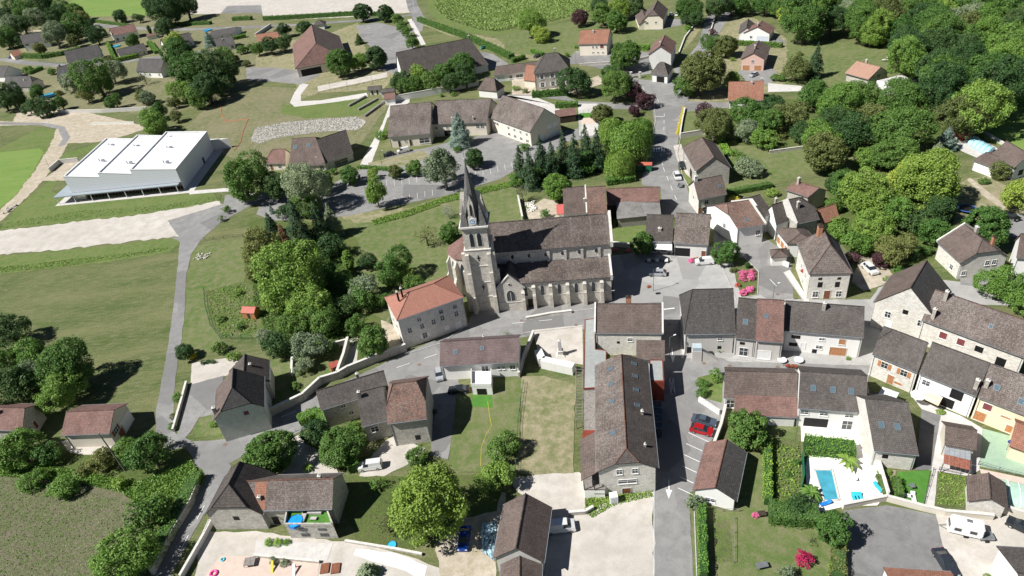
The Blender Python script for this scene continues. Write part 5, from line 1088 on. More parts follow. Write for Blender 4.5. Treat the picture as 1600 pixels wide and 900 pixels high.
def lucarne(dx, dy, clock):
 d = np.array([dx, dy]); s = np.array([-dy, dx])
 def L(u, o, z): q = d * o + s * u; return K(q[0], q[1], z)
 m = MB()
 pr = [(-.95, 23.3), (.95, 23.3), (.95, 25.3), (.7, 25.6), (.55, 28.6), (0, 30.4), (-.55, 28.6), (-.7, 25.6), (-.95, 25.3)]
 a = [L(u, 2.95 - max(0, z - 25.5) * .16, z) for u, z in pr]; b = [L(u * .9, .8, z) for u, z in pr]
 m.face(a); m.face(b[::-1])
 for i in range(9): j = (i + 1) % 9; m.face([a[j], a[i], b[i], b[j]])
 o = m.build('spire_dormer', W_CHURCH, sp)
 m = MB(); q = [L(-.24, 2.52, 25.9), L(.24, 2.52, 25.9), L(.24, 2.2, 28.0), L(0, 2.14, 28.6), L(-.24, 2.2, 28.0)]
 q = [L(-.24, 2.95 - .4 * .16 + .03, 25.9), L(.24, 2.95 - .4 * .16 + .03, 25.9), L(.24, 2.95 - 2.5 * .16 + .03, 28.0), L(0, 2.95 - 3.1 * .16 + .03, 28.6), L(-.24, 2.95 - 2.5 * .16 + .03, 28.0)]
 m.face(q); m.build('dormer_opening', M_BLACK, o)
 if clock:
  m = MB(); n = 24
  r1 = [L(.82 * math.cos(6.2832 * i / n), 3.06, 24.5 + .82 * math.sin(6.2832 * i / n)) for i in range(n)]; r2 = [L(.82 * math.cos(6.2832 * i / n), 2.9, 24.5 + .82 * math.sin(6.2832 * i / n)) for i in range(n)]
  m.face(r1)
  for i in range(n): j = (i + 1) % n; m.face([r1[j], r1[i], r2[i], r2[j]])
  ck = m.build('clock_face', plain('clock_white', (.72, .74, .76), .4, var=.04), o)
  m = MB(); m.face([L(.6 * math.cos(6.2832 * i / n), 3.075, 24.5 + .6 * math.sin(6.2832 * i / n)) for i in range(n)]); m.build('clock_dial', plain('clock_blue', (.13, .30, .50), .4, var=.1), ck)
  m = MB(); m.face([L(.40 * math.cos(6.2832 * i / n), 3.082, 24.5 + .40 * math.sin(6.2832 * i / n)) for i in range(n)]); m.build('clock_centre', plain('clock_white', (.72, .74, .76)), ck)
  m = MB()
  for an, ln, wd in ((100, .56, .06), (20, .4, .08)):
   ca, sa = math.cos(R(an)), math.sin(R(an))
   m.face([L(-sa * wd, 3.09, 24.5 + ca * wd), L(sa * wd, 3.09, 24.5 - ca * wd), L(ca * ln, 3.09, 24.5 + sa * ln)])
  m.build('clock_hands', M_BLACK, ck)
for dx, dy, ck in ((0, -1, 1), (1, 0, 1), (-1, 0, 0), (0, 1, 0)): lucarne(dx, dy, ck)
m = MB(); m.tube(K(0, 0, 37.3), K(0, 0, 40.2), .07, .04); m.tube(K(-.45, 0, 39.2), K(.45, 0, 39.2), .05); m.ball(K(0, 0, 38), .22); m.build('spire_cross', M_ZINC, sp)
# polygonal choir left of the tower
CXc = -4.0; rad = 5.0
ang = [90 + i * 36 for i in range(6)]
cp = [(CXc + rad * math.cos(R(t)), YR + rad * math.sin(R(t))) for t in ang]
cp = [(-2.9, YF)] + cp + [(-2.9, YN)]
m = MB(); m.prism([K(x, y, 0)[:2] for x, y in cp], -.5, 11.0); m.build('choir_wall', W_CHURCH, ch)
ap = K(CXc + .5, YR, 15.2); ce = [(-2.9, YR + rad + .4)] + [(CXc + (rad + .45) * math.cos(R(t)), YR + (rad + .45) * math.sin(R(t))) for t in ang] + [(-2.9, YR - rad - .4)]
for i in range(len(ce) - 1):
 a = K(*ce[i], 10.95); b = K(*ce[i + 1], 10.95)
 if i in (0, len(ce) - 2): rplane('choir_roof', [a, b, ap, K(-2.9, YR, 15.2)], RF_PINK, ch)
 else: rplane('choir_roof', [a, b, ap], RF_PINK, ch)
for i in range(1, 6):
 a = np.array(cp[i]); b = np.array(cp[i + 1]); mid = (a + b) / 2; d = mid - np.array([CXc, YR]); d /= np.linalg.norm(d); s = np.array([-d[1], d[0]])
 def Lc(u, o, z): q = mid + d * o + s * u; return K(q[0], q[1], z)
 for w, dd, mt, nm in ((1.5, .05, W_QUOIN, 'window_surround'), (1.15, .08, M_GLASS, 'leaded_glass')):
  m = MB(); m.face([Lc(-w / 2, dd, 3.2), Lc(w / 2, dd, 3.2), Lc(w / 2, dd, 8), Lc(w / 4, dd, 9), Lc(0, dd, 9.5), Lc(-w / 4, dd, 9), Lc(-w / 2, dd, 8)]); o_ = m.build(nm, mt, ch if nm[0] == 'w' else o_)
for i in range(1, 7):
 a = np.array(cp[i]); d = a - np.array([CXc, YR]); d /= np.linalg.norm(d); s = np.array([-d[1], d[0]])
 m = MB()
 pr = [(-.3, -.4), (1.5, -.4), (1.5, 4.5), (.9, 5.6), (.9, 8.6), (-.1, 10.2), (-.3, 10.2)]
 A1 = [K(*(a + d * o + s * .35), z) for o, z in pr]; A2 = [K(*(a + d * o - s * .35), z) for o, z in pr]
 m.face(A1); m.face(A2[::-1])
 for k in range(7): j = (k + 1) % 7; m.face([A1[j], A1[k], A2[k], A2[j]])
 m.build('choir_buttress', W_CHURCH, ch)

# ------------------------------------------------------------------ white sports hall
sh = empty('sports_hall', at(215, 290), 'white sports hall with three stepped roofs and a glazed ground floor under a canopy', 'sports hall')
P0 = at(*(80 + 1190 / 5.714, 190 + 610 / 5.714))[:2]         # front right foot
Pl = at(*(80 + 232 / 5.714, 190 + 628 / 5.714), 0)[:2]
hx = np.array([-0.9949, 0.101]); hy = np.array([0.101, 0.9949]); hy = np.array([0.03, 0.9995]); hx = np.array([-0.9995, .03])
hx = np.array([-math.cos(R(5.6)), math.sin(R(5.6))]); hy = np.array([math.sin(R(1.5)), math.cos(R(1.5))])
def S(x, y, z): return np.array([*(P0 + hx * x + hy * y), z])     # x runs left along the front
DH = 35.0
W_HALL = renderm('white_panels', (0.70, 0.72, 0.74), gk=.1)
bays = [(0, 16.2), (16.2, 28.2), (28.2, 41.0)]
nt = W_HALL.node_tree; N = nt.nodes; L = nt.links; sp_ = N.new('ShaderNodeSeparateXYZ'); L.new(_pos(N), sp_.inputs[0]); md = N.new('ShaderNodeMath'); md.operation = 'MODULO'; md.inputs[1].default_value = .9; L.new(sp_.outputs[2], md.inputs[0])
L.new(_mix(N, L, _ramp(N, L, md.outputs[0], .1, .04), N['Principled BSDF'].inputs['Base Color'].links[0].from_socket, (.5, .52, .54)), N['Principled BSDF'].inputs['Base Color'])
for vx, vy in ((5, 6), (9, 20), (13, 31), (20, 9), (24, 25), (33, 14), (36, 29)):
 m = MB(); m.box(S(vx, vy, 7.9), .9, .9, 1.2); m.tube(S(vx + 1.4, vy, 7.9), S(vx + 1.4, vy, 9.4), .2); m.build('roof_vent', M_ZINC, sh)
for a, b in bays:
 zl, zr = 9.6, 8.0
 m = MB(); q = [(a, 0 if a == 0 else 2.9, zr), (b, 2.9, zl)]
 z0 = 3.15
 fr = [S(b, 0, z0), S(a, 0, z0), S(a, 0, zr), S(b, 0, zl)]; bk = [S(b, DH, -.5), S(a, DH, -.5), S(a, DH, zr), S(b, DH, zl)]
 f0 = [S(b, 0, z0), S(a, 0, z0)]
 m.face(fr); m.face(bk[::-1])
 m.face([S(a, 0, z0 if a else -.5), S(a, DH, -.5), S(a, DH, zr), S(a, 0, zr)]); m.face([S(b, DH, -.5), S(b, 0, z0), S(b, 0, zl), S(b, DH, zl)])
 m.face([S(a, 0, z0), S(b, 0, z0), S(b, 4, z0), S(a, 4, z0)])
 m.build('wall', W_HALL, sh)
 rr = MB(); t = .5
 rr.face([S(b - t, t, zl - .35), S(a + .02, t, zr - .35), S(a + .02, DH - t, zr - .35), S(b - t, DH - t, zl - .35)])
 ro = rr.build('roof', plain('white_membrane', (.80, .81, .82), .5, var=.03, scale=.5), sh)
 for q0, q1 in (((a, 0), (b, 0)), ((a, DH - .4), (b, DH - .4))):
  m = MB(); m.hexa([S(q0[0], q0[1], zr - .3), S(q0[0], q0[1] + .4, zr - .3), S(q1[0], q1[1] + .4, zl - .3), S(q1[0], q1[1], zl - .3), S(q0[0], q0[1], zr + .1), S(q0[0], q0[1] + .4, zr + .1), S(q1[0], q1[1] + .4, zl + .1), S(q1[0], q1[1], zl + .1)]); m.build('parapet', M_WHITE, ro)
 m = MB(); m.hexa([S(b - .4, .41, zl - .4), S(b, .41, zl - .4), S(b, DH - .41, zl - .4), S(b - .4, DH - .41, zl - .4), S(b - .4, .41, zl + .1), S(b, .41, zl + .1), S(b, DH - .41, zl + .1), S(b - .4, DH - .41, zl + .1)]); m.build('parapet', M_WHITE, ro)
m = MB(); m.hexa([S(0, .41, 7.7), S(.4, .41, 7.7), S(.4, DH - .41, 7.7), S(0, DH - .41, 7.7), S(0, .41, 8.1), S(.4, .41, 8.1), S(.4, DH - .41, 8.1), S(0, DH - .41, 8.1)]); m.build('parapet', M_WHITE, sh)
# canopy wrapping the left end
m = MB()
q = [S(.6, -1.9, 2.75), S(47, -2.2, 2.75), S(46.6, 12, 2.75), S(41.1, 12, 2.75), S(41.1, -.02, 2.75), S(.6, -.02, 2.75)]
m.face(q[::-1]); m.face([p + np.array([0, 0, .32]) for p in q])
for i in range(6): j = (i + 1) % 6; m.face([q[i], q[j], q[j] + np.array([0, 0, .32]), q[i] + np.array([0, 0, .32])])
m.build('canopy', plain('canopy_grey', (.30, .34, .37), .5, var=.08), sh)
for i in range(8):
 m = MB(); P = S(1.5 + i * 6.4, -1.75, 0); m.tube(P, P + np.array([0, 0, 2.75]), .13, n=8); m.build('post', M_WHITE, sh)
m = MB(); P = S(46, 6, 0); m.tube(P, P + np.array([0, 0, 2.75]), .13, n=8); m.build('post', M_WHITE, sh)
m = MB(); q = [S(.5, 1.6, 0), S(37, 1.6, 0), S(37, 1.9, 0), S(.5, 1.9, 0)]; m.hexa(q + [p + np.array([0, 0, 3.14]) for p in q]); gz = m.build('glazed_front', M_GLASS, sh)
fr = MB()
for i in range(29):
 P = S(.5 + i * 1.3, 1.5, 0); fr.obox(P, (*hx, 0), (*hy, 0), .09, .09, 3.1)
fr.obox(S(.5, 1.49, 1.0), (*hx, 0), (*hy, 0), 36.5, .08, .09); fr.obox(S(.5, 1.49, 2.1), (*hx, 0), (*hy, 0), 36.5, .08, .09)
fr.build('window_frame', M_ORWOOD, gz)
m = MB(); q = [S(37, .5, -.3), S(41, .5, -.3), S(41, DH, -.3), S(37, DH, -.3)]; m.hexa(q + [p + np.array([0, 0, 3.4]) for p in q]); m.build('entrance_wall', W_CREAM, sh)
m = MB(); q = [S(-.05, 22, .05), S(.02, 22, .05), S(.02, 23.6, .05), S(-.05, 23.6, .05)]; m.hexa(q + [p + np.array([0, 0, 2.3]) for p in q]); m.build('side_door', M_DARKW, sh)
m = MB(); q = [S(-.3, DH + .05, -.2), S(12, DH + .05, -.2), S(12, DH + 4, -.2), S(-7, DH + 1, -.2)]; m.hexa(q + [p + np.array([0, 0, 4.2]) for p in q]); m.build('service_block', W_PALEG, sh)
mb = MB(); z = .05
for q in ([S(-4, -3.0, z), S(47.4, -3.0, z), S(47, 12, z), S(41, 12, z), S(41, 0, z), S(0, 0, z), S(0, DH, z), S(-4, DH, z)],): mb.face(q)
tag(mb.build('hall_pavement', G_CONC), kind='structure')
sheet('path', G_CONC, [(296, 298), (330, 296), (365, 293), (365, 299), (330, 301), (296, 304)], .05)
# ------------------------------------------------------------------ plants
rg = np.random.default_rng(5)
def _unit(n):
 v = rg.normal(size=(n, 3)); return v / np.linalg.norm(v, axis=1)[:, None]
def leaf_quads(P, Nn, size, ar=1.3, droop=0.0):
 """a bent leaf clump card at every point P facing Nn"""
 n = len(P); Nn = Nn / np.linalg.norm(Nn, axis=1)[:, None]
 t = np.cross(Nn, _unit(n)); t /= np.linalg.norm(t, axis=1)[:, None] + 1e-9; b = np.cross(Nn, t)
 s = size * rg.uniform(.6, 1.25, n)[:, None]
 V = np.stack([P - t * s * ar * .5, P - b * s * .42 + Nn * s * .14, P + t * s * ar * .5, P + b * s * .42 - Nn * s * .08], axis=1)
 return V.reshape(-1, 3), np.arange(4 * n).reshape(n, 4)
def crown_points(Rr, n_cl, per, clr, flat=1.0, lump=.25, low=-.55):
 """leaf clumps over a handful of big uneven lobes"""
 cs = []; ns = []; nl = int(rg.integers(6, 10)); lc = _unit(nl) * rg.uniform(.2, .30 + lump * .9, nl)[:, None] * Rr * np.array([1, 1, .8]); lr = Rr * rg.uniform(.52 - lump * .45, .74 - lump * .3, nl)
 lc = np.vstack([lc, [0, 0, -.08 * Rr]]); lr = np.append(lr, Rr * (.74 - lump * .3)); k = 0; tries = 0
 while k < n_cl and tries < n_cl * 12:
  tries += 1; q = rg.integers(0, len(lr)); v = _unit(1)[0]
  if v[2] < low: continue
  c = lc[q] + v * lr[q] * .92
  if any(np.linalg.norm(c - lc[j]) < lr[j] * .80 for j in range(len(lr)) if j != q): continue
  k += 1; r = Rr * clr * rg.uniform(.55, 1.15); w = _unit(per)
  w = w[(w @ v) > -.3]; c = c * np.array([1, 1, flat])
  p = c + w * r * rg.uniform(.6, 1.1, len(w))[:, None] * np.array([1, 1, .78])
  cs.append(p); ns.append(w * .9 + rg.normal(size=w.shape) * .5 + np.array([0, 0, .35]))
 k = int(per * n_cl * .16); w = _unit(k); p = w * Rr * .6 * rg.uniform(.5, 1, k)[:, None] * np.array([1, 1, flat]); cs.append(p); ns.append(w + rg.normal(size=w.shape) * .5)
 return np.concatenate(cs), np.concatenate(ns)
PROTO = {}
def crown_mesh(kind, size, var):
 key = (kind, size, var)
 if key in PROTO: return PROTO[key]
 Rr = {'s': 1.4, 'm': 3.0, 'l': 5.5, 'x': 8.0}[size]
 leaf = {'s': .22, 'm': .27, 'l': .34, 'x': .36}[size]
 cl = {'s': .50, 'm': .36, 'l': .27, 'x': .21}[size]; ncl = {'s': 16, 'm': 46, 'l': 95, 'x': 170}[size]
 per = {'s': 75, 'm': 130, 'l': 150, 'x': 150}[size]
 if kind == 'round': P, Nn = crown_points(Rr, ncl, per, cl, 1.0, .26)
 elif kind == 'loose': P, Nn = crown_points(Rr, int(ncl * .95), int(per * .9), cl * .95, 1.0, .46, -.7)
 elif kind == 'dense': P, Nn = crown_points(Rr, int(ncl * 1.5), per, cl * .75, 1.0, .07, -.75)
 elif kind == 'sparse': P, Nn = crown_points(Rr, int(ncl * .6), int(per * .28), cl, 1.0, .45, -.5); leaf *= .8
 elif kind == 'willow':
  P, Nn = crown_points(Rr, ncl, int(per * .8), cl, .9, .2)
  n = 620; a = rg.uniform(0, 6.283, n); rr = Rr * np.sqrt(rg.uniform(.25, 1, n)) ; z0 = Rr * .9 * np.sqrt(np.clip(1 - (rr / Rr) ** 2 * .9, 0, 1)); Ls = rg.uniform(.5, 1.6, n) * Rr
  Q = []; M = []
  for i in range(n):
   k = 16; t = np.linspace(0, 1, k); q = np.stack([np.cos(a[i]) * (rr[i] + .12 * Rr * t), np.sin(a[i]) * (rr[i] + .12 * Rr * t), z0[i] - Ls[i] * t], 1) + rg.normal(size=(k, 3)) * .12
   Q.append(q); m_ = np.tile([math.cos(a[i]), math.sin(a[i]), .15], (k, 1)) + rg.normal(size=(k, 3)) * .3; M.append(m_)
  P = np.concatenate([P] + Q); Nn = np.concatenate([Nn] + M)
 elif kind in ('conifer', 'cedar', 'column'):
  Hh = Rr * {'conifer': 3.2, 'cedar': 2.6, 'column': 4.6}[kind]; Q = []; M = []
  nw = {'s': 11, 'm': 17, 'l': 22, 'x': 26}[size] if kind != 'column' else 26
  for w in range(nw):
   f = w / nw; z = -Hh / 2 + Hh * (f ** .92)
   rad = Rr * ((1 - f) ** .8) * rg.uniform(.82, 1.08) if kind != 'column' else Rr * math.sin(math.pi * min(.97, .12 + f * .86)) ** .55
   nb = max(6, int(11 * (1 - f) + 5)) if kind == 'conifer' else max(5, int(9 * (1 - f) + 5))
   for b in range(nb):
    th = rg.uniform(0, 6.283); ln = rad * rg.uniform(.75, 1.12); k = max(8, int(ln / leaf * 5.2 * (1.7 if kind == 'cedar' else 1.3)))
    t = rg.uniform(.1, 1, k) ** .7; wd = (1 - t * .6) * ln * .26
    lat = rg.normal(size=k) * wd; x = np.cos(th) * ln * t - np.sin(th) * lat; y = np.sin(th) * ln * t + np.cos(th) * lat
    dz = -.28 * ln * t ** 1.3 if kind == 'conifer' else (.06 * ln * t if kind == 'cedar' else .35 * ln * t)
    Q.append(np.stack([x, y, z + dz + rg.normal(size=k) * .07 * Rr], 1)); M.append(np.tile([math.cos(th) * .45, math.sin(th) * .45, .9], (k, 1)) + rg.normal(size=(k, 3)) * .4)
  P = np.concatenate(Q); Nn = np.concatenate(M); leaf *= .9
 V, Fq = leaf_quads(P, Nn, leaf)
 PROTO[key] = (mesh_np('crown_' + kind, V, Fq, None), Rr); return PROTO[key]
TRUNKS = {}
def trunk_mesh(kind, var):
 key = (kind, var)
 if key in TRUNKS: return TRUNKS[key]
 m = MB(); rnd = random.Random(len(TRUNKS) * 13 + 1)
 # unit tree: ground to crown centre = 1, crown radius = 1
 if kind in ('conifer', 'cedar', 'column'):
  m.tube((0, 0, -.1), (0, 0, 1.9), .075, .012, 8)
 else:
  x = y = 0; p = (0, 0, -.06); r = .085
  for k in range(3):
   q = (rnd.uniform(-.05, .05), rnd.uniform(-.05, .05), .28 * (k + 1)); m.tube(p, q, r, r * .82, 8, caps=(k == 0)); p = q; r *= .82
  for k in range(9 if kind != 'bare' else 16):
   a = k * 2.4 + rnd.uniform(-.3, .3); z = rnd.uniform(.45, .84); L1 = rnd.uniform(.4, .62)
   s = (p[0] * z / .84, p[1] * z / .84, z); e = (math.cos(a) * L1, math.sin(a) * L1, z + rnd.uniform(.25, .65)); m.tube(s, e, r * .55, r * .22, 6)
   for j in range(2 if kind != 'bare' else 5):
    a2 = a + rnd.uniform(-.9, .9); t = rnd.uniform(.5, 1); s2 = tuple(s[i] + (e[i] - s[i]) * t for i in range(3))
    e2 = (s2[0] + math.cos(a2) * .35, s2[1] + math.sin(a2) * .35, s2[2] + rnd.uniform(.05, .4)); m.tube(s2, e2, r * .22, r * .07, 5)
    if kind == 'bare':
     for _ in range(3):
      a3 = a2 + rnd.uniform(-1.2, 1.2); e3 = (e2[0] + math.cos(a3) * .22, e2[1] + math.sin(a3) * .22, e2[2] + rnd.uniform(-.05, .25)); m.tube(e2, e3, r * .08, r * .03, 4)
 o = m.build('trunk', M_BARK, None, (0, 0, 0)); me = o.data; bpy.data.objects.remove(o); TRUNKS[key] = me; return me
_tn = [0]
SEENL = {}
def tree(x, y, r, kind, col, label, v=1.0, cat='tree', group=None, tk=None, name=None, tw=1.0):
 """x, y: pixel of the crown's centre, r its pixel radius"""
 _tn[0] += 1; i = _tn[0]; rnd = random.Random(i)
 tall = {'conifer': 1.6, 'cedar': 1.3, 'column': 2.3}.get(kind)
 tf = (tall + .12) if tall else (v * .9 + (.03 if tk is None else tk))       # crown centre height / radius
 if tall: tf = tall * v * 1.0 + (.1 if tk is None else tk)
 if cat == 'tree' and kind in ('round', 'loose', 'dense'): r *= 1.10 + (.18 if y < 240 else 0) + (.06 if kind == 'loose' else 0)
 rm = 3.0
 for _ in range(8):
  P = at(x, y, rm * tf); rm = r * dist(P) / F
 hc = rm * tf
 size = 's' if rm < 2.0 else 'm' if rm < 4.0 else 'l' if rm < 6.6 else 'x'
 if size == 'x' and kind not in ('round', 'loose', 'dense'): size = 'l'
 me, Rr = crown_mesh(kind, size, i % (3 if size != 'x' else 2))
 cat_ = cat; nm = name or {'conifer': 'conifer_tree', 'cedar': 'cedar_tree', 'column': 'columnar_tree', 'willow': 'willow_tree'}.get(kind, 'tree' if cat == 'tree' else cat.replace(' ', '_'))
 root = empty(nm, (P[0], P[1], 0), label, cat_, group, rnd.uniform(0, 6.283))
 c = bpy.data.objects.new('crown' if cat == 'tree' else 'foliage', me); C.objects.link(c); c.parent = root; c.location = (0, 0, hc)
 s = rm / Rr; c.scale = (s * rnd.uniform(.94, 1.06), s * rnd.uniform(.94, 1.06), s * (v if not tall else v))
 if not me.materials: me.materials.append(LF['mid'])
 c.material_slots[0].link = 'OBJECT'; c.material_slots[0].material = LF[col]
 tm = trunk_mesh('conifer' if tall else 'tree', i % 3)
 t = bpy.data.objects.new('trunk' if cat == 'tree' else 'stem', tm); C.objects.link(t); t.parent = root
 t.scale = (rm * tw, rm * tw, hc) ; t.location = (0, 0, 0)
 if col in ('pale', 'grey'): t.material_slots[0].link = 'OBJECT'; t.material_slots[0].material = M_PALEBARK
 return root
def bare(x, y, r, label, v=1.0):
 _tn[0] += 1; rm = 3.0
 for _ in range(8): P = at(x, y, rm * 1.2); rm = r * dist(P) / F
 root = empty('bare_tree', (P[0], P[1], 0), label, 'tree', None, _tn[0])
 t = bpy.data.objects.new('trunk', trunk_mesh('bare', 0)); C.objects.link(t); t.parent = root; t.scale = (rm, rm, rm * 1.5 * v)
 t.material_slots[0].link = 'OBJECT'; t.material_slots[0].material = M_PALEBARK
 me, Rr = crown_mesh('sparse', 'm', 0); c = bpy.data.objects.new('crown', me); C.objects.link(c); c.parent = root; c.location = (0, 0, rm * 1.5)
 s = rm / Rr; c.scale = (s, s, s * v)
 if not me.materials: me.materials.append(LF['mid'])
 c.material_slots[0].link = 'OBJECT'; c.material_slots[0].material = LF['olive' if v == 1 else 'grey']
 return root
def bush(x, y, r, col, label, v=.8, kind='round', group=None, cat='bush'):
 return tree(x, y, r, kind, col, label, v, cat, group, tk=-.1)
def hedge(px, w, h, col, label, group=None, name='hedge', cat='hedge', dens=26, top=True):
 P = [at(x, y, 0)[:2] for x, y in px]; Q = []; M = []; core = MB()
 for i in range(len(P) - 1):
  a, b = P[i], P[i + 1]; L = np.linalg.norm(b - a); d = (b - a) / L; n = np.array([-d[1], d[0]])
  far = dist([*a, 0]); dn = dens * min(1, (170 / far) ** 1.2)
  per = h * 2 + w; k = int(L * per * dn); s = rg.uniform(0, L, k); t = rg.uniform(0, per, k)
  side = np.where(t < h, -1, np.where(t < h + w, 0, 1)); off = np.where(side == -1, -w / 2, np.where(side == 1, w / 2, t - h - w / 2)); z = np.where(side == -1, t, np.where(side == 1, t - h - w, h))
  wob = .10 * np.sin(s * 1.3 + i) + .07 * np.sin(s * 3.1)
  off = off * (1 + wob * .7); z = z * (1 + wob * .5)
  q = np.stack([a[0] + d[0] * s + n[0] * off, a[1] + d[1] * s + n[1] * off, z], 1) + rg.normal(size=(k, 3)) * .07; Q.append(q)
  m_ = np.stack([n[0] * side, n[1] * side, (side == 0) * 1.0], 1) + rg.normal(size=(k, 3)) * .5; M.append(m_)
  core.obox([*(a - n * (w * .42)), -.1], (*d, 0), (*n, 0), L, w * .84, h * .93 + .1)
 V, Fq = leaf_quads(np.concatenate(Q), np.concatenate(M), .22 if dist([*P[0], 0]) < 200 else .4)
 c = P[len(P) // 2]; root = empty(name, (c[0], c[1], 0), label, cat, group)
 me = mesh_np('foliage', V - np.array([c[0], c[1], 0]), Fq, LF[col]); o = bpy.data.objects.new('foliage', me); C.objects.link(o); o.parent = root
 core.build('light_blocking_core', LF['dark'], root); return root  # solid dark box added inside the hedge to block light
T = tree
# ---- upper left wood and suburb trees
for i, (x, y, r, cl, lb) in enumerate([
 (11, 27, 13, 'dark', 'dark tree at the extreme upper left corner of the wood'), (27, 12, 14, 'dark', 'dark tree on the top edge near the upper left corner'),
 (44, 17, 16, 'mid', 'broad green tree on the top edge left of the suburb wood middle'), (36, 38, 14, 'dark', 'dark tree in the lower rank of the corner wood'),
 (19, 40, 14, 'pale', 'greyish tree low in the corner wood above the dirt track'), (60, 28, 13, 'pale', 'greyish round tree in the middle of the corner wood'),
 (66, 10, 14, 'dark', 'dark tree at the top edge in the middle of the corner wood'), (86, 26, 14, 'dark', 'dark tree in the corner wood left of the big round one'),
 (99, 15, 13, 'mid', 'mid green tree on the top edge at the right of the corner wood'), (116, 18, 13, 'mid', 'green tree at the right tip of the corner wood by the bright field'),
 (126, 26, 9, 'olive', 'olive tree where the corner wood meets the bright field'), (112, 44, 17, 'mid', 'big round green tree right above the long bungalow'),
 (140, 40, 8, 'dark', 'narrow dark tree beside the lane above the long bungalow'), (150, 54, 12, 'dark', 'dark bluish tree between long bungalow and white villa'),
 (84, 54, 16, 'pale', 'pale willowy tree in front of the two storey white house'), (115, 63, 9, 'olive', 'olive bush tree above the long bungalow roof'),
 (24, 62, 10, 'dark', 'dark tree left of the two storey white house'), (7, 58, 14, 'mid', 'green tree on the left edge below the dirt track'),
 (60, 76, 8, 'olive', 'olive shrub against the wall of the two storey white house'), (187, 24, 9, 'dark', 'round dark tree on the field edge above the white villa'),
 (217, 28, 6, 'dark', 'small dark tree on the field edge right of the villa roof'), (207, 64, 10, 'mid', 'green tree on the terrace of the white villa'),
 (112, 126, 14, 'pale', 'bluish grey tree left of the great suburb tree'), (150, 122, 24, 'mid', 'great broad tree standing in the middle of the lower suburb'),
 (174, 112, 16, 'pale', 'greyish tree merging with the right of the great suburb tree'), (21, 150, 18, 'dark', 'dark tree below the grey house near the left edge'),
 (4, 155, 15, 'dark', 'dark tree touching the left edge above the curved path'), (59, 143, 10, 'mid', 'green tree left of the blue garden pool'),
 (66, 166, 14, 'dark', 'dark round tree below the blue garden pool'), (45, 168, 9, 'dark', 'smaller dark tree left of the tree below the pool'),
 (282, 84, 22, 'mid', 'top left crown of the great tree clump right of the grey house'), (300, 112, 26, 'mid', 'central crown of the great tree clump'),
 (335, 108, 26, 'dark', 'right hand dark crown of the great tree clump'), (322, 136, 22, 'dark', 'lowest dark crown of the great tree clump'),
 (285, 142, 15, 'lime', 'light green tree at the lower left foot of the great clump'), (276, 62, 12, 'bright', 'yellow green tree above the great clump'),
 (257, 44, 13, 'dark', 'dark tree right of the pink shed in the suburb'), (258, 14, 22, 'dark', 'largest dark tree on the top edge right of the bright field'),
 (290, 8, 18, 'dark', 'dark tree on the top edge beside the gravel yard'), (236, 5, 12, 'dark', 'dark tree on the top edge left of the largest dark one'),
 (352, 88, 13, 'mid', 'green tree below the bungalow with the white gable'), (220, 150, 10, 'olive', 'olive tree in the sloping garden below the grey house'),
 (232, 153, 9, 'pale', 'greyish tree beside the olive one in the sloping garden'), (238, 190, 17, 'lime', 'light green tree on the bank behind the sports hall'),
 (250, 172, 12, 'mid', 'green tree rising over the bank behind the sports hall'), (276, 182, 8, 'olive', 'small olive tree on the bank right behind the sports hall'),
 (272, 160, 8, 'olive', 'slim olive tree above the bank path')]):
 T(x, y, r, 'loose' if i % 3 else 'round', cl, lb)
T(325, 60, 12, 'cedar', 'blue', 'blue spruce in front of the bungalow with the white gable', v=.7)
T(233, 46, 3.5, 'column', 'dark', 'small dark cypress above the pink shed', v=.8)
T(225, 122, 11, 'sparse', 'olive', 'thin leaved tree in front of the grey house with pale terrace')
for i, (x, y, r, cl, lb) in enumerate([(43, 109, 8, 'hedge', 'round bush behind the grey roofed house with stone gable'), (82, 112, 7, 'mid', 'green bush left of the house with two skylights'), (168, 94, 9, 'olive', 'olive bush at the end of the green fabric fence'), (91, 145, 6, 'olive', 'small bush below the house with two skylights'), (380, 78, 9, 'mid', 'bush right of the bungalow with the white gable'), (395, 74, 9, 'mid', 'bush below the orange roofed bungalow'), (366, 92, 9, 'olive', 'olive bush right of the great tree clump'), (384, 100, 7, 'olive', 'small olive bush by the play court corner')]):
 bush(x, y, r, cl, lb)
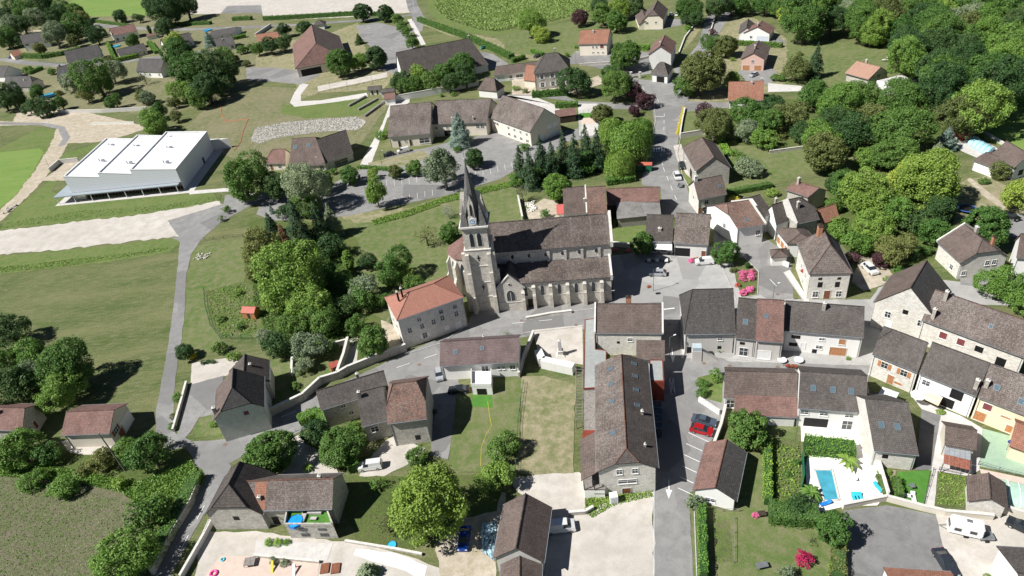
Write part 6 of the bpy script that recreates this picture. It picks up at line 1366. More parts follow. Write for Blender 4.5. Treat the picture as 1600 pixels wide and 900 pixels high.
# ---- big hall and long building surroundings
for x, y, r, k, cl, lb in [
 (442, 48, 9, 'round', 'dark', 'dark round tree behind the orange roofed bungalow'), (477, 43, 10, 'round', 'dark', 'dark tree left of the small square pavilion'),
 (442, 67, 11, 'loose', 'dark', 'dark tree at the left of the big community hall'), (422, 72, 11, 'round', 'dark', 'dark bushy tree below the orange roofed bungalow'), (403, 76, 9, 'round', 'mid', 'green bushy tree left of the dark ones by the orange bungalow'),
 (565, 20, 12, 'dense', 'dark', 'left of the two dark round trees at the top of the car park'), (602, 21, 11, 'dense', 'dark', 'right of the two dark round trees at the top of the car park'),
 (529, 98, 19, 'dense', 'mid', 'largest round tree in front of the big community hall'), (564, 97, 12, 'round', 'lime', 'small lighter tree between two round ones by the car park'), (589, 90, 15, 'dense', 'dark', 'round dark tree at the bottom of the upper car park'),
 (625, 127, 14, 'round', 'dark', 'leftmost tree of the row behind the school'), (641, 133, 13, 'loose', 'mid', 'second tree from the left in the row behind the school'), (653, 118, 14, 'loose', 'lime', 'light tree third from the left behind the school'),
 (670, 108, 11, 'loose', 'olive', 'olive tree close under the long dark roof'), (675, 126, 14, 'round', 'mid', 'middle tree of the row behind the school'), (692, 112, 14, 'loose', 'mid', 'upper tree right of the middle of the school row'),
 (703, 128, 13, 'round', 'dark', 'lower dark tree right of the middle of the school row'), (720, 101, 19, 'round', 'mid', 'largest tree at the right end of the school row'), (727, 120, 15, 'round', 'dark', 'dark tree under the largest one of the school row'),
 (560, 60, 9, 'conifer', 'dark', 'small pointed tree on the lawn left of the upper car park')]:
 T(x, y, r, k, cl, lb, v=.55 if k == 'conifer' else 1)
for i, (x, y, r) in enumerate([(621, 30, 7), (628, 40, 7), (635, 50, 7), (644, 67, 8)]):
 T(x, y, r, 'round', 'mid', ['first', 'second', 'third', 'last'][i] + ' from the top of four small street trees beside the upper car park', group='street trees beside the upper car park')
bush(597, 210, 10, 'lime', 'light bush at the left corner of the school'); bush(690, 149, 4, 'lime', 'left of two tiny shrubs behind the school roof'); bush(709, 147, 5, 'lime', 'right of two tiny shrubs behind the school roof'); bush(712, 233, 7, 'hedge', 'dark low bush at the foot of the blue cedar'); bush(819, 230, 8, 'hedge', 'round green bush at the school gable corner')
T(717, 200, 21, 'cedar', 'blue', 'blue cedar standing in front of the school')
bare(733, 92, 8, 'left of two bare poplars by the long dark building', 1.5); bare(741, 96, 8, 'right of two bare poplars by the long dark building', 1.5)
# ---- top middle gardens
for x, y, r, k, cl, lb in [
 (831, 35, 19, 'round', 'lime', 'yellow green tree on the meadow beside the maize field'), (845, 53, 11, 'loose', 'bright', 'small bright tree next to the yellow green meadow tree'), (907, 28, 11, 'round', 'purple', 'purple tree on the meadow beside the maize field'),
 (935, 12, 14, 'round', 'dark', 'dark tree at the top left of the meadow clump'), (942, 24, 14, 'round', 'mid', 'green tree low left in the meadow clump'), (967, 12, 16, 'round', 'bright', 'bright green tree on the top edge of the meadow clump'), (964, 33, 14, 'dense', 'mid', 'round tree at the front of the meadow clump'), (991, 12, 13, 'round', 'dark', 'dark tree behind the double gabled farmhouse'),
 (1077, 14, 19, 'loose', 'mid', 'tall tree left of the top lane'), (1083, 28, 12, 'loose', 'dark', 'darker tree under the tall one left of the top lane'), (1120, 10, 17, 'loose', 'dark', 'tall dark tree right of the top lane'), (1143, 9, 12, 'round', 'dark', 'dark tree on the top edge near the timber hut'), (1160, 8, 13, 'loose', 'mid', 'green tree right of the timber hut'), (1196, 8, 14, 'round', 'mid', 'green tree on the top edge above the plum roofed white house'), (1215, 14, 12, 'loose', 'mid', 'tree at the upper corner of the plum roofed white house'), (1232, 26, 13, 'loose', 'bright', 'bright tree left of the giant tree'),
 (975, 88, 20, 'dense', 'mid', 'round tree in the courtyard beside the tall narrow house'), (900, 126, 20, 'round', 'dark', 'dark tree at the right of the stone mansion'), (960, 134, 22, 'round', 'mid', 'broad tree below the courtyard gate posts'), (955, 112, 12, 'loose', 'mid', 'small green tree under the courtyard round tree'),
 (991, 143, 12, 'loose', 'purple', 'top purple tree beside the street fork'), (1006, 156, 11, 'loose', 'purple', 'middle purple tree beside the street fork'), (990, 172, 8, 'loose', 'purple', 'lowest purple tree beside the street fork'), (940, 176, 15, 'dense', 'olive', 'dark olive tree in the play area'),
 (1097, 113, 31, 'dense', 'olive', 'huge dense tree right of the street fork'), (1070, 132, 15, 'loose', 'mid', 'lighter tree at the lower left of the huge dense one'), (1135, 70, 16, 'dense', 'olive', 'dark round tree behind the pink house drive'), (1112, 68, 13, 'loose', 'mid', 'green tree between the top lane and the dark round tree'), (1113, 51, 5, 'round', 'purple', 'small purple shrub tree by the top lane wall'), (1143, 125, 13, 'loose', 'lime', 'light green tree at the corner of the bright orange roof'),
 (1103, 174, 11, 'loose', 'purple', 'purple tree on the corner lawn below the side lane'), (1118, 193, 25, 'round', 'olive', 'big olive tree below the purple corner tree'), (1172, 176, 22, 'round', 'mid', 'big green tree under the bright orange roof'), (1168, 205, 16, 'round', 'pale', 'pale silvery tree below the bright orange roof'), (1195, 188, 19, 'loose', 'mid', 'green tree right of the bright orange roof'), (1193, 216, 14, 'round', 'lime', 'light green tree beside the silvery one'), (1210, 168, 17, 'round', 'dark', 'dark tree above the garden of the round bushes'), (1228, 180, 22, 'loose', 'olive', 'olive tree left of the grove'),
 (1240, 106, 17, 'loose', 'olive', 'olive tree left of the lone spruce'), (1260, 30, 30, 'loose', 'mid', 'giant tree at the upper edge of the villa lawn'), (1300, 33, 21, 'round', 'dark', 'dark tree right of the giant tree on the villa lawn'), (1272, 145, 20, 'loose', 'mid', 'green tree below the lone spruce'), (1312, 162, 28, 'round', 'lime', 'broad light tree in front of the salmon roofed villa'), (1352, 146, 19, 'loose', 'mid', 'green tree right under the salmon roof'), (1300, 190, 20, 'round', 'dark', 'dark tree under the broad light one before the villa'), (1282, 215, 22, 'loose', 'lime', 'light green tree in the upper grove'), (1332, 208, 25, 'round', 'dark', 'bluish dark tree in the middle of the upper grove'), (1405, 200, 36, 'round', 'mid', 'largest tree of the upper grove'), (1412, 155, 29, 'round', 'mid', 'tree behind the largest of the upper grove, below the flat annex'), (1366, 182, 22, 'loose', 'olive', 'olive tree left of the largest one in the upper grove'), (1250, 205, 16, 'loose', 'dark', 'dark tree at the left of the upper grove'), (1350, 245, 16, 'loose', 'lime', 'small light tree below the upper grove')]:
 T(x, y, r, k, cl, lb)
bush(1216, 121, 9, 'hedge', 'round bush by the lawn corner left of the spruce'); bush(1075, 45, 6, 'brhedge', 'bright round shrub by the top lane drive'); bush(885, 86, 5, 'hedge', 'clipped ball shrub behind the mansion'); bush(902, 73, 4, 'hedge', 'small shrub left of the orange roofed cream house'); bush(1145, 93, 4, 'lime', 'little tree on the lawn of the pink house'); bush(1250, 83, 5, 'olive', 'small shrub above the olive tree by the spruce'); bush(807, 138, 6, 'lime', 'bright bush left of the stone mansion'); bush(821, 142, 5, 'olive', 'grey green bush left of the stone mansion')
T(1276, 93, 15, 'conifer', 'conifer', 'lone dark spruce on the villa lawn', v=1.15)
T(1481, 215, 20, 'cedar', 'blue', 'upper pale cedar beside the pool cabin', v=.7); T(1466, 235, 18, 'cedar', 'pale', 'lower pale cedar between the cabin and the bright tree', v=.6)
# willow, conifer row
T(980, 222, 36, 'willow', 'lime', 'great weeping willow beside the main street', v=.95)
T(955, 203, 20, 'willow', 'lime', 'smaller willow at the upper left of the great willow'); T(1000, 204, 21, 'willow', 'lime', 'willow at the upper right of the great willow'); T(968, 256, 24, 'willow', 'lime', 'lowest willow crown beside the bus shelter')
for i, (x, y) in enumerate([(812, 262), (828, 256), (845, 250), (862, 245), (880, 240), (898, 235), (915, 230), (932, 226)]):
 T(x, y + (5 if i % 2 else -6), 18 + i % 3, 'conifer', 'conifer', ['first', 'second', 'third', 'fourth', 'fifth', 'sixth', 'seventh', 'eighth'][i] + ' conifer from the left in the dark row behind the church', v=1.15, group='dark conifers in a row behind the church')
for x, y, r, cl, lb in [(836, 272, 14, 'mid', 'leafy tree at the front left of the dark conifer row'), (858, 262, 13, 'dark', 'leafy dark tree in the middle front of the conifer row'), (916, 255, 15, 'mid', 'leafy tree between conifer row and great willow'), (808, 280, 11, 'lime', 'light tree at the left foot of the conifer row'), (884, 262, 12, 'dark', 'dark tree behind the clipped plane tree')]: T(x, y, r, 'loose', cl, lb)
T(897, 260, 8, 'cedar', 'grey', 'small grey blue spruce below the dark conifer row', v=1.0)
T(869, 292, 22, 'dense', 'lime', 'clipped round plane tree behind the church')
bare(815, 303, 12, 'grey leafless tree beside the gravel backyard behind the church'); T(852, 334, 7, 'round', 'mid', 'little tree on the gravel backyard')
T(1004, 380, 19, 'dense', 'mid', 'round tree shading the restaurant terrace'); T(1134, 395, 19, 'dense', 'mid', 'round tree beside the white van on the square')
for x, y, r, cl, lb in [(1147, 313, 9, 'yellow', 'yellow bush between the two small stone houses'), (1172, 262, 20, 'pale', 'wide silvery bush in the garden right of the stone barn'), (1157, 246, 9, 'mid', 'green bush above the silvery garden bush'), (1145, 238, 7, 'lime', 'light bush near the raised plot of the stone barn'), (1207, 300, 10, 'lime', 'bright bush left of the tall chimney house'), (1200, 226, 9, 'mid', 'bush on the orchard lawn above the blue frame'), (1220, 214, 7, 'olive', 'olive bush at the top of the orchard lawn')]:
 bush(x, y, r, cl, lb)
# ---- right hand grove and gardens
for x, y, r, k, cl, lb in [
 (1287, 238, 27, 'dense', 'olive', 'dense olive tree on the orchard lawn'), (1380, 246, 22, 'round', 'mid', 'green tree under the largest of the upper grove'), (1412, 236, 22, 'loose', 'mid', 'green tree left of the pale cedars'),
 (1352, 300, 38, 'loose', 'lime', 'great light tree above the tall hipped house'), (1322, 292, 24, 'round', 'mid', 'green tree left of the great light tree'), (1304, 285, 14, 'dense', 'dark', 'dark tree beside the orange roofed stone house'), (1303, 320, 12, 'round', 'mid', 'green tree beside the small half orange barn'),
 (1457, 282, 46, 'round', 'bright', 'great yellow green tree at the right'), (1415, 275, 28, 'round', 'bright', 'yellow green tree left of the greatest yellow one'), (1465, 325, 24, 'round', 'dark', 'dark tree under the great yellow green tree'), (1395, 325, 28, 'loose', 'lime', 'tree between the great light and the great yellow tree'), (1430, 345, 22, 'round', 'dark', 'shaded tree left of the trampoline'),
 (1459, 362, 21, 'dense', 'mid', 'round tree at the corner of the crow stepped house'), (1545, 357, 36, 'dense', 'mid', 'wide flat tree behind the crow stepped house'), (1370, 352, 27, 'round', 'lime', 'light tree above the parked white car'), (1400, 388, 24, 'loose', 'olive', 'olive tree right above the parked white car'), (1312, 360, 18, 'loose', 'lime', 'light tree behind the chimney of the tall hipped house'), (1342, 380, 20, 'loose', 'lime', 'green tree right of the tall hipped house'),
 (1377, 406, 13, 'dense', 'purple', 'dark purple tree behind the parked white car'), (1333, 404, 10, 'round', 'purple', 'dark purple shrub tree against the tall hipped house'), (1590, 302, 26, 'round', 'bright', 'yellow green tree cut by the right edge'), (1562, 264, 14, 'loose', 'olive', 'thin tree in front of the wide brown roofed house'),
 (1565, 443, 28, 'round', 'lime', 'light tree beside the lane below the crow stepped house'), (1598, 470, 20, 'round', 'lime', 'tree cut by the right edge below the lane')]:
 T(x, y, r, k, cl, lb)
for x, y, r, cl, lb in [(1405, 421, 9, 'hedge', 'round bush right of the parked white car'), (1442, 389, 11, 'mid', 'bush at the left corner of the crow stepped house'), (1427, 402, 9, 'dark', 'dark bush left of the crow stepped house'), (1538, 282, 8, 'mid', 'bush on the slope below the brown roofed house'), (1390, 436, 7, 'hedge', 'small bush under the purple tree by the steep roof')]:
 bush(x, y, r, cl, lb)
# the wood on the upper right
rw = random.Random(9); pts = []
edge = [(1330, 10), (1345, 55), (1395, 70), (1420, 100), (1455, 120), (1475, 150), (1500, 165), (1560, 150), (1610, 135)]
for gy in range(0, 200, 1):
 if len(pts) > 84: break
 for gx in range(40):
  x = rw.uniform(1235, 1612); y = rw.uniform(-40, 190)
  # lower boundary of the wood
  yb = np.interp(x, [1235, 1330, 1345, 1395, 1420, 1455, 1475, 1500, 1560, 1612], [-12, -5, 42, 62, 92, 112, 140, 185, 165, 140])
  if y > yb: continue
  P = at(x, y, 6)
  if all(np.hypot(P[0] - q[0], P[1] - q[1]) > 9.5 for q in pts):
   pts.append(P); R0 = rw.uniform(15, 23) * (.8 + y / 260)
   cl = rw.choice(['mid', 'mid', 'dark', 'lime', 'mid', 'olive', 'dark', 'pale'])
   T(x, y, R0 * 1.15, rw.choice(['round', 'loose', 'round']), cl, 'broadleaf tree in the thick wood at the upper right', group='trees of the wood at the upper right', v=1.15)
# ---- middle left
for x, y, r, k, cl, lb, v in [
 (379, 277, 35, 'loose', 'mid', 'large dark green tree right of the sports hall', 1.05), (354, 326, 6, 'loose', 'mid', 'small young tree at the road fork', 1), (345, 341, 5, 'loose', 'pale', 'sapling on the bowls court', 1),
 (430, 290, 23, 'dense', 'dark', 'round dark tree left of the lower car park', 1), (482, 288, 33, 'loose', 'pale', 'soft grey green tree below the nursery building', 1.15), (503, 283, 19, 'round', 'mid', 'green tree beside the soft grey green one', 1), (547, 274, 15, 'dense', 'mid', 'first round tree along the lower car park', 1),
 (587, 300, 14, 'round', 'lime', 'tall light tree in the middle of the lower car park', 2.0), (582, 272, 9, 'round', 'bright', 'yellow green tree behind the tall car park tree', 1), (616, 268, 11, 'dense', 'olive', 'small olive tree between car park bays', 1), (647, 262, 12, 'dense', 'mid', 'small green tree between car park bays', 1), (692, 262, 28, 'loose', 'pale', 'large loose birch at the end of the parking bays', 1.2), (740, 247, 16, 'dense', 'dark', 'dark round tree right of the birch', 1), 
 (410, 388, 30, 'round', 'olive', 'olive tree at the left of the central grove', 1), (462, 432, 52, 'loose', 'lime', 'great light green tree in the central grove', .95), (572, 410, 13, 'round', 'dark', 'dark tree right of the ivy covered column', 1), (612, 416, 28, 'loose', 'mid', 'loose green tree above the mairie roof', 1), (568, 448, 21, 'loose', 'pale', 'pale shrubby tree below the ivy column', 1), (702, 364, 16, 'dense', 'mid', 'round tree behind the choir of the church', 1), (645, 441, 13, 'round', 'mid', 'small tree touching the orange mairie roof', 1),
 (478, 478, 32, 'round', 'lime', 'light tree under the great light green tree', 1), (500, 500, 25, 'loose', 'mid', 'green tree in the lower central grove', 1), (482, 541, 23, 'round', 'pale', 'grey green walnut in the walled garden', 1), (475, 572, 13, 'round', 'pale', 'small grey green tree before the walnut in the walled garden', 1), (430, 542, 20, 'loose', 'dark', 'dark tree behind the steep half hipped roof', 1), (412, 524, 13, 'loose', 'pale', 'greyish tree right of the red garden shed', 1), (535, 480, 17, 'loose', 'dark', 'dark tree in the middle of the lower grove', 1), (582, 533, 25, 'dense', 'mid', 'dense round yew tree beside the mairie', 1.1), (567, 466, 20, 'loose', 'mid', 'green tree left of the mairie roof', 1),
 (665, 368, 20, 'sparse', 'olive', 'open crowned fruit tree on the church slope', 1), (700, 332, 12, 'sparse', 'grey', 'nearly bare tree left of the spire', 1),
 # lower left
 (15, 518, 26, 'round', 'dark', 'dark tree on the left edge of the meadow', 1), (50, 552, 20, 'loose', 'lime', 'light tree behind the meadow corner trees', 1), (108, 572, 42, 'round', 'mid', 'largest tree at the meadow corner', 1), (97, 612, 29, 'round', 'lime', 'light tree above the garage building', 1), (20, 600, 34, 'loose', 'dark', 'dark tree above the stone cottage', 1), (55, 590, 24, 'round', 'pale', 'grey green tree among the meadow corner trees', 1), (5, 560, 20, 'loose', 'mid', 'green tree on the left edge above the stone cottage', 1),
 (288, 550, 13, 'round', 'dark', 'bushy dark tree beside the lane bend', 1), (342, 543, 10, 'round', 'mid', 'small tree on the lawn below the vegetable garden', 1), (368, 556, 9, 'loose', 'lime', 'light tree behind the steep half hipped roof', 1),
 (30, 702, 34, 'loose', 'lime', 'spreading light tree at the left above the rough field', .9), (76, 706, 18, 'loose', 'mid', 'green tree right of the spreading light one', 1), (160, 716, 19, 'loose', 'olive', 'olive tree at the leaning pole', 1), (235, 706, 32, 'loose', 'mid', 'broad tree at the bend of the lower lane', .95), (200, 700, 15, 'loose', 'lime', 'light tree left of the broad bend tree', 1), (237, 800, 29, 'loose', 'mid', 'tree beside the wall of the lower lane', 1), (190, 872, 41, 'round', 'lime', 'great light tree at the bottom of the rough field', .95),
 (418, 708, 37, 'dense', 'mid', 'great dense round tree behind the old stone house', .9), (493, 676, 20, 'dense', 'dark', 'dense dark shrub tree below the farmhouse', 1), (535, 700, 32, 'round', 'mid', 'big green tree above the old stone house gable', .9), (660, 792, 64, 'round', 'bright', 'largest yellow green tree in the foreground', 1.12), (648, 712, 15, 'loose', 'mid', 'small green tree behind the largest foreground tree', 1), (605, 818, 24, 'sparse', 'olive', 'sparse fruit tree left of the largest foreground tree', 1), (588, 757, 10, 'loose', 'lime', 'light bushy tree by the parked white van', 1), (787, 696, 22, 'round', 'mid', 'upper of two round trees on the dry plot', 1), (774, 745, 25, 'round', 'lime', 'lower of two round trees on the dry plot', 1), 
 (1087, 785, 13, 'round', 'pale', 'round greyish shrub tree at the head of the long hedge', 1), (1167, 668, 29, 'dense', 'mid', 'round tree below the lean-to roof', 1), (1305, 826, 26, 'dense', 'mid', 'round tree at the corner of the asphalt court', 1.15), (1267, 843, 9, 'sparse', 'mid', 'thin young tree left of the court corner tree', 1), (1248, 790, 18, 'round', 'dark', 'dark shrub tree below the banana plants', .9), (1232, 900, 13, 'loose', 'pale', 'grey green tree cut by the bottom edge', 1), (720, 622, 8, 'sparse', 'pale', 'flowering shrub tree beside the artificial turf', 1), (1118, 588, 9, 'loose', 'lime', 'small light tree in the little triangular garden', 1), (792, 520, 7, 'sparse', 'lime', 'small palm like tree behind the plum roof', 1)]:
 T(x, y, r, k, cl, lb, v=v)
T(463, 348, 26, 'conifer', 'conifer', 'left dark conifer of the central grove', v=1.05); T(497, 345, 23, 'conifer', 'conifer', 'right dark conifer of the central grove', v=.95); T(517, 342, 18, 'cedar', 'pale', 'pale larch right of the dark conifers', v=1.2); T(421, 348, 15, 'conifer', 'conifer', 'dark conifer beside the bowls court', v=.8); T(441, 364, 14, 'conifer', 'rust', 'rust brown dying conifer in the central grove', v=.8); T(423, 326, 5, 'conifer', 'blue', 'tiny blue spruce above the bowls court'); T(573, 890, 19, 'cedar', 'pale', 'pale pine at the bottom edge beside the white sheeting', v=.6)
T(544, 408, 9, 'column', 'lime', 'ivy covered tall column at the edge of the central grove', v=.95, tk=-.2)
T(1262, 700, 6.5, 'column', 'dark', 'dark cypress at the corner of the thick clipped hedge', v=.75); T(1168, 414, 4, 'column', 'dark', 'small cypress on the flower island', v=.6)
for x, y, r, cl, lb in [(473, 268, 9, 'mid', 'round bush in front of the nursery building'), (520, 268, 7, 'mid', 'bush left of the first car park tree'), (301, 556, 6, 'yellow', 'yellow bush beside the lane bend'), (615, 499, 8, 'pale', 'grey bush at the mairie wall'), (277, 620, 8, 'hedge', 'upper bush on the strip beside the drive'), (270, 650, 6, 'olive', 'middle bush on the strip beside the drive'), (266, 668, 7, 'hedge', 'lowest bush on the strip beside the drive'), (317, 567, 4.5, 'dark', 'left of three clipped balls beside the pale forecourt'), (325, 565, 4.5, 'dark', 'middle of three clipped balls beside the pale forecourt'), (333, 564, 4.5, 'dark', 'right of three clipped balls beside the pale forecourt'), (333, 664, 6, 'lime', 'bush on the round lawn by the steep house'), (460, 602, 8, 'mid', 'bush on the walled garden lawn'), (467, 583, 5, 'lime', 'light bush before the small walnut'), (375, 511, 7, 'mid', 'bush in the vegetable garden'), (345, 498, 7, 'mid', 'bush at the corner of the vegetable garden'), (370, 457, 7, 'lime', 'bean plants at the top of the vegetable garden'),
 (187, 757, 13, 'lime', 'low light bush under the bend tree'), (95, 764, 22, 'lime', 'wide low thicket on the rough field edge'), (50, 750, 19, 'lime', 'left thicket on the rough field edge'), (130, 735, 13, 'olive', 'olive thicket beside the leaning pole'), (555, 668, 13, 'mid', 'shrub at the foot of the farmhouse wall'), (421, 846, 7, 'brhedge', 'left of three bright shrubs at the stone terrace'), (434, 847, 7, 'brhedge', 'middle of three bright shrubs at the stone terrace'), (447, 847, 6, 'brhedge', 'right of three bright shrubs at the stone terrace'), (425, 878, 7, 'pale', 'left lavender clump on the pink patio'), (444, 879, 7, 'pale', 'right lavender clump on the pink patio'), (678, 643, 5, 'dark', 'small climbing bush at the tower house wall'),
 (1098, 596, 9, 'hedge', 'upper round shrub of the triangular garden'), (1098, 613, 10, 'mid', 'lower round shrub of the triangular garden'), (1126, 544, 8, 'lime', 'climbing plant on the grey rendered wall'), (1182, 806, 6, 'pink', 'pink hydrangea beside the garden table'), (1256, 872, 13, 'crimson', 'crimson flowering shrub on the lower lawn'), (1305, 888, 10, 'lime', 'light shrub below the court corner tree'), (1385, 737, 6, 'lime', 'bush at the terrace wall of the brown house'), (1245, 722, 6, 'mid', 'round bush in the garden strip'), (1231, 740, 6, 'mid', 'lower bush in the garden strip'), (1147, 422, 6, 'olive', 'ornamental grass clump on the flower island'),
 (1160, 427, 6.5, 'pink', 'upper left pink flower bed of the island'), (1175, 425, 6.5, 'pink', 'upper right pink flower bed of the island'), (1158, 435, 6, 'pink', 'lower left pink flower bed of the island'), (1173, 434, 6.5, 'pink', 'lower right pink flower bed of the island'), (1161, 456, 7, 'pink', 'pink flowers above the dark ribbed roof, left clump'), (1174, 452, 7, 'pink', 'pink flowers above the dark ribbed roof, right clump'), (1153, 445, 4.5, 'red', 'red flowers at the tip of the flower island'), (1080, 407, 5, 'pink', 'pink flowers in front of the restaurant'), (1086, 404, 4, 'red', 'red flowers in front of the restaurant'), (962, 390, 4, 'pink', 'left pink flower pot by the church wall'), (981, 391, 4, 'pink', 'right pink flower pot by the church wall'),
 (1158, 548, 5, 'lime', 'potted plants before the narrow dark house'), (1325, 560, 4, 'lime', 'plant pot at the terracotta garage doors'), (1470, 643, 6, 'lime', 'flower border before the white row house'), (1545, 900, 6, 'lime', 'weeds beside the white garage')]:
 bush(x, y, r, cl, lb, cat='flowers' if cl in ('pink', 'red') else 'bush')
for x, y, r, k, cl, lb in [(446, 400, 22, 'round', 'lime', 'light tree behind the great light green tree'), (520, 385, 19, 'loose', 'dark', 'dark tree left of the ivy column top'), (505, 425, 20, 'round', 'mid', 'green tree between the great light tree and the ivy column'), (428, 470, 18, 'round', 'lime', 'light tree at the lower left of the great light tree'), (398, 425, 13, 'loose', 'olive', 'olive tree on the lawn side of the central grove'), (552, 508, 15, 'loose', 'mid', 'green tree above the yew beside the mairie'), (455, 508, 19, 'round', 'mid', 'green tree above the walnut in the central grove'), (515, 545, 13, 'round', 'dark', 'dark shrub tree above the pink playhouse'), (600, 468, 12, 'loose', 'mid', 'small tree behind the mairie garden'), (545, 440, 15, 'loose', 'mid', 'green tree at the foot of the ivy column'), (628, 424, 15, 'loose', 'lime', 'light tree on the slope left of the church'), (480, 320, 19, 'loose', 'mid', 'green tree below the soft grey green one'), (448, 330, 13, 'round', 'dark', 'dark tree between bowls court and conifers'), (395, 395, 13, 'round', 'lime', 'light shrub tree at the left tip of the central grove'), (175, 158, 10, 'loose', 'mid', 'tree at the end of the suburb gardens'), (135, 150, 9, 'loose', 'olive', 'olive tree below the bluish grey suburb tree'), (310, 150, 16, 'round', 'mid', 'green tree at the foot of the great tree clump'), (345, 128, 16, 'round', 'dark', 'dark tree at the right foot of the great tree clump'), (95, 160, 10, 'loose', 'mid', 'tree right of the tree below the blue pool')]:
 T(x, y, r, k, cl, lb)
# hedges
hedge([(413, 32), (470, 29), (556, 24)], 2.5, 2.6, 'hedge', 'long hedge between the gravel yard and the big hall'); hedge([(580, 25), (592, 24)], 2, 2.4, 'hedge', 'short hedge between the two dark round trees')
hedge([(655, 33), (690, 46), (735, 62), (800, 92)], 3, 2.4, 'hedge', 'long hedge running down behind the long dark building')
hedge([(36, 90), (70, 91), (100, 86), (128, 79)], 3.5, 2.6, 'hedge', 'hedge along the road below the two storey white house'); hedge([(180, 98), (217, 90)], 2, 2.5, 'brhedge', 'square clipped hedge in front of the low grey bungalow'); hedge([(169, 70), (181, 97)], 2, 2.2, 'brhedge', 'side hedge left of the low grey bungalow')
hedge([(234, 68), (246, 84)], 3, 1.8, 'brhedge', 'bright hedge between two suburb gardens'); hedge([(45, 117), (66, 108)], 3, 2, 'brhedge', 'bright hedge behind the grey house with stone gable'); hedge([(365, 32), (394, 31)], 3, 2.4, 'hedge', 'hedge block beside the gravel yard'); hedge([(270, 40), (330, 38)], 3, 2, 'hedge', 'low hedge along the suburb lane'); hedge([(366, 62), (385, 58)], 3, 2, 'brhedge', 'short hedge right of the suburb bungalow'); hedge([(140, 33), (205, 42)], 2.5, 1.6, 'hedge', 'scruffy hedge on the edge of the bright field')
hedge([(832, 152), (888, 148)], 2.4, 2.4, 'hedge', 'hedge in front of the stone mansion'); hedge([(831, 82), (849, 88)], 2, 1.6, 'brhedge', 'bright hedge on the meadow behind the mansion'); hedge([(957, 78), (1015, 78)], 2, 2.2, 'brhedge', 'long bright hedge behind the courtyard'); hedge([(868, 168), (903, 166)], 2.5, 1.8, 'hedge', 'hedge right of the school gable'); hedge([(800, 98), (820, 92)], 2, 2, 'hedge', 'hedge at the mansion wing')
hedge([(1150, 70), (1222, 74)], 2.4, 1.8, 'hedge', 'hedge between the white and the pink house'); hedge([(948, 288), (992, 282)], 2.4, 1.8, 'hedge', 'bushy hedge behind the barn roof'); hedge([(1126, 222), (1138, 245)], 2, 1.2, 'brhedge', 'planted strip beside the stone barn'); hedge([(1135, 305), (1205, 292)], 1.8, 1.5, 'hedge', 'hedge behind the small stone house garden'); hedge([(958, 350), (975, 347)], 1.8, 1.2, 'hedge', 'low hedge beside the grey barn')
hedge([(1096, 798), (1099, 905)], 1.2, 2.0, 'brhedge', 'long narrow bright hedge running down beside the road'); hedge([(1198, 690), (1199, 790)], 1.3, 1.8, 'brhedge', 'yellow green hedge between the garden plots'); hedge([(1256, 702), (1334, 710)], 3.2, 2.2, 'brhedge', 'thick clipped hedge above the pool'); hedge([(1200, 806), (1240, 812), (1278, 812)], 3.5, 2.2, 'hedge', 'dark hedge at the foot of the pool garden'); hedge([(1397, 752), (1406, 780)], 1.2, 1.4, 'hedge', 'small hedge beside the artificial lawn')
hedge([(312, 746), (290, 790), (262, 840), (236, 890)], 2.6, 2.0, 'lime', 'overgrown hedge along the wall of the lower lane'); hedge([(468, 662), (500, 646), (512, 668)], 2.2, 1.6, 'brhedge', 'clipped hedge at the corner below the farmhouse'); hedge([(555, 738), (548, 715), (560, 690)], 2, 2.0, 'brhedge', 'hedge left of the parked white van'); hedge([(628, 268), (560, 262)], 1.5, .9, 'hedge', 'low hedge in front of the nursery building')
hedge([(1570, 425), (1604, 415)], 1.5, 1.2, 'hedge', 'clipped hedge right of the crow stepped house'); hedge([(1310, 845), (1308, 905)], 2, 1.8, 'olive', 'olive hedge along the asphalt court'); hedge([(1372, 745), (1384, 775)], .9, .8, 'olive', 'dry border beside the white terrace wall')
# banana plants and a small palm
def fan(x, y, r, label, nm='banana_plant', n=16, cat='plant'):
 P = at(x, y, 1.0); rm = r * dist(P) / F; root = empty(nm, (P[0], P[1], 0), label, cat)
 m = MB(); m.tube((P[0], P[1], -.1), (P[0], P[1], rm * .6), .14, .1); m.build('stem', M_BARK, root)
 m = MB(); rnd = random.Random(x)
 for k in range(n):
  a = k * 2.399 + rnd.uniform(-.3, .3); up = rnd.uniform(.2, 1.1); ln = rm * rnd.uniform(.8, 1.15); w = ln * .16 if nm[0] == 'b' else ln * .09
  pr = []
  for j in range(6):
   t = j / 5; rr = ln * t * math.cos(up * .6); z = rm * .6 + ln * (math.sin(up) * t - .75 * t * t * .9); ww = w * math.sin(math.pi * min(.98, .12 + t * .85))
   c = np.array([P[0] + math.cos(a) * rr, P[1] + math.sin(a) * rr, max(.1, z)]); s = np.array([-math.sin(a), math.cos(a), 0]) * ww; pr.append((c + s + [0, 0, .08], c - s + [0, 0, .08], c))
  for j in range(5):
   m.face([pr[j][0], pr[j][2], pr[j + 1][2], pr[j + 1][0]]); m.face([pr[j][2], pr[j][1], pr[j + 1][1], pr[j + 1][2]])
 m.build('fronds', LF['lime'], root)
fan(1324, 722, 19, 'large banana plant right of the swimming pool'); fan(1266, 770, 18, 'banana plant at the lower left of the swimming pool'); fan(480, 729, 11, 'small palm on the pale court behind the old stone house', 'palm')
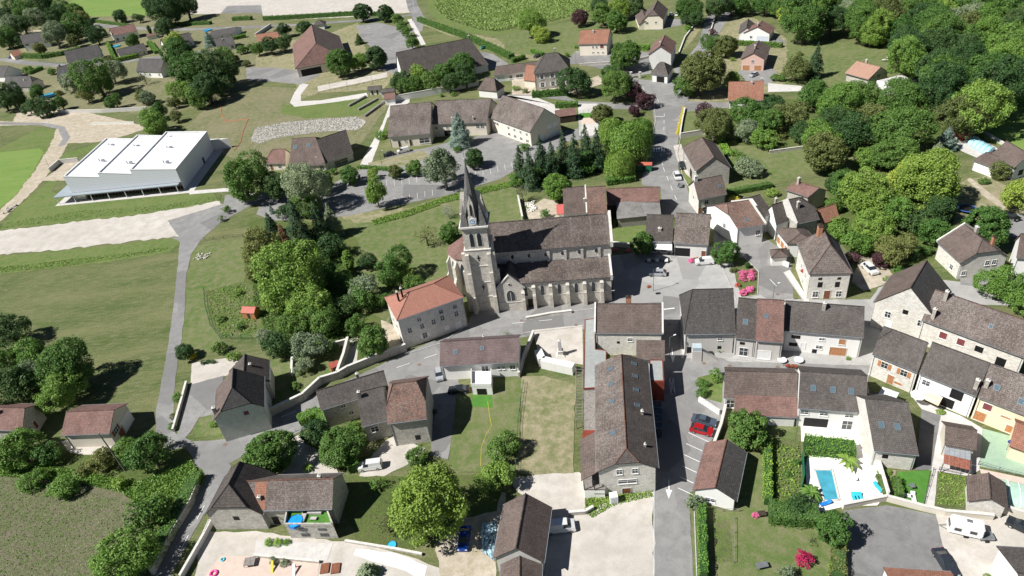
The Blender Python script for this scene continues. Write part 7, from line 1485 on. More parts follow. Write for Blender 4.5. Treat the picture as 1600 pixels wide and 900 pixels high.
# maize and weeds nobody could count
def scatter(name, label, cat, poly, n, size, col, hgt, rows=None):
 A = [at(*p)[:2] for p in poly]; mn = np.min(A, 0); mx = np.max(A, 0); pts = []
 pa = np.array(A)
 def inside(p):
  x, y = p[:, 0], p[:, 1]; c = np.zeros(len(p), bool); j = len(pa) - 1
  for i in range(len(pa)):
   xi, yi, xj, yj = *pa[i], *pa[j]; c ^= ((yi > y) != (yj > y)) & (x < (xj - xi) * (y - yi) / (yj - yi + 1e-12) + xi); j = i
  return c
 q = rg.uniform(mn, mx, (n * 3, 2)); 
 if rows:
  a = R(rows[0]); u = np.array([math.cos(a), math.sin(a)]); v = np.array([-u[1], u[0]]); s = q @ v; s2 = np.round(s / rows[1]) * rows[1] + rg.normal(size=len(s)) * .12; q = np.outer(q @ u, u) + np.outer(s2, v)
 q = q[inside(q)][:n]; z = rg.uniform(.3, 1, len(q)) * hgt
 V, Fq = leaf_quads(np.column_stack([q, z]), rg.normal(size=(len(q), 3)) * .8 + [0, 0, .6], size, 1.8)
 c = np.array([*pa.mean(0), 0]); me = mesh_np(name, V - c, Fq, LF[col]); o = bpy.data.objects.new(name, me); C.objects.link(o); o.location = tuple(c)
 tag(o, label, cat, kind='stuff')
scatter('maize', 'rows of tall green maize in the field at the top', 'crop', [(672, -40), (990, -60), (935, 15), (900, 24), (860, 34), (775, 50), (742, 46), (700, 32), (680, 16)], 60000, .62, 'maize', 2.0, rows=(98, 1.6))
for nm, lb, poly, n, sz, cl, hg in [
 ('weeds', 'tall weeds in the ditch below the gravel road', [(0, 418), (90, 408), (200, 396), (262, 386), (262, 391), (200, 402), (90, 418), (0, 426)], 1500, .26, 'lime', .25),
 ('weeds', 'coarse weeds on the verge between hall and gravel road', [(0, 350), (120, 330), (250, 322), (345, 305), (350, 312), (250, 330), (120, 342), (0, 358)], 1400, .26, 'lime', .15),
 ('undergrowth', 'tangled undergrowth on the bank above the rough field', [(0, 720), (60, 725), (140, 740), (215, 755), (300, 720), (312, 742), (250, 800), (225, 800), (190, 770), (120, 755), (0, 745)], 16000, .3, 'lime', .5),
 ('ground_cover', 'ground cover under the trees of the central grove', [(395, 380), (540, 380), (560, 470), (560, 540), (470, 560), (420, 530), (395, 470)], 16000, .3, 'mid', .4),
 ('vegetables', 'vegetables growing in the garden beside the red shed', [(325, 455), (380, 443), (400, 470), (400, 520), (350, 528), (332, 500)], 1300, .28, 'lime', .5),
 ('ditch_grass', 'bright long grass along the ditch below the car park', [(580, 345), (640, 328), (700, 306), (800, 284), (800, 292), (700, 316), (640, 338), (585, 352)], 9000, .28, 'lime', .4),
 ('weeds', 'weeds in the vegetable plots at the bottom right', [(1467, 740), (1508, 746), (1510, 793), (1462, 788)], 600, .22, 'lime', .3),
 ('weeds', 'dry weeds along the upper edge of the gravel lot', [(912, 800), (918, 778), (960, 775), (1020, 768), (1020, 776), (960, 790), (925, 810)], 1500, .22, 'lime', .25),
 ('vegetables', 'beans and herbs in the narrow garden left of the pool', [(1208, 690), (1248, 700), (1248, 780), (1212, 785)], 600, .26, 'lime', .5),
 ('tufts', 'tufts of grass in the rough field at the lower left', [(-20, 745), (120, 760), (210, 790), (190, 860), (170, 900), (-20, 905)], 5000, .2, 'lime', .12)]:
 scatter(nm, lb, 'plants', poly, n, sz, cl, hg)
# ------------------------------------------------------------------ vehicles
CARM = {}
def paint(nm, col):
 if nm not in CARM: CARM[nm] = plain('car_paint_' + nm, col, .22, .25, .03, 1, .6)
 return CARM[nm]
M_TYRE = plain('tyre', (.018, .018, .018), .8); M_RIM = plain('rim', (.45, .45, .46), .35, .7); M_LAMP = plain('headlamp', (.75, .77, .80), .15, spec=.9); M_TAIL = plain('tail_lamp', (.35, .01, .01), .3)
PROF = {   # side outline of body, side outline of cabin glass and roof: (x along, z)
 'hatch': (4.1, 1.74, [(0, .32), (0, .62), (.06, .86), (.9, .95), (3.45, .98), (4.02, .92), (4.1, .62), (4.08, .32)], [(.95, .94), (1.65, 1.40), (3.35, 1.44), (3.95, .96)]),
 'sedan': (4.5, 1.78, [(0, .30), (0, .60), (.08, .82), (1.05, .93), (3.6, .97), (4.42, .94), (4.5, .62), (4.46, .30)], [(1.1, .92), (1.9, 1.38), (3.05, 1.40), (3.85, .96)]),
 'suv': (4.5, 1.86, [(0, .38), (0, .74), (.08, 1.0), (.95, 1.08), (4.0, 1.12), (4.42, 1.06), (4.5, .7), (4.48, .38)], [(1.0, 1.06), (1.65, 1.62), (3.9, 1.66), (4.38, 1.10)]),
 'van': (4.4, 1.82, [(0, .34), (0, .70), (.1, .98), (.85, 1.10), (1.5, 1.12), (4.36, 1.14), (4.4, .6), (4.38, .34)], [(.9, 1.08), (1.55, 1.72), (4.28, 1.80), (4.36, 1.12)]),
 'bigvan': (5.0, 1.98, [(0, .36), (0, .8), (.1, 1.1), (.7, 1.25), (1.3, 1.3), (4.96, 1.32), (5.0, .6), (4.98, .36)], [(.72, 1.22), (1.25, 1.95), (4.9, 2.1), (4.96, 1.3)])}
def car(f, b, kind, col, label, cat='car', rgb=None, name='parked_car', group=None):
 """f, b: ground pixels at the nose and the tail"""
 L, Wd, body, cab = PROF[kind]; A = at(*f); Bk = at(*b); d = (Bk - A)[:2]; d /= np.linalg.norm(d); c = (A + Bk)[:2] / 2
 root = empty(name, (c[0], c[1], .03), label, cat, group, math.atan2(d[1], d[0])); pm = paint(col, rgb)
 def loft(prof, w0, w1, z0, z1, mat, nm, par, bev=.0):
  m = MB(); n = len(prof)
  def wz(z): t = min(1, max(0, (z - z0) / (z1 - z0))); return (w0 + (w1 - w0) * t) / 2
  l = [(x - L / 2, -wz(z), z) for x, z in prof]; r = [(x - L / 2, wz(z), z) for x, z in prof]
  m.face(l[::-1]); m.face(r)
  for i in range(n): j = (i + 1) % n; m.face([l[i], l[j], r[j], r[i]])
  o = m.build(nm, mat, None, (0, 0, 0)); o.parent = par
  bm = bmesh.new(); bm.from_mesh(o.data); bmesh.ops.bevel(bm, geom=bm.edges[:], offset=.06, segments=2, affect='EDGES', clamp_overlap=True); bmesh.ops.recalc_face_normals(bm, faces=bm.faces); bm.to_mesh(o.data); bm.free()
  o.data.polygons.foreach_set('use_smooth', [True] * len(o.data.polygons)); return o
 bo = loft(body, Wd, Wd * .94, .3, 1.0, pm, 'body', root)
 gl = loft(cab, Wd * .90, Wd * .70, cab[0][1], max(z for _, z in cab), M_GLASS, 'windows', root)
 ra, rb = cab[1], cab[2]
 m = MB(); tw_ = Wd * .70 / 2; zz = .035
 for q in ([(ra[0] + .02, ra[1]), (rb[0], rb[1])],):
  (x0, za), (x1, zb) = q
  m.hexa([(x0 - L / 2, -tw_, za - .03), (x1 - L / 2, -tw_, zb - .03), (x1 - L / 2, tw_, zb - .03), (x0 - L / 2, tw_, za - .03), (x0 - L / 2, -tw_ * .96, za + zz), (x1 - L / 2, -tw_ * .96, zb + zz), (x1 - L / 2, tw_ * .96, zb + zz), (x0 - L / 2, tw_ * .96, za + zz)])
 o = m.build('roof', pm, None, (0, 0, 0)); o.parent = root
 for s in (-1, 1):          # pillars, or solid side panels on a van
  m = MB(); wl_, wh_ = s * (Wd * .455), s * (Wd * .36)
  def quad(x0, x1, x2, x3, za, zb):
   m.face([(x0 - L / 2, wl_, za), (x1 - L / 2, wl_, za), (x2 - L / 2, wh_, zb), (x3 - L / 2, wh_, zb)][::s])
  za, zb = cab[0][1] + .02, ra[1]
  if 'van' in kind: quad(2.0 if kind == 'van' else 1.95, cab[3][0], rb[0], 2.05, za, rb[1])
  else: xm = (ra[0] + rb[0]) / 2 + .1; quad(xm - .05, xm + .07, xm + .07, xm - .03, za, zb + .02); quad(cab[3][0] - .45, cab[3][0], rb[0] + .02, rb[0] - .22, za, rb[1])
  o = m.build('side_panel' if 'van' in kind else 'pillar', pm, None, (0, 0, 0)); o.parent = root
 for x in (.78, L - .82):
  for s in (-1, 1):
   m = MB(); P = Vector((x - L / 2, s * (Wd / 2 - .2), .32)); m.tube(P, P + Vector((0, s * .22, 0)), .32, .32, 14); w = m.build('wheel', M_TYRE, None, (0, 0, 0)); w.parent = root
   m = MB(); P2 = P + Vector((0, s * .221, 0)); m.tube(P2, P2 + Vector((0, s * .01, 0)), .2, .19, 10); r_ = m.build('rim', M_RIM, None, (0, 0, 0)); r_.parent = w
 for s in (-1, 1):
  for x, mt, nm, z in ((-.012, M_LAMP, 'headlight', body[1][1] - .02), (L - .07, M_TAIL, 'tail_light', body[-2][1] + .1)):
   m = MB(); m.box((x - L / 2 + .04, s * Wd * .36, z), .1, .34, .16); o = m.build(nm, mt, None, (0, 0, 0)); o.parent = root
 return root
wh = (.80, .80, .79); sv = (.42, .44, .46)
car((1014, 429), (1042, 430), 'hatch', 'silver', 'silver hatchback standing alone on the square beside the church', rgb=sv)
car((1086, 413), (1115, 411), 'van', 'white', 'white delivery van parked nose left on the square below the restaurant', 'van', wh, 'parked_van')
car((1118, 665), (1082, 656), 'sedan', 'steel', 'grey blue sedan in the upper bay of the sloping parking bays', rgb=(.09, .12, .16))
car((1112, 679), (1080, 671), 'hatch', 'red', 'bright red hatchback in the parking bay below the grey sedan', rgb=(.45, .015, .02))
car((723, 864), (729, 826), 'sedan', 'royal', 'dark blue car parked under the largest foreground tree', rgb=(.01, .05, .28))
car((564, 733), (596, 729), 'van', 'white', 'white van parked on the gravel below the tower house', 'van', wh, 'parked_van')
car((893, 825), (858, 829), 'bigvan', 'white', 'large white van half hidden behind the tall barn roof', 'van', wh, 'parked_van')
car((1367, 431), (1350, 416), 'suv', 'white', 'white car parked beside the dark purple tree', rgb=wh)
car((1592, 347), (1566, 334), 'sedan', 'black', 'black car at the right edge above the white house', rgb=(.012, .012, .014))
car((1061, 285), (1055, 272), 'suv', 'white', 'white car with a trailer behind it on the main street', rgb=wh)
car((1067, 268), (1064, 255), 'hatch', 'darkgrey', 'dark car against the stone barn wall', rgb=(.03, .035, .04))
car((1173, 121), (1182, 117), 'hatch', 'silver', 'silver car in front of the pink house garages', rgb=sv)
car((1047, 27), (1050, 22), 'hatch', 'silver', 'silver car beside the double gabled farmhouse', rgb=sv); car((1056, 27), (1060, 22), 'hatch', 'white', 'white car right of the silver one by the farmhouse', rgb=wh)
car((688, 598), (685, 578), 'hatch', 'silver', 'silver grey car nosed against the plum roofed house', rgb=sv)
car((702, 613), (733, 611), 'sedan', 'darkgrey', 'dark car behind the artificial turf terrace', rgb=(.03, .035, .04))
car((622, 240), (639, 236), 'van', 'white', 'white car standing in front of the school wall', rgb=wh); car((602, 245), (614, 242), 'hatch', 'darkgrey', 'dark car left of the white car at the school', rgb=(.03, .035, .04))
car((753, 77), (760, 75), 'hatch', 'green', 'turquoise green car beside the long dark building', rgb=(.03, .28, .22))
car((14, 92), (23, 89), 'hatch', 'royal', 'blue car at the small orange roofed shed', rgb=(.01, .05, .28))
car((1485, 897), (1467, 868), 'sedan', 'slate', 'dark slate estate car at the bottom of the asphalt court', rgb=(.04, .045, .06))
car((1585, 822), (1606, 832), 'hatch', 'darkgrey', 'dark car cut by the right edge on the gravel lot', rgb=(.03, .035, .04))
car((1103, 335), (1115, 328), 'hatch', 'darkgrey', 'dark car between the small stone house and the white gabled house', rgb=(.03, .035, .04))
car((836, 91), (843, 88), 'hatch', 'darkgrey', 'dark car behind the stone mansion roof', rgb=(.03, .035, .04))

# caravan
A = at(1479, 826); Bq = at(1531, 838); d = (Bq - A)[:2]; Lc_ = 5.0; d /= np.linalg.norm(d); c = (A + Bq)[:2] / 2
cv = empty('caravan', (c[0], c[1], .02), 'white touring caravan parked at the corner of the gravel lot', 'caravan', None, math.atan2(d[1], d[0]))
def pl(nm, m, mat, par=cv, bev=0):
 o = m.build(nm, mat, None, (0, 0, 0)); o.parent = par
 if bev:
  bm = bmesh.new(); bm.from_mesh(o.data); bmesh.ops.bevel(bm, geom=bm.edges[:], offset=bev, segments=3, affect='EDGES', clamp_overlap=True); bm.to_mesh(o.data); bm.free()
 return o
m = MB(); a = [(-2.3, -1.05, .5), (2.3, -1.05, .5), (2.3, 1.05, .5), (-2.3, 1.05, .5), (-1.9, -1.0, 2.55), (2.2, -1.0, 2.6), (2.2, 1.0, 2.6), (-1.9, 1.0, 2.55)]; m.hexa(a); pl('body', m, M_WHITE, cv, .15)
for x in (-1.1, .9): m = MB(); m.box((x, -1.045, 1.3), .9, .06, .6); pl('window', m, M_GLASS)
m = MB(); m.box((-2.16, 0, 1.3), .1, 1.3, .6); pl('front_window', m, M_GLASS)
for s in (-1, 1): m = MB(); m.tube((0.2, s * .8, .32), (.2, s * 1.06, .32), .32, n=12); pl('wheel', m, M_TYRE)
m = MB(); m.tube((-2.2, -.5, .5), (-3.3, 0, .45), .05); m.tube((-2.2, .5, .5), (-3.3, 0, .45), .05); pl('drawbar', m, M_GREYM)
m = MB(); m.box((.3, .2, 2.6), .7, .5, .12); pl('roof_vent', m, M_GREYM)
def trailer(x, y, ang, label):
 P = at(x, y); r = empty('trailer', (P[0], P[1], 0), label, 'trailer', None, R(ang))
 m = MB(); m.box((0, 0, .45), 2.0, 1.2, .12); pl('bed', m, M_GREYM, r)
 for q in ((0, -.6, 2.0, .05), (0, .6, 2.0, .05), (-1, 0, .05, 1.2), (1, 0, .05, 1.2)): m = MB(); m.box((q[0], q[1], .57), q[2], q[3], .35); pl('side_board', m, M_ZINC, r)
 for s in (-1, 1): m = MB(); m.tube((0, s * .62, .3), (0, s * .8, .3), .28, n=12); pl('wheel', m, M_TYRE, r)
 m = MB(); m.tube((-1, 0, .45), (-2.1, 0, .42), .04); pl('drawbar', m, M_GREYM, r)
trailer(1538, 842, -10, 'small open trailer behind the white caravan'); trailer(1063, 292, 70, 'small open trailer behind the white car on the main street')
# ------------------------------------------------------------------ walls and fences
def wallp(px, h, t, mat, label, name='wall', cat='wall', cap=True, hs=None):
 P = [at(x, y, 0) for x, y in px]; c = P[len(P) // 2]; root = empty(name, (c[0], c[1], 0), label, cat); m = MB(); k = MB()
 for i in range(len(P) - 1):
  d = P[i + 1] - P[i]; L = np.linalg.norm(d); d /= L; n = np.array([-d[1], d[0], 0])
  m.obox(P[i] - n * t / 2 - [0, 0, .3], d, n, L + .02, t, h + .3)
  k.obox(P[i] - n * (t / 2 + .05) + [0, 0, h], d, n, L + .02, t + .1, .09)
 m.build('masonry', mat, root)
 if cap: k.build('coping', W_QUOIN, root)
 return root
def fencep(px, h, label, mat=M_GREYM, gap=2.5, name='fence', mesh=True, rails=2, cat='fence'):
 P = [at(x, y, 0) for x, y in px]; c = P[len(P) // 2]; root = empty(name, (c[0], c[1], 0), label, cat); k = MB(); np_ = 0
 for i in range(len(P) - 1):
  d = P[i + 1] - P[i]; L = np.linalg.norm(d); d /= L; n = np.array([-d[1], d[0], 0]); cnt = max(1, int(L / gap))
  for j in range(cnt + (i == len(P) - 2)):
   if np_ > 90: break
   m = MB(); m.box(P[i] + d * L * j / cnt, .08, .08, h); m.build('post', mat, root); np_ += 1
  for r_ in range(rails): k.obox(P[i] - n * .02 + [0, 0, h * (r_ + 1) / rails - .08], d, n, L, .04, .05)
  if mesh:
   q = int(L / .5)
   for j in range(q): k.obox(P[i] + d * L * j / q + [0, 0, .05], d, n, .02, .02, h - .1)
 k.build('rails', mat, root); return root
wallp([(420, 652), (475, 626), (503, 600), (530, 592), (545, 583), (607, 558), (636, 548)], 2.0, .5, W_STONE, 'long stone garden wall curving down the street to the mairie')
wallp([(530, 590), (540, 562), (546, 537)], 2.0, .5, W_STONE, 'stone wall between walled garden and pale gravel path')
wallp([(457, 588), (458, 562)], 1.0, .4, W_PALEG, 'low pale wall in the walled garden'); wallp([(545, 538), (505, 548)], 1.6, .4, W_STONE, 'stone wall at the head of the walled garden')
wallp([(316, 748), (300, 790), (270, 840), (240, 898)], 1.6, .5, W_STONE, 'dry stone wall along the lower lane under the hedge')
wallp([(333, 818), (322, 840), (285, 905)], 1.2, .35, W_PALEG, 'pale wall with white gate beside the lower lane')
wallp([(293, 600), (285, 630), (272, 675)], .9, .35, W_STONE, 'low retaining wall beside the asphalt drive')
wallp([(1092, 627), (1124, 648)], 1.1, .35, W_WHITE, 'white wall of the triangular garden'); wallp([(1133, 640), (1126, 670), (1113, 705)], 1.4, .4, W_GREY, 'grey wall beside the parking bays')
wallp([(1364, 690), (1372, 730), (1386, 778)], 1.5, .25, W_WHITE, 'white wall on the right of the pool terrace'); wallp([(1316, 795), (1372, 784), (1384, 782), (1440, 797), (1475, 805), (1550, 812)], 1.2, .4, W_BEIGE, 'low rendered wall around the head of the asphalt court')
wallp([(1545, 795), (1606, 815)], 1.8, .4, W_BEIGE, 'rendered wall below the green covered pool'); wallp([(1253, 715), (1255, 750), (1252, 765)], 1.6, .15, M_GREENM, 'green screen at the left of the pool', 'screen', 'screen', cap=False)
wallp([(957, 384), (985, 387)], 1.2, .5, W_WSTONE, 'pale wall with flower pots beside the church front'); wallp([(822, 500), (860, 493), (893, 489)], .8, .5, W_WSTONE, 'pale ramp wall at the foot of the church')
wallp([(842, 558), (848, 572), (897, 583)], 2.2, 1.6, W_PALEG, 'thick pale retaining wall below the monument square', cap=False)
wallp([(811, 590), (820, 560), (834, 524)], 1.4, .4, W_STONE, 'stone wall left of the monument square'); wallp([(889, 805), (915, 803), (927, 796)], .9, .4, W_STONE, 'low dark wall beside the large white van')
wallp([(1060, 86), (1070, 60), (1085, 40)], .8, .4, W_STONE, 'stone wall left of the top lane'); wallp([(1107, 60), (1115, 35), (1122, 20)], .8, .4, W_BEIGE, 'pale wall right of the top lane')
wallp([(1062, 215), (1066, 190), (1070, 172)], .9, .35, W_STONE, 'street wall behind the yellow flower boxes'); wallp([(1063, 216), (1100, 210), (1115, 218)], 1.8, .35, W_GREY, 'grey wall at the corner lawn above the stone barn')
wallp([(612, 160), (690, 146), (748, 133)], 2.6, .4, W_PALEG, 'retaining wall behind the school roof')
wallp([(92, 177), (160, 176), (230, 172)], 1.6, .4, W_GREY, 'concrete retaining wall below the suburb gardens'); wallp([(142, 195), (210, 193)], .8, .4, W_PALEG, 'low pale wall beside the dirt patch')
wallp([(79, 269), (94, 256), (124, 253)], 1.8, .4, W_GREY, 'concrete wall of the gravel court left of the sports hall'); wallp([(905, 103), (950, 100), (968, 98)], 1.0, .3, W_STONE, 'low wall below the orange roofed cream house'); wallp([(985, 98), (1016, 90)], 1.0, .3, W_STONE, 'low wall left of the tall narrow house')
wallp([(400, 58), (424, 42)], 2.0, .5, W_GREY, 'dark retaining wall beside the orange roofed bungalow')
wallp([(1204, 405), (1232, 418)], 1.2, .3, W_WHITE, 'white gate wall beside the tall hipped house'); wallp([(1202, 240), (1262, 232)], 1.0, .3, W_STONE, 'dark low wall across the orchard lawn')
wallp([(1505, 190), (1555, 220), (1600, 246)], .9, .4, W_GREY, 'grey wall beyond the covered pool')
wallp([(817, 346), (810, 312)], 1.6, .4, W_STONE, 'garden wall behind the church slope')
wallp([(540, 847), (620, 860), (660, 868)], .5, .3, W_STONE, 'low stone edge beside the white sheeting'); wallp([(398, 870), (500, 880)], .6, .3, W_STONE, 'low wall between stone terrace and pink patio')
for i, q in enumerate([((545, 167), (572, 152)), ((560, 173), (590, 156)), ((570, 183), (604, 158))]):
 wallp(list(q), .9, 1.0, W_DRYST, ['upper', 'middle', 'lower'][i] + ' of the three dry stone terraces above the rubble bank', cap=False, name='stone_terrace')
fencep([(82, 90), (61, 97), (92, 100), (130, 103), (157, 99)], 1.4, 'dark green fabric fence of the long bungalow', M_GREENM, mesh=False, rails=3)

fencep([(320, 376), (380, 370), (400, 366)], 1.0, 'small post fence along the bowls court', M_DARKW, mesh=False)
fencep([(320, 455), (322, 480), (330, 510), (345, 530), (395, 530)], 1.4, 'wire fence round the vegetable garden', M_GREENM)
fencep([(818, 600), (810, 660), (806, 740)], 1.2, 'wire fence between the green and the dry plot', M_GREENM, 2.5)
fencep([(497, 146), (560, 133), (605, 123)], .8, 'dark border fence of the bowls strip', M_DARKW, mesh=False)
fencep([(800, 48), (850, 42), (900, 30), (925, 22)], 1.0, 'field fence between the maize and the meadow', M_DARKW, 4, mesh=False)
fencep([(1528, 727), (1560, 737), (1604, 748)], 1.1, 'iron railing between green court and covered pool', M_GREYM, 2)
fencep([(1467, 735), (1500, 742)], .9, 'short railing above the vegetable plot', M_GREYM, 2)
fencep([(1147, 812), (1147, 880)], .8, 'weathered rail beside the vegetable plot', M_GREYW, 2.5, mesh=False, rails=1); fencep([(1114, 795), (1130, 800), (1155, 800)], .9, 'wooden rail behind the long shed', M_GREYW, mesh=False)
fencep([(1224, 572), (1272, 579)], .9, 'railing with red flower boxes before the long white house', M_GREYM, 1.5); fencep([(905, 215), (903, 178), (936, 172)], 1.2, 'green fence of the play area', M_GREENM, 2)
fencep([(1440, 795), (1455, 745), (1458, 735)], .8, 'thin fence beside the artificial lawn', M_GREYM, 2, mesh=False)
fencep([(430, 690), (445, 682), (462, 674)], 1.0, 'white metal barrier at the street corner', M_WHITE, 1.5, mesh=False)
fencep([(330, 820), (322, 838)], 1.5, 'white gate beside the old stone house', M_WHITE, 1, name='gate', cat='gate')
fencep([(1218, 404), (1231, 411)], 1.4, 'grey metal gate below the tiny pyramid roof', M_GREYM, 1, name='gate', cat='gate')
# ------------------------------------------------------------------ mairie, custom hipped house
MRF = RF_NEWRED
e0 = at(621.8, 500.5, 7.6); e1 = at(723.6, 464.5, 7.6); u_ = (e1 - e0)[:2]; 
mr = house('town_house', 'tall stone mairie with new orange hipped roof beside the church', 'town hall', (675, 520),
 [B((620, 501), (725, 464), 8.6, None, D=10.4, pitch=27, hip=(5.1, 5.1), wall=W_WSTONE, roof=MRF, ridge=MRF, ov=.35,
 chim=((.13, .9, 1.5, .4, .4, M_DARKW), (.2, 1.0, 1.5, .4, .4, M_DARKW)),
 wins=[('a', .13, 4.0, .9, 1.3, 'w'), ('a', .32, 4.0, .9, 1.2, 'w'), ('a', .3, 6.2, .9, .9, 'w'), ('a', .5, 4.0, .9, 1.3, 'w'), ('a', .64, 4.2, .9, 1.3, 'w'), ('a', .64, 6.2, .9, .9, 'w'), ('a', .86, 6.2, .9, .9, 'w'), ('a', .86, 4.0, .9, 1.3, 'w'), ('a', .33, 1.2, 1, 1.4, 'ws'), ('a', .68, 1.0, 1, 1.5, 'wclosed'), ('a', .86, .4, 1.3, 2, 'wdoor'), ('d', .4, 3.5, .9, 1.3, 'w'), ('d', .7, 3.5, .9, 1.3, 'w')])])
# ------------------------------------------------------------------ village hall annexes
va = empty('glazed_annex', at(925, 580), 'flat grey roofed annex with rust red edges left of the village hall', 'annex')
def slab(px, z0, z1, mat, nm, par, rim=None):
 A = [at(x, y, z1) for x, y in px]; m = MB(); m.prism([p[:2] for p in A], z0, z1); o = m.build(nm, mat, par)
 if rim:
  k = MB()
  for i in range(len(A)):
   j = (i + 1) % len(A); d = A[j] - A[i]; L = np.linalg.norm(d); d /= L; n = np.array([-d[1], d[0], 0]); k.obox(A[i] - n * .06 + [0, 0, -.3], d, n, L, .12, .42)
  k.build('roof_edge', rim, o)
 return o
M_FLAT = plain('grey_bitumen', (.31, .325, .31), .8, var=.1)
slab([(912, 607), (914, 500), (929, 498), (930, 546), (947, 548), (946, 605)], -.3, 3.6, M_FLAT, 'flat_roof', va, M_STEELRED)
m = MB(); P = [at(x, y, 3.0) for x, y in ((913, 678), (912, 608), (946, 606), (944, 678))]; m.prism([p[:2] for p in P], 2.6, 2.9); m.build('deck', M_GREYW, va)
m = MB(); P = [at(x, y, 3.0) for x, y in ((909, 690), (911, 672), (940, 672), (939, 688))]; m.prism([p[:2] for p in P], -.2, 3.0); m.build('red_cladding', M_STEELRED, va)
vp = empty('pergola', at(906, 625), 'slatted timber pergola between the dry plot and the flat annex', 'pergola')
for k in range(18):
 y = 575 + k * 4.6; a = at(899, y + 2, 2.5); b = at(911, y + 2, 2.5); m = MB(); m.tube(a, b, .05, n=5); m.build('slat', M_GREYW, vp)
for x in (900, 910):
 m = MB(); m.tube(at(x, 574, 2.42), at(x, 658, 2.42), .07, n=5); m.build('beam', M_GREYW, vp)
 for y in (576, 615, 656): P = at(x, y, 2.4); m = MB(); m.box((P[0], P[1], 0), .12, .12, 2.4); m.build('post', M_GREYW, vp)
vr = empty('red_tower', at(1027, 600), 'rust red box shaped lift tower right of the village hall', 'tower')
slab([(1015, 596), (1015, 562), (1036, 562), (1038, 596)], -.3, 5.2, M_STEELRED, 'shaft', vr); slab([(1016.5, 594), (1016.5, 563.5), (1034.5, 563.5), (1036, 594)], 5.18, 5.24, M_FLAT, 'flat_roof', vr)
vb = house('link_roof', 'small brown roofed link between stone house and village hall', 'building', (1015, 560), [B((994, 561), (1039, 562), 4.6, None, D=4.2, pitch=20, mono=True, wall=W_WHITE, roof=RF_BROWN)])
m = MB(); 
gl = empty('conservatory', at(1025, 660), 'low glass roof strip in the shade beside the village hall', 'conservatory')
slab([(1018, 670), (1018, 625), (1033, 625), (1034, 670)], -.2, 2.4, M_GLASS, 'glazing', gl)
for y in (626, 637, 648, 659, 669): m = MB(); m.tube(at(1018, y, 2.45), at(1034, y, 2.45), .05, n=5); m.build('glazing_bar', M_GREYM, gl)
# timber balcony under the lean-to roof
bc = empty('timber_gallery', at(925, 755), 'timber gallery under the brown lean-to at the front of the village hall', 'gallery')
P = [at(x, y, 2.2) for x, y in ((913, 765), (911, 720), (944, 718), (946, 765))]; m = MB(); m.prism([p[:2] for p in P], 2.0, 2.25); m.build('floor', M_GREYW, bc)
m = MB(); m.prism([(P[0] + (p - P[0]) * .96)[:2] for p in P], -.2, 1.98); m.build('base_wall', W_WHITE, bc)
for x in (913, 929): q = at(x, 765, 2.25); m = MB(); m.box(q, .14, .14, 2.3); m.build('post', M_DARKW, bc)
m = MB(); m.tube(at(913, 765, 3.1), at(946, 765, 3.1), .05, n=5); m.build('railing', M_DARKW, bc)
# ------------------------------------------------------------------ monument, poles, lamps
P = at(876, 555); mo = empty('war_memorial', (P[0], P[1], 0), 'pale stone obelisk war memorial on its stepped base', 'memorial')
for i, (s, z0, h_) in enumerate(((2.0, 0, .2), (1.5, .2, .2), (1.05, .4, .9))): m = MB(); m.box((P[0], P[1], z0), s, s, h_, R(-8)); m.build('step' if i < 2 else 'pedestal', W_QUOIN, mo)
m = MB(); m.box((P[0], P[1], 1.3), 1.25, 1.25, .15, R(-8)); m.build('cornice', W_QUOIN, mo)
m = MB(); m.box((P[0], P[1], 1.45), .75, .75, 2.6, R(-8), .75); m.build('obelisk', plain('granite', (.48, .48, .48), .5), mo)
m = MB(); m.box((P[0], P[1], 4.05), .62, .62, .35, R(-8), .1); m.build('tip', W_QUOIN, mo)
def pole(x, y, h, label, mat=M_GREYM, lean=(0, 0), arm=True, name='street_lamp', cat='street lamp', r=.07):
 P = at(x, y); root = empty(name, (P[0], P[1], 0), label, cat); m = MB(); t = P + np.array([lean[0], lean[1], h]); m.tube(P, t, r, r * .65); m.build('post', mat, root)
 if arm:
  m = MB(); e = t + np.array([1.1, .4, .15]); m.tube(t, e, .04); m.build('arm', mat, root); m = MB(); m.box(e - [0, 0, .08], .55, .25, .12, .3); m.build('lamp_head', M_WHITE, root)
 return root
for x, y, h, lb in [(496, 272, 6, 'lamp post before the nursery building'), (598, 262, 6, 'lamp post at the small olive car park tree'), (518, 146, 5, 'lamp post on the lawn left of the bowls strip'), (583, 132, 5, 'lamp post on the lawn right of the bowls strip'), (544, 140, 4, 'short lamp post under the bowls strip'), (645, 36, 5, 'lamp post at the top road junction'), (711, 46, 5, 'lamp post on the dry lawn beside the long hedge'), (792, 74, 5, 'lamp post on the meadow path'), (1104, 78, 6, 'lamp post by the top lane'), (1080, 300, 6, 'lamp post on the main street verge'), (1021, 455, 6, 'lamp post with red flowers on the square'), (1046, 562, 6, 'lamp post in the shade beside the stone house'), (1206, 480, 6, 'lamp post above the long white house'), (82, 270, 6, 'lamp post beside the track to the sports turf'), (5, 218, 5, 'lamp post at the edge of the sports turf'), (900, 100, 5, 'lamp post left of the courtyard'), (432, 720, 6, 'lamp post above the old stone house roof')]:
 pole(x, y, h, lb)
pole(196, 736, 10.5, 'tall leaning wooden utility pole at the lower left', M_GREYW, (-.6, .3), False, 'utility_pole', 'utility pole', .16)

for x, y, lb in [(986, 122, 'left of the two stone gate posts of the courtyard'), (1000, 122, 'right of the two stone gate posts of the courtyard')]:
 P = at(x, y); r = empty('gate_post', (P[0], P[1], 0), lb, 'gate post'); m = MB(); m.box((P[0], P[1], 0), .8, .8, 2.4); m.build('pillar', W_QUOIN, r); m = MB(); m.box((P[0], P[1], 2.4), 1, 1, .2); m.build('cap', W_QUOIN, r)
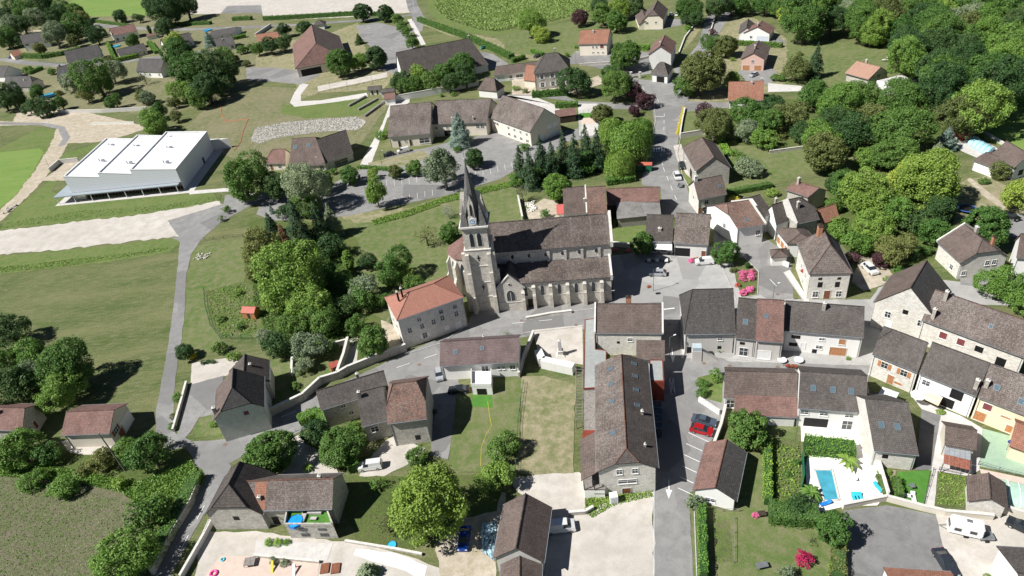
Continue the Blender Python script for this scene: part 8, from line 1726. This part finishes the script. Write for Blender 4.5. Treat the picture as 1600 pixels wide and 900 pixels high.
# ------------------------------------------------------------------ pools
def pool(px, label, water, rim=.3, name='swimming_pool'):
 A = [at(x, y, 0) for x, y in px]; c = sum(A) / len(A); root = empty(name, (c[0], c[1], 0), label, 'pool')
 m = MB(); m.face([(*p[:2], .17) for p in (A if True else A)]); nrm = 0
 o = m.build('water', water, root); k = MB()
 for i in range(len(A)):
  j = (i + 1) % len(A); d = A[j] - A[i]; L = np.linalg.norm(d); d /= L; n = np.array([-d[1], d[0], 0]); k.obox(A[i] - n * rim / 2 + [0, 0, .02], d, n, L, rim, .22)
 k.build('coping', W_QUOIN, root); return root
M_WATER = plain('pool_water', (.07, .34, .44), .06, 0, .15, .6, .6)
pool([(1272, 735), (1300, 735), (1311, 782), (1287, 784)], 'turquoise swimming pool on the white terrace', M_WATER)

def dome(px4, h, label, glass, ribs, nm='pool_enclosure'):
 A = [at(x, y, 0) for x, y in px4]; c = sum(A) / 4; root = empty(nm, (c[0], c[1], 0), label, 'pool cover')
 l = A[3] - A[0]; w = A[1] - A[0]; m = MB(); N = 10
 def pt(s, t): t_ = math.pi * t; return A[0] + l * s + w * (.5 - .5 * math.cos(t_)) + np.array([0, 0, .15 + h * math.sin(t_)])
 for i in range(N): m.face([pt(0, i / N), pt(0, (i + 1) / N), pt(1, (i + 1) / N), pt(1, i / N)])
 m.face([pt(0, i / N) for i in range(N + 1)]); m.face([pt(1, i / N) for i in range(N + 1)][::-1])
 o = m.build('glazing', glass, root)
 for k in range(ribs):
  m = MB(); s = k / (ribs - 1)
  for i in range(N): m.tube(pt(s, i / N) + [0, 0, .04], pt(s, (i + 1) / N) + [0, 0, .04], .07, n=5)
  m.build('rib', M_TURQ if ribs > 4 else M_WHITE, root)
dome([(1511, 226), (1524, 217), (1558, 234), (1541, 244)], 1.3, 'blue arched glass cover over the pool by the cabin', plain('blue_glazing', (.42, .68, .74), .15, spec=.6), 6)
dome([(1556, 748), (1559, 786), (1612, 800), (1606, 760)], .9, 'green arched cover over the pool at the right edge', plain('green_glazing', (.42, .62, .50), .2, spec=.6), 4)
def roundpool(x, y, r, label, mat=M_BLUE, h=.7, nm='garden_pool', cat='pool'):
 P = at(x, y); root = empty(nm, (P[0], P[1], 0), label, cat); m = MB(); m.tube(P, P + [0, 0, h], r, r, 20, caps=False); m.build('side', mat, root)
 m = MB(); m.tube(P, P + [0, 0, h - .12], r * .98, r * .98, 20); m.build('water', plain('pool_blue', (.05, .42, .62), .1), root)
roundpool(75, 151, 4.2, 'round blue garden pool in the suburb, left of the great suburb tree', M_TURQ); roundpool(325, 48, 2.6, 'small blue pool behind the grey roofed bungalow'); roundpool(182, 73, 2.6, 'turquoise pool behind the low grey bungalow', M_TURQ)
# trampoline
P = at(1511, 325, .9); tr = empty('trampoline', (P[0], P[1], 0), 'round trampoline with blue rim in the shade of the yellow green tree', 'trampoline')
m = MB(); n = 24
for i in range(n): a, b = 6.2832 * i / n, 6.2832 * (i + 1) / n; m.face([P + [2.2 * math.cos(a), 2.2 * math.sin(a), 0], P + [2.2 * math.cos(b), 2.2 * math.sin(b), 0], P + [1.8 * math.cos(b), 1.8 * math.sin(b), .02], P + [1.8 * math.cos(a), 1.8 * math.sin(a), .02]])
m.build('rim', plain('blue_pad', (.05, .12, .35), .6), tr); m = MB(); m.face([P + [1.8 * math.cos(6.2832 * i / n), 1.8 * math.sin(6.2832 * i / n), 0] for i in range(n)]); m.build('mat', M_BLACK, tr)
for i in range(4): a = i * 1.57; q = P + [2 * math.cos(a), 2 * math.sin(a), -.02]; m = MB(); m.tube(q, q - [0, 0, .88], .04); m.build('leg', M_GREYM, tr)
# ------------------------------------------------------------------ small buildings and garden things
def hut(nm, label, px, w, d, h, rise, ang, wall, roof, cat):
 P = at(*px); a = R(ang); u = np.array([math.cos(a), math.sin(a)]); v = np.array([-u[1], u[0]]); o = P[:2] - u * w / 2 - v * d / 2; e = .15
 root = empty(nm, (P[0], P[1], 0), label, cat)
 def W(x, y, z): return np.array([*(o + u * x + v * y), z])
 m = MB(); pr = [(0, -.1), (d, -.1), (d, h), (d / 2, h + rise), (0, h)]
 A = [W(0, y, z) for y, z in pr]; Bq = [W(w, y, z) for y, z in pr]; m.face(A[::-1]); m.face(Bq)
 for i in range(5): j = (i + 1) % 5; m.face([A[i], A[j], Bq[j], Bq[i]])
 m.build('wall', wall, root)
 for y0, y1 in ((-e, d / 2), (d + e, d / 2)):
  rplane('roof', [W(-e, y0, h + .02), W(w + e, y0, h + .02), W(w + e, y1, h + rise + .12), W(-e, y1, h + rise + .12)], roof, root, .08)
 m = MB(); q = [W(w / 2 - .4, -.03, 0), W(w / 2 + .4, -.03, 0), W(w / 2 + .4, .03, 0), W(w / 2 - .4, .03, 0)]; m.hexa(q + [p + [0, 0, min(1.9, h - .1)] for p in q]); m.build('door', M_DARKW, root)
 return root
RS = plain('red_roofing', (.42, .11, .075), .6, var=.12)
hut('garden_shed', 'red roofed garden shed in the vegetable garden', (395, 494), 3.6, 2.6, 2.0, .9, -18, M_ORWOOD, RS, 'shed'); hut('play_house', 'small pink roofed playhouse in the walled garden', (524, 578), 1.8, 1.8, 1.6, .7, 25, M_ORWOOD, RS, 'playhouse')
hut('timber_hut', 'weathered timber hut at the top right of the lane', (1160, 17), 7, 6, 2.5, 1.6, -20, M_DARKW, M_GREYW, 'hut'); hut('play_pavilion', 'open pavilion with reddish roof beside the school gable', (884, 187), 7, 6, 2.6, 1.5, 0, M_DARKW, RF_PINK, 'pavilion')
hut('bus_shelter', 'bus shelter with red roof beside the great willow', (1007, 266), 4.5, 2, 2.2, .5, -20, M_GREENM, RS, 'bus shelter')
# corrugated canopy
cc = empty('corrugated_canopy', at(1495, 728), 'canopy of grey and rusty corrugated sheets below the brown tiled shed', 'canopy')
A = [at(*p, 2.4) for p in ((1474, 724), (1516, 735), (1517, 705), (1476, 696))]
for k in range(5):
 s0, s1 = k / 5 + .004, (k + 1) / 5 - .004
 for t0, t1, mt in ((0, .52, plain('rusty_sheet', (.30, .12, .08), .7, var=.3, scale=3)), (.53, 1, plain('dull_sheet', (.42, .44, .46), .5, .3))):
  q = [A[0] * (1 - s) * (1 - t) + A[1] * s * (1 - t) + A[2] * s * t + A[3] * (1 - s) * t for s, t in ((s0, t0), (s1, t0), (s1, t1), (s0, t1))]; m = MB(); m.hexa([p - [0, 0, .03] for p in q] + q); m.build('sheet', mt, cc)
for p in A: m = MB(); m.box((p[0], p[1], 0), .12, .12, 2.35); m.build('post', M_GREYW, cc)
# terrace block of the old stone house, with pool and sofa on it
tb = empty('roof_terrace', at(490, 835), 'grey stone block with artificial turf roof terrace before the old stone house', 'terrace')
q = [(446, 822), (521, 822), (511, 796), (450, 797)]
slab(q, -.3, 3.4, W_STONE, 'block', tb); A = [at(x, y, 3.4) for x, y in q]
m = MB(); m.face([A[0] * .02 + p * .98 + [0, 0, .012] for p in A]); m.build('turf', G_FAKE, tb)
for i in range(4):
 j = (i + 1) % 4; d = A[j] - A[i]; L = np.linalg.norm(d); d /= L; n = np.array([-d[1], d[0], 0]); m = MB(); m.obox(A[i] - n * .1, d, n, L, .25, .7 if i != 2 else .02); m.build('parapet', W_STONE, tb)
for t in (.25, .65):
 for z in (.6, 2.2):
  p0 = A[0] + (A[1] - A[0]) * t; d = (A[1] - A[0]) / np.linalg.norm(A[1] - A[0]); n = np.array([d[1], -d[0], 0]); m = MB(); m.obox(p0 + n * -.05 + [0, 0, z - 3.4], d, n, 1.5, .1, .8 if z < 2 else .6); w_ = m.build('window', M_GLASS, tb)
P = A[0] * .62 + A[1] * .18 + A[3] * .16 + A[2] * .04; P[2] = 3.42
pp = empty('inflatable_pool', P, 'bright blue paddling pool on the roof terrace', 'pool'); m = MB(); m.tube(P, P + [0, 0, .55], 1.35, 1.3, 8, caps=False); m.build('side', M_BLUE, pp); m = MB(); m.tube(P, P + [0, 0, .45], 1.3, 1.3, 8); m.build('water', plain('paddling_water', (.02, .30, .80), .1), pp)
def onT(s, t): p = A[0] * (1 - s) * (1 - t) + A[1] * s * (1 - t) + A[2] * s * t + A[3] * (1 - s) * t; return np.array([p[0], p[1], 3.42])
sf = empty('corner_sofa', onT(.55, .6), 'grey corner sofa on the roof terrace', 'sofa'); M_SOFA = plain('grey_cushion', (.42, .40, .38), .8)
dT = (A[1] - A[0]) / np.linalg.norm(A[1] - A[0]); aT = math.atan2(dT[1], dT[0])
m = MB(); m.box(onT(.62, .8), 3.4, .8, .42, aT); m.build('long_seat', M_SOFA, sf); m = MB(); m.box(onT(.40, .5), .8, 2.0, .42, aT); m.build('short_seat', M_SOFA, sf); m = MB(); m.box(onT(.62, .95), 3.4, .25, .8, aT); m.build('backrest', M_SOFA, sf)
ct = empty('coffee_table', onT(.62, .4), 'low grey table beside the corner sofa', 'table'); m = MB(); m.box(onT(.62, .4) + [0, 0, .3], 1.1, .6, .05, aT); m.build('table_top', M_SOFA, ct)
for sx in (-.45, .45): m = MB(); m.box(onT(.62, .4) + dT * sx, .06, .5, .3, aT); m.build('leg', M_GREYM, ct)
# terrace of the plum roofed house
wt = empty('white_balcony', at(752, 612), 'white balcony terrace on a white base before the plum roofed house', 'balcony')
q = [(737, 604), (768, 604), (768, 580), (737, 580)]; slab(q, -.2, 2.3, W_WHITE, 'base', wt); A2 = [at(x, y, 2.3) for x, y in q]
for i in (0, 1, 3):
 j = (i + 1) % 4; d = A2[j] - A2[i]; L = np.linalg.norm(d); d /= L; n = np.array([-d[1], d[0], 0]); m = MB(); m.obox(A2[i] - n * .05, d, n, L, .12, .8); m.build('parapet', M_WHITE, wt)
d = (A2[1] - A2[0]) / np.linalg.norm(A2[1] - A2[0]); n = np.array([d[1], -d[0], 0]); m = MB(); m.obox(A2[0] + d * .9 - n * .05 - [0, 0, 2.2], d, n, 2, .1, 1.6); m.build('opening', M_BLACK, wt)
sheet('artificial_turf', G_FAKE, [(735, 635), (740, 618), (769, 618), (770, 638)], .02)
m = MB()
# furniture
def table(x, y, label, mat=M_WHITE, w=1.6, d=.9, ang=0, z=0.0, chairs=0, group=None):
 P = at(x, y, z); P[2] = z; r = empty('table', (P[0], P[1], z), label, 'table', group); a = R(ang)
 m = MB(); m.box((P[0], P[1], z + .7), w, d, .05, a); m.build('table_top', mat, r)
 for sx in (-1, 1):
  for sy in (-1, 1):
   x_, y_ = sx * (w / 2 - .1), sy * (d / 2 - .1); m = MB(); m.box((P[0] + x_ * math.cos(a) - y_ * math.sin(a), P[1] + x_ * math.sin(a) + y_ * math.cos(a), z), .06, .06, .7, a); m.build('leg', M_GREYM, r)
 return P
CH0 = []
def chair(P, ang, label, mat=M_GREYM, group=None):
 r = empty('chair', P, label, 'chair', group, R(ang))
 for nm, b_ in (('seat', (0, 0, .42, .45, .45, .05)), ('backrest', (0, .21, .45, .45, .05, .45))):
  m = MB(); m.box(b_[:3], b_[3], b_[4], b_[5]); o = m.build(nm, mat, None, (0, 0, 0)); o.parent = r
 for sx in (-.19, .19):
  for sy in (-.19, .19): m = MB(); m.box((sx, sy, 0), .04, .04, .42); o = m.build('leg', mat, None, (0, 0, 0)); o.parent = r
names = ['left', 'middle', 'right']
for rI, (yy, xs) in enumerate([(396, (1021, 1034, 1050)), (410, (1014, 1027, 1041))]):
 for k, x in enumerate(xs):
  P = table(x, yy, names[k] + (' white table in the upper row of the restaurant terrace' if rI == 0 else ' white table in the lower row of the restaurant terrace'), w=1.3, d=.8, ang=75, group='white tables on the restaurant terrace')
  for s in (-1, 1): chair((P[0] + s * .75, P[1] + .1, 0), 90 * -s, 'dark chair at a white table on the restaurant terrace', M_DARKW, 'dark chairs on the restaurant terrace')
aw = empty('awning', at(1035, 385), 'white awning over the restaurant terrace', 'awning'); A3 = [at(1022, 389, 2.4), at(1050, 391, 2.4), at(1050, 381, 3.0), at(1022, 379, 3.0)]
m = MB(); m.hexa([p - [0, 0, .05] for p in A3] + A3); m.build('cloth', M_WHITE, aw)
for p in A3[:2]: m = MB(); m.box((p[0], p[1], 0), .08, .08, 2.35); m.build('post', M_GREYM, aw)
aw2 = empty('awning', at(1460, 625), 'cream awning on the white middle row house', 'awning'); A3 = [at(1443, 614, 2.6), at(1470, 624, 2.6), at(1463, 634, 2.0), at(1444, 626, 2.0)]
A3 = [at(1448, 612, 2.9), at(1473, 621, 2.9), at(1466, 634, 2.1), at(1443, 623, 2.1)]; m = MB(); m.hexa([p - [0, 0, .05] for p in A3] + A3); m.build('cloth', plain('cream_cloth', (.75, .58, .38), .8), aw2); m = MB(); m.tube(A3[0], A3[1], .07); m.build('cassette', M_WHITE, aw2)
def parasol(x, y, r, mat, label, h=2.3, sides=8, name='parasol'):
 P = at(x, y, h); root = empty(name, (P[0], P[1], 0), label, 'parasol'); m = MB(); t = P + [0, 0, .45]; rim = [P + [r * math.cos(6.2832 * i / sides), r * math.sin(6.2832 * i / sides), 0] for i in range(sides)]
 for i in range(sides): j = (i + 1) % sides; m.face([rim[i], rim[j], t]); m.face([rim[j] - [0, 0, .18], rim[j], rim[i], rim[i] - [0, 0, .18]])
 m.build('canopy', mat, root); m = MB(); m.tube((P[0], P[1], 0), P + [0, 0, .5], .035); m.build('pole', M_GREYM, root)
parasol(1435, 617, 1.3, M_WHITE, 'white parasol left of the cream awning'); parasol(1388, 616, 2.0, plain('white_cloth', (.8, .8, .8), .8), 'large white square parasol between row house and brown house', 2.6, 4); parasol(1372, 621, 1.6, plain('plum_cloth', (.10, .07, .12), .8), 'dark plum parasol beside the large white one', 2.5, 4)
parasol(1578, 690, .3, plain('blue_cloth', (.03, .04, .25), .8), 'folded dark blue parasol at the green court', 2.0, 6)
for x, y, lb in [(1222, 562, 'white round table left of two before the long white house'), (1248, 562, 'white round table right of two before the long white house')]:
 P = at(x, y, .7); r = empty('table', (P[0], P[1], 0), lb, 'table'); m = MB(); m.tube(P, P + [0, 0, .05], .9, .9, 14); m.build('table_top', M_WHITE, r); m = MB(); m.tube((P[0], P[1], 0), P, .07); m.build('pedestal', M_WHITE, r)
def lounger(x, y, ang, label, mat=M_WHITE):
 P = at(x, y); r = empty('sun_lounger', (P[0], P[1], 0), label, 'lounger', None, R(ang))
 m = MB(); m.box((0, 0, .28), 1.35, .65, .08); o = m.build('seat', mat, None, (0, 0, 0)); o.parent = r
 m = MB(); m.hexa([(.66, -.32, .28), (1.2, -.32, .62), (1.2, .32, .62), (.66, .32, .28), (.66, -.32, .36), (1.2, -.32, .70), (1.2, .32, .70), (.66, .32, .36)]); o = m.build('backrest', mat, None, (0, 0, 0)); o.parent = r
 for sx in (-.6, .6):
  for sy in (-.28, .28): m = MB(); m.box((sx, sy, 0), .05, .05, .28); o = m.build('leg', mat, None, (0, 0, 0)); o.parent = r
lounger(1418, 776, 150, 'left white lounger on the artificial lawn'); lounger(1427, 781, 70, 'right white lounger on the artificial lawn'); table(1424, 763, 'small dark table on the artificial lawn', M_GREYM, .8, .8)
lounger(1287, 789, 10, 'blue lounger at the foot of the swimming pool', M_BLUE); lounger(1326, 750, -20, 'white lounger right of the swimming pool'); lounger(1373, 765, 100, 'turquoise lounger beside the white terrace wall', M_TURQ)

for i, x in enumerate((1335, 1340, 1345)): lounger(x, 782, 80, ['first', 'second', 'third'][i] + ' of three turquoise folded seats at the terrace edge', M_TURQ)

table(1190, 887, 'grey garden table on the lawn at the bottom', M_GREYM, 1.8, .9, 5); table(1190, 806, 'dark garden table beside the pink hydrangea', M_DARKW, 1.2, .9); table(392, 881, 'grey picnic table on the pink patio', M_GREYW, 1.8, 1.6)


# yellow flower boxes along the street, red ones below
for i in range(9):
 x, y = 1058.5 + i * 1.25, 210 - i * 4.8; P = at(x, y); r = empty('flower_box', (P[0], P[1], 0), 'yellow flower box in the row along the main street wall', 'flower box', 'yellow flower boxes along the main street'); m = MB(); m.box((P[0], P[1], 0), .5, 1.2, .6); m.build('box', M_YELLOW, r)
 me_, Rr = crown_mesh('round', 's', i % 3); c = bpy.data.objects.new('flowers', me_); C.objects.link(c); c.parent = r; c.location = (0, 0, .75); c.scale = (.45, .55, .3); c.material_slots[0].link = 'OBJECT'; c.material_slots[0].material = LF['yellow']
for i in range(6):
 P = at(1230 + i * 7, 576 + i * .9); r = empty('flower_box', (P[0], P[1], 0), 'red flower box on the railing before the long white house', 'flower box', 'red flower boxes on the railing'); m = MB(); m.box((P[0], P[1], .55), .8, .3, .3); m.build('box', M_BROWN, r)
 me_, Rr = crown_mesh('round', 's', i % 3); c = bpy.data.objects.new('flowers', me_); C.objects.link(c); c.parent = r; c.location = (0, 0, .95); c.scale = (.32, .22, .2); c.material_slots[0].link = 'OBJECT'; c.material_slots[0].material = LF['red']
for x, y, z, lb, cl in [(1283, 441, 3.2, 'left red flower box on the upper windows of the tall hipped house', 'red'), (1309, 441, 3.2, 'right red flower box on the upper windows of the tall hipped house', 'red'), (1254, 424, 3.4, 'red flower box on the white side of the tall hipped house', 'red'), (1014, 449, 2.6, 'hanging ball of red flowers on the lamp post of the square', 'red'), (1242, 385, 1.2, 'red flower box on the open gallery', 'red')]:
 P = at(x, y, z); r = empty('flower_basket', P, lb, 'flowers'); m = MB(); m.box(P - [0, 0, .12], .7, .3, .22, R(-12)); m.build('box', M_BROWN, r)
 me_, Rr = crown_mesh('round', 's', 1); c = bpy.data.objects.new('flowers', me_); C.objects.link(c); c.parent = r; c.location = (0, 0, .25); c.scale = (.42, .32, .3); c.material_slots[0].link = 'OBJECT'; c.material_slots[0].material = LF[cl]
# stones, rubble, toys, sheets
def rocks(px, n, r0, r1, label, name='rock_pile', mat=W_QUOIN, stuff=False):
 A = [at(*p)[:2] for p in px]; mn = np.min(A, 0); mx = np.max(A, 0); rnd = random.Random(int(px[0][0])); m = MB()
 for _ in range(n):
  p = np.array(A[0]) if len(A) == 1 else np.array([rnd.uniform(mn[0], mx[0]), rnd.uniform(mn[1], mx[1])]); m.ball((p[0] + rnd.uniform(-r1, r1), p[1] + rnd.uniform(-r1, r1), rnd.uniform(0, r1 * .5)), rnd.uniform(r0, r1), rnd.uniform(r0, r1) * .8, 5, 3)
 o = m.build(name, mat, None, (*(sum(A) / len(A)), 0)); tag(o, label, 'rocks', kind='stuff')
rocks([(822, 318), (838, 330)], 60, .2, .55, 'heap of pale rubble stones on the gravel backyard'); rocks([(356, 664), (372, 660)], 8, .7, 1.2, 'big pale boulders at the foot of the steep house'); rocks([(308, 398), (322, 405)], 30, .2, .5, 'pile of stones in a wire cage on the lawn', mat=W_STONE)
rocks([(0, 338), (24, 322)], 14, .4, .8, 'boulders lining the track left of the sports hall', mat=W_STONE)
# rubble embankment above the nursery building
A = [(392, 218), (400, 200), (440, 192), (500, 186), (560, 183), (572, 190), (560, 203), (500, 206), (440, 214), (405, 224)]
sheet('rubble_bank', G_RUBBLE, A, .8)
pts_ = [at(*p)[:2] for p in A]; m = MB(); rnd = random.Random(4); up_ = [(392, 218), (400, 200), (440, 192), (500, 186), (560, 183), (572, 190)]; dn_ = [(396, 222), (405, 224), (440, 214), (500, 206), (560, 203), (572, 192)]
for _ in range(2600):
 x = rnd.uniform(394, 571); ya = np.interp(x, [q[0] for q in up_], [q[1] for q in up_]); yb = np.interp(x, [q[0] for q in dn_], [q[1] for q in dn_]); p = at(x, ya + (yb - ya) * rnd.random()); s = rnd.uniform(.12, .45); m.ball((p[0], p[1], s * .1), s, s * .6, 5, 3)
tag(m.build('rubble', plain('rubble_stone', (.15, .148, .135), .95, var=.5, scale=1.2), None, (*pts_[4], 0)), 'loose grey rubble covering the bank above the nursery building', 'rubble', kind='stuff')
# crumpled tarpaulins beside the barn
A = [at(*p) for p in ((752, 820), (774, 816), (776, 855), (770, 880), (753, 862))]
m = MB(); c0 = sum(A) / 5; rnd = random.Random(2)
rings = []
for k in range(6):
 rings.append([c0 + (A[int(i / 4) % 5] * (1 - (i % 4) / 4) + A[(int(i / 4) + 1) % 5] * ((i % 4) / 4) - c0) * (1 - k / 6) + [rnd.uniform(-.2, .2), rnd.uniform(-.2, .2), rnd.uniform(.08, .5)] for i in range(20)])
for k in range(5):
 for i in range(20): j = (i + 1) % 20; m.face([rings[k][i], rings[k][j], rings[k + 1][j], rings[k + 1][i]])
m.face(rings[5]); tp = m.build('tarpaulin', plain('pale_blue_tarpaulin', (.34, .50, .58), .35, var=.5, scale=1.6), None, tuple(c0)); tag(tp, 'crumpled pale blue tarpaulin lying beside the barn', 'tarpaulin')
# electric cabinet, hose
P = at(959, 784); cb = empty('electric_cabinet', (P[0], P[1], 0), 'white electric cabinet before the village hall gable', 'cabinet'); m = MB(); m.box((P[0], P[1], 0), 1.3, 1.1, 1.9); m.build('cabinet_body', M_WHITE, cb); m = MB(); m.box((P[0], P[1] - .56, .3), .9, .02, 1.3); m.build('door', plain('pale_grey_paint', (.55, .57, .62), .5), cb)
for nm_, lb, pts, mt in [('garden_hose', 'yellow garden hose snaking down the dry lawn plot', [(762, 627), (765, 650), (768, 665), (760, 678), (752, 700), (751, 728)], M_YELLOW), ('hose', 'long orange hose lying across the slope behind the sports hall', [(333, 166), (345, 165), (346, 178), (352, 190), (388, 186), (380, 205), (376, 222), (366, 236)], plain('orange_hose', (.65, .14, .06), .5))]:
 m = MB(); Pp = [at(x, y, .06) for x, y in pts]
 for i in range(len(Pp) - 1):
  for k in range(4): a = Pp[i] + (Pp[i + 1] - Pp[i]) * k / 4; b = Pp[i] + (Pp[i + 1] - Pp[i]) * (k + 1) / 4; m.tube(a, b, .035 if nm_[0] == 'g' else .12, n=5)
 tag(m.build(nm_, mt, None, tuple(Pp[0])), lb, 'hose')
def ring(x, y, r, mat, lb, nm='swim_ring'):
 P = at(x, y, .2); m = MB()
 for i in range(12): a, b = 6.2832 * i / 12, 6.2832 * (i + 1) / 12; m.tube(P + [r * math.cos(a), r * math.sin(a), 0], P + [r * math.cos(b), r * math.sin(b), 0], r * .35, n=8)
 tag(m.build(nm, mat, None, tuple(P)), lb, 'toy')
ring(334, 896, .55, M_PINKP, 'pink swim ring on the lawn beside the pink patio'); ring(348, 874, .3, M_TURQ, 'small turquoise ring at the patio corner')
roundpool(612, 853, .8, 'small turquoise paddling pool under the sparse fruit tree', M_TURQ, .3, 'paddling_pool')
for x, y, mt, lb in [(427, 888, M_YELLOW, 'yellow toy slide on the pink patio'), (461, 893, M_WHITE, 'white toy seesaw on the pink patio')]:
 P = at(x, y); r = empty('toy', (P[0], P[1], 0), lb, 'toy'); m = MB(); m.hexa([P + [-.2, -.9, .05], P + [.2, -.9, .05], P + [.2, .7, 1.0], P + [-.2, .7, 1.0], P + [-.2, -.9, .15], P + [.2, -.9, .15], P + [.2, .7, 1.1], P + [-.2, .7, 1.1]]); m.build('board', mt, r); m = MB(); m.box(P + [0, .7, 0], .4, .08, 1.0); m.build('support', M_RED, r)
pl1 = empty('raised_bed', at(500, 890), 'planted raised beds right of the pink patio', 'planter')
for x in (508, 525): P = at(x, 889); m = MB(); m.box(P, 1.4, 1.8, .3); m.build('bed', M_BROWN, pl1)
def binr(x, y, mat, lb):
 P = at(x, y); r = empty('wheelie_bin', (P[0], P[1], 0), lb, 'bin'); m = MB(); m.box(P, .6, .7, 1.0, 0, 1.1); m.build('body', mat, r); m = MB(); m.box(P + [0, 0, 1.0], .7, .8, .08); m.build('lid', mat, r)
binr(358, 682, M_GREENM, 'green wheelie bin at the foot of the steep house'); binr(364, 681, M_GREYM, 'grey wheelie bin right of the green one'); binr(1152, 379, M_GREENM, 'green bin at the wall of the white gabled house'); 
P = at(329, 160); m = MB(); m.ball((P[0], P[1], 1.5), 2.2, 1.7, 10, 6); tag(m.build('wrapped_bale', M_WHITE, None, (P[0], P[1], 0)), 'white wrapped bale at the foot of the great tree clump', 'bale')
for i, (x, y) in enumerate([(1381, 96), (1385, 96), (1388, 92)]): table(x, y, ['left', 'middle', 'right'][i] + ' of the pale garden seats on the villa lawn', M_WHITE, 1.4, .8)
P = at(1208, 566)
st = empty('stair_porch', at(1089, 563), 'glazed stair porch on the grey rendered house', 'porch'); q = at(1088, 562); m = MB(); m.box((q[0], q[1], 0), 1.9, 1.6, 2.9, R(-11)); m.build('base', W_GREY, st); m = MB(); m.box((q[0], q[1], 2.9), 1.8, 1.5, .9, R(-11)); m.build('glazing', plain('porch_glass', (.45, .52, .56), .15), st)
m = MB(); o_ = np.array([q[0] + .95, q[1] - .9, 0]); m.hexa([o_, o_ + [3.2, -.6, 0], o_ + [3.4, .5, 0], o_ + [.2, 1.1, 0], o_ + [0, 0, 2.8], o_ + [3.2, -.6, .1], o_ + [3.4, .5, .1], o_ + [.2, 1.1, 2.8]]); m.build('stair', W_GREY, st)

for i, (x, y) in enumerate([(1045, 507), (900, 508), (815, 501), (655, 570), (480, 641), (1100, 568), (1215, 574), (1046, 660), (290, 700), (352, 695), (1215, 460), (1140, 572)]):
 P = at(x, y); P[2] = .2; m = MB(); P[2] = nextz([P[:2]]) + .004; m.tube(P, P + [0, 0, .01], .42, .42, 14); tag(m.build('manhole_cover', plain('rusty_iron', (.20, .14, .11), .7), None, tuple(P)), 'round rust brown manhole cover set in the village asphalt', 'manhole cover', 'manhole covers in the village streets')
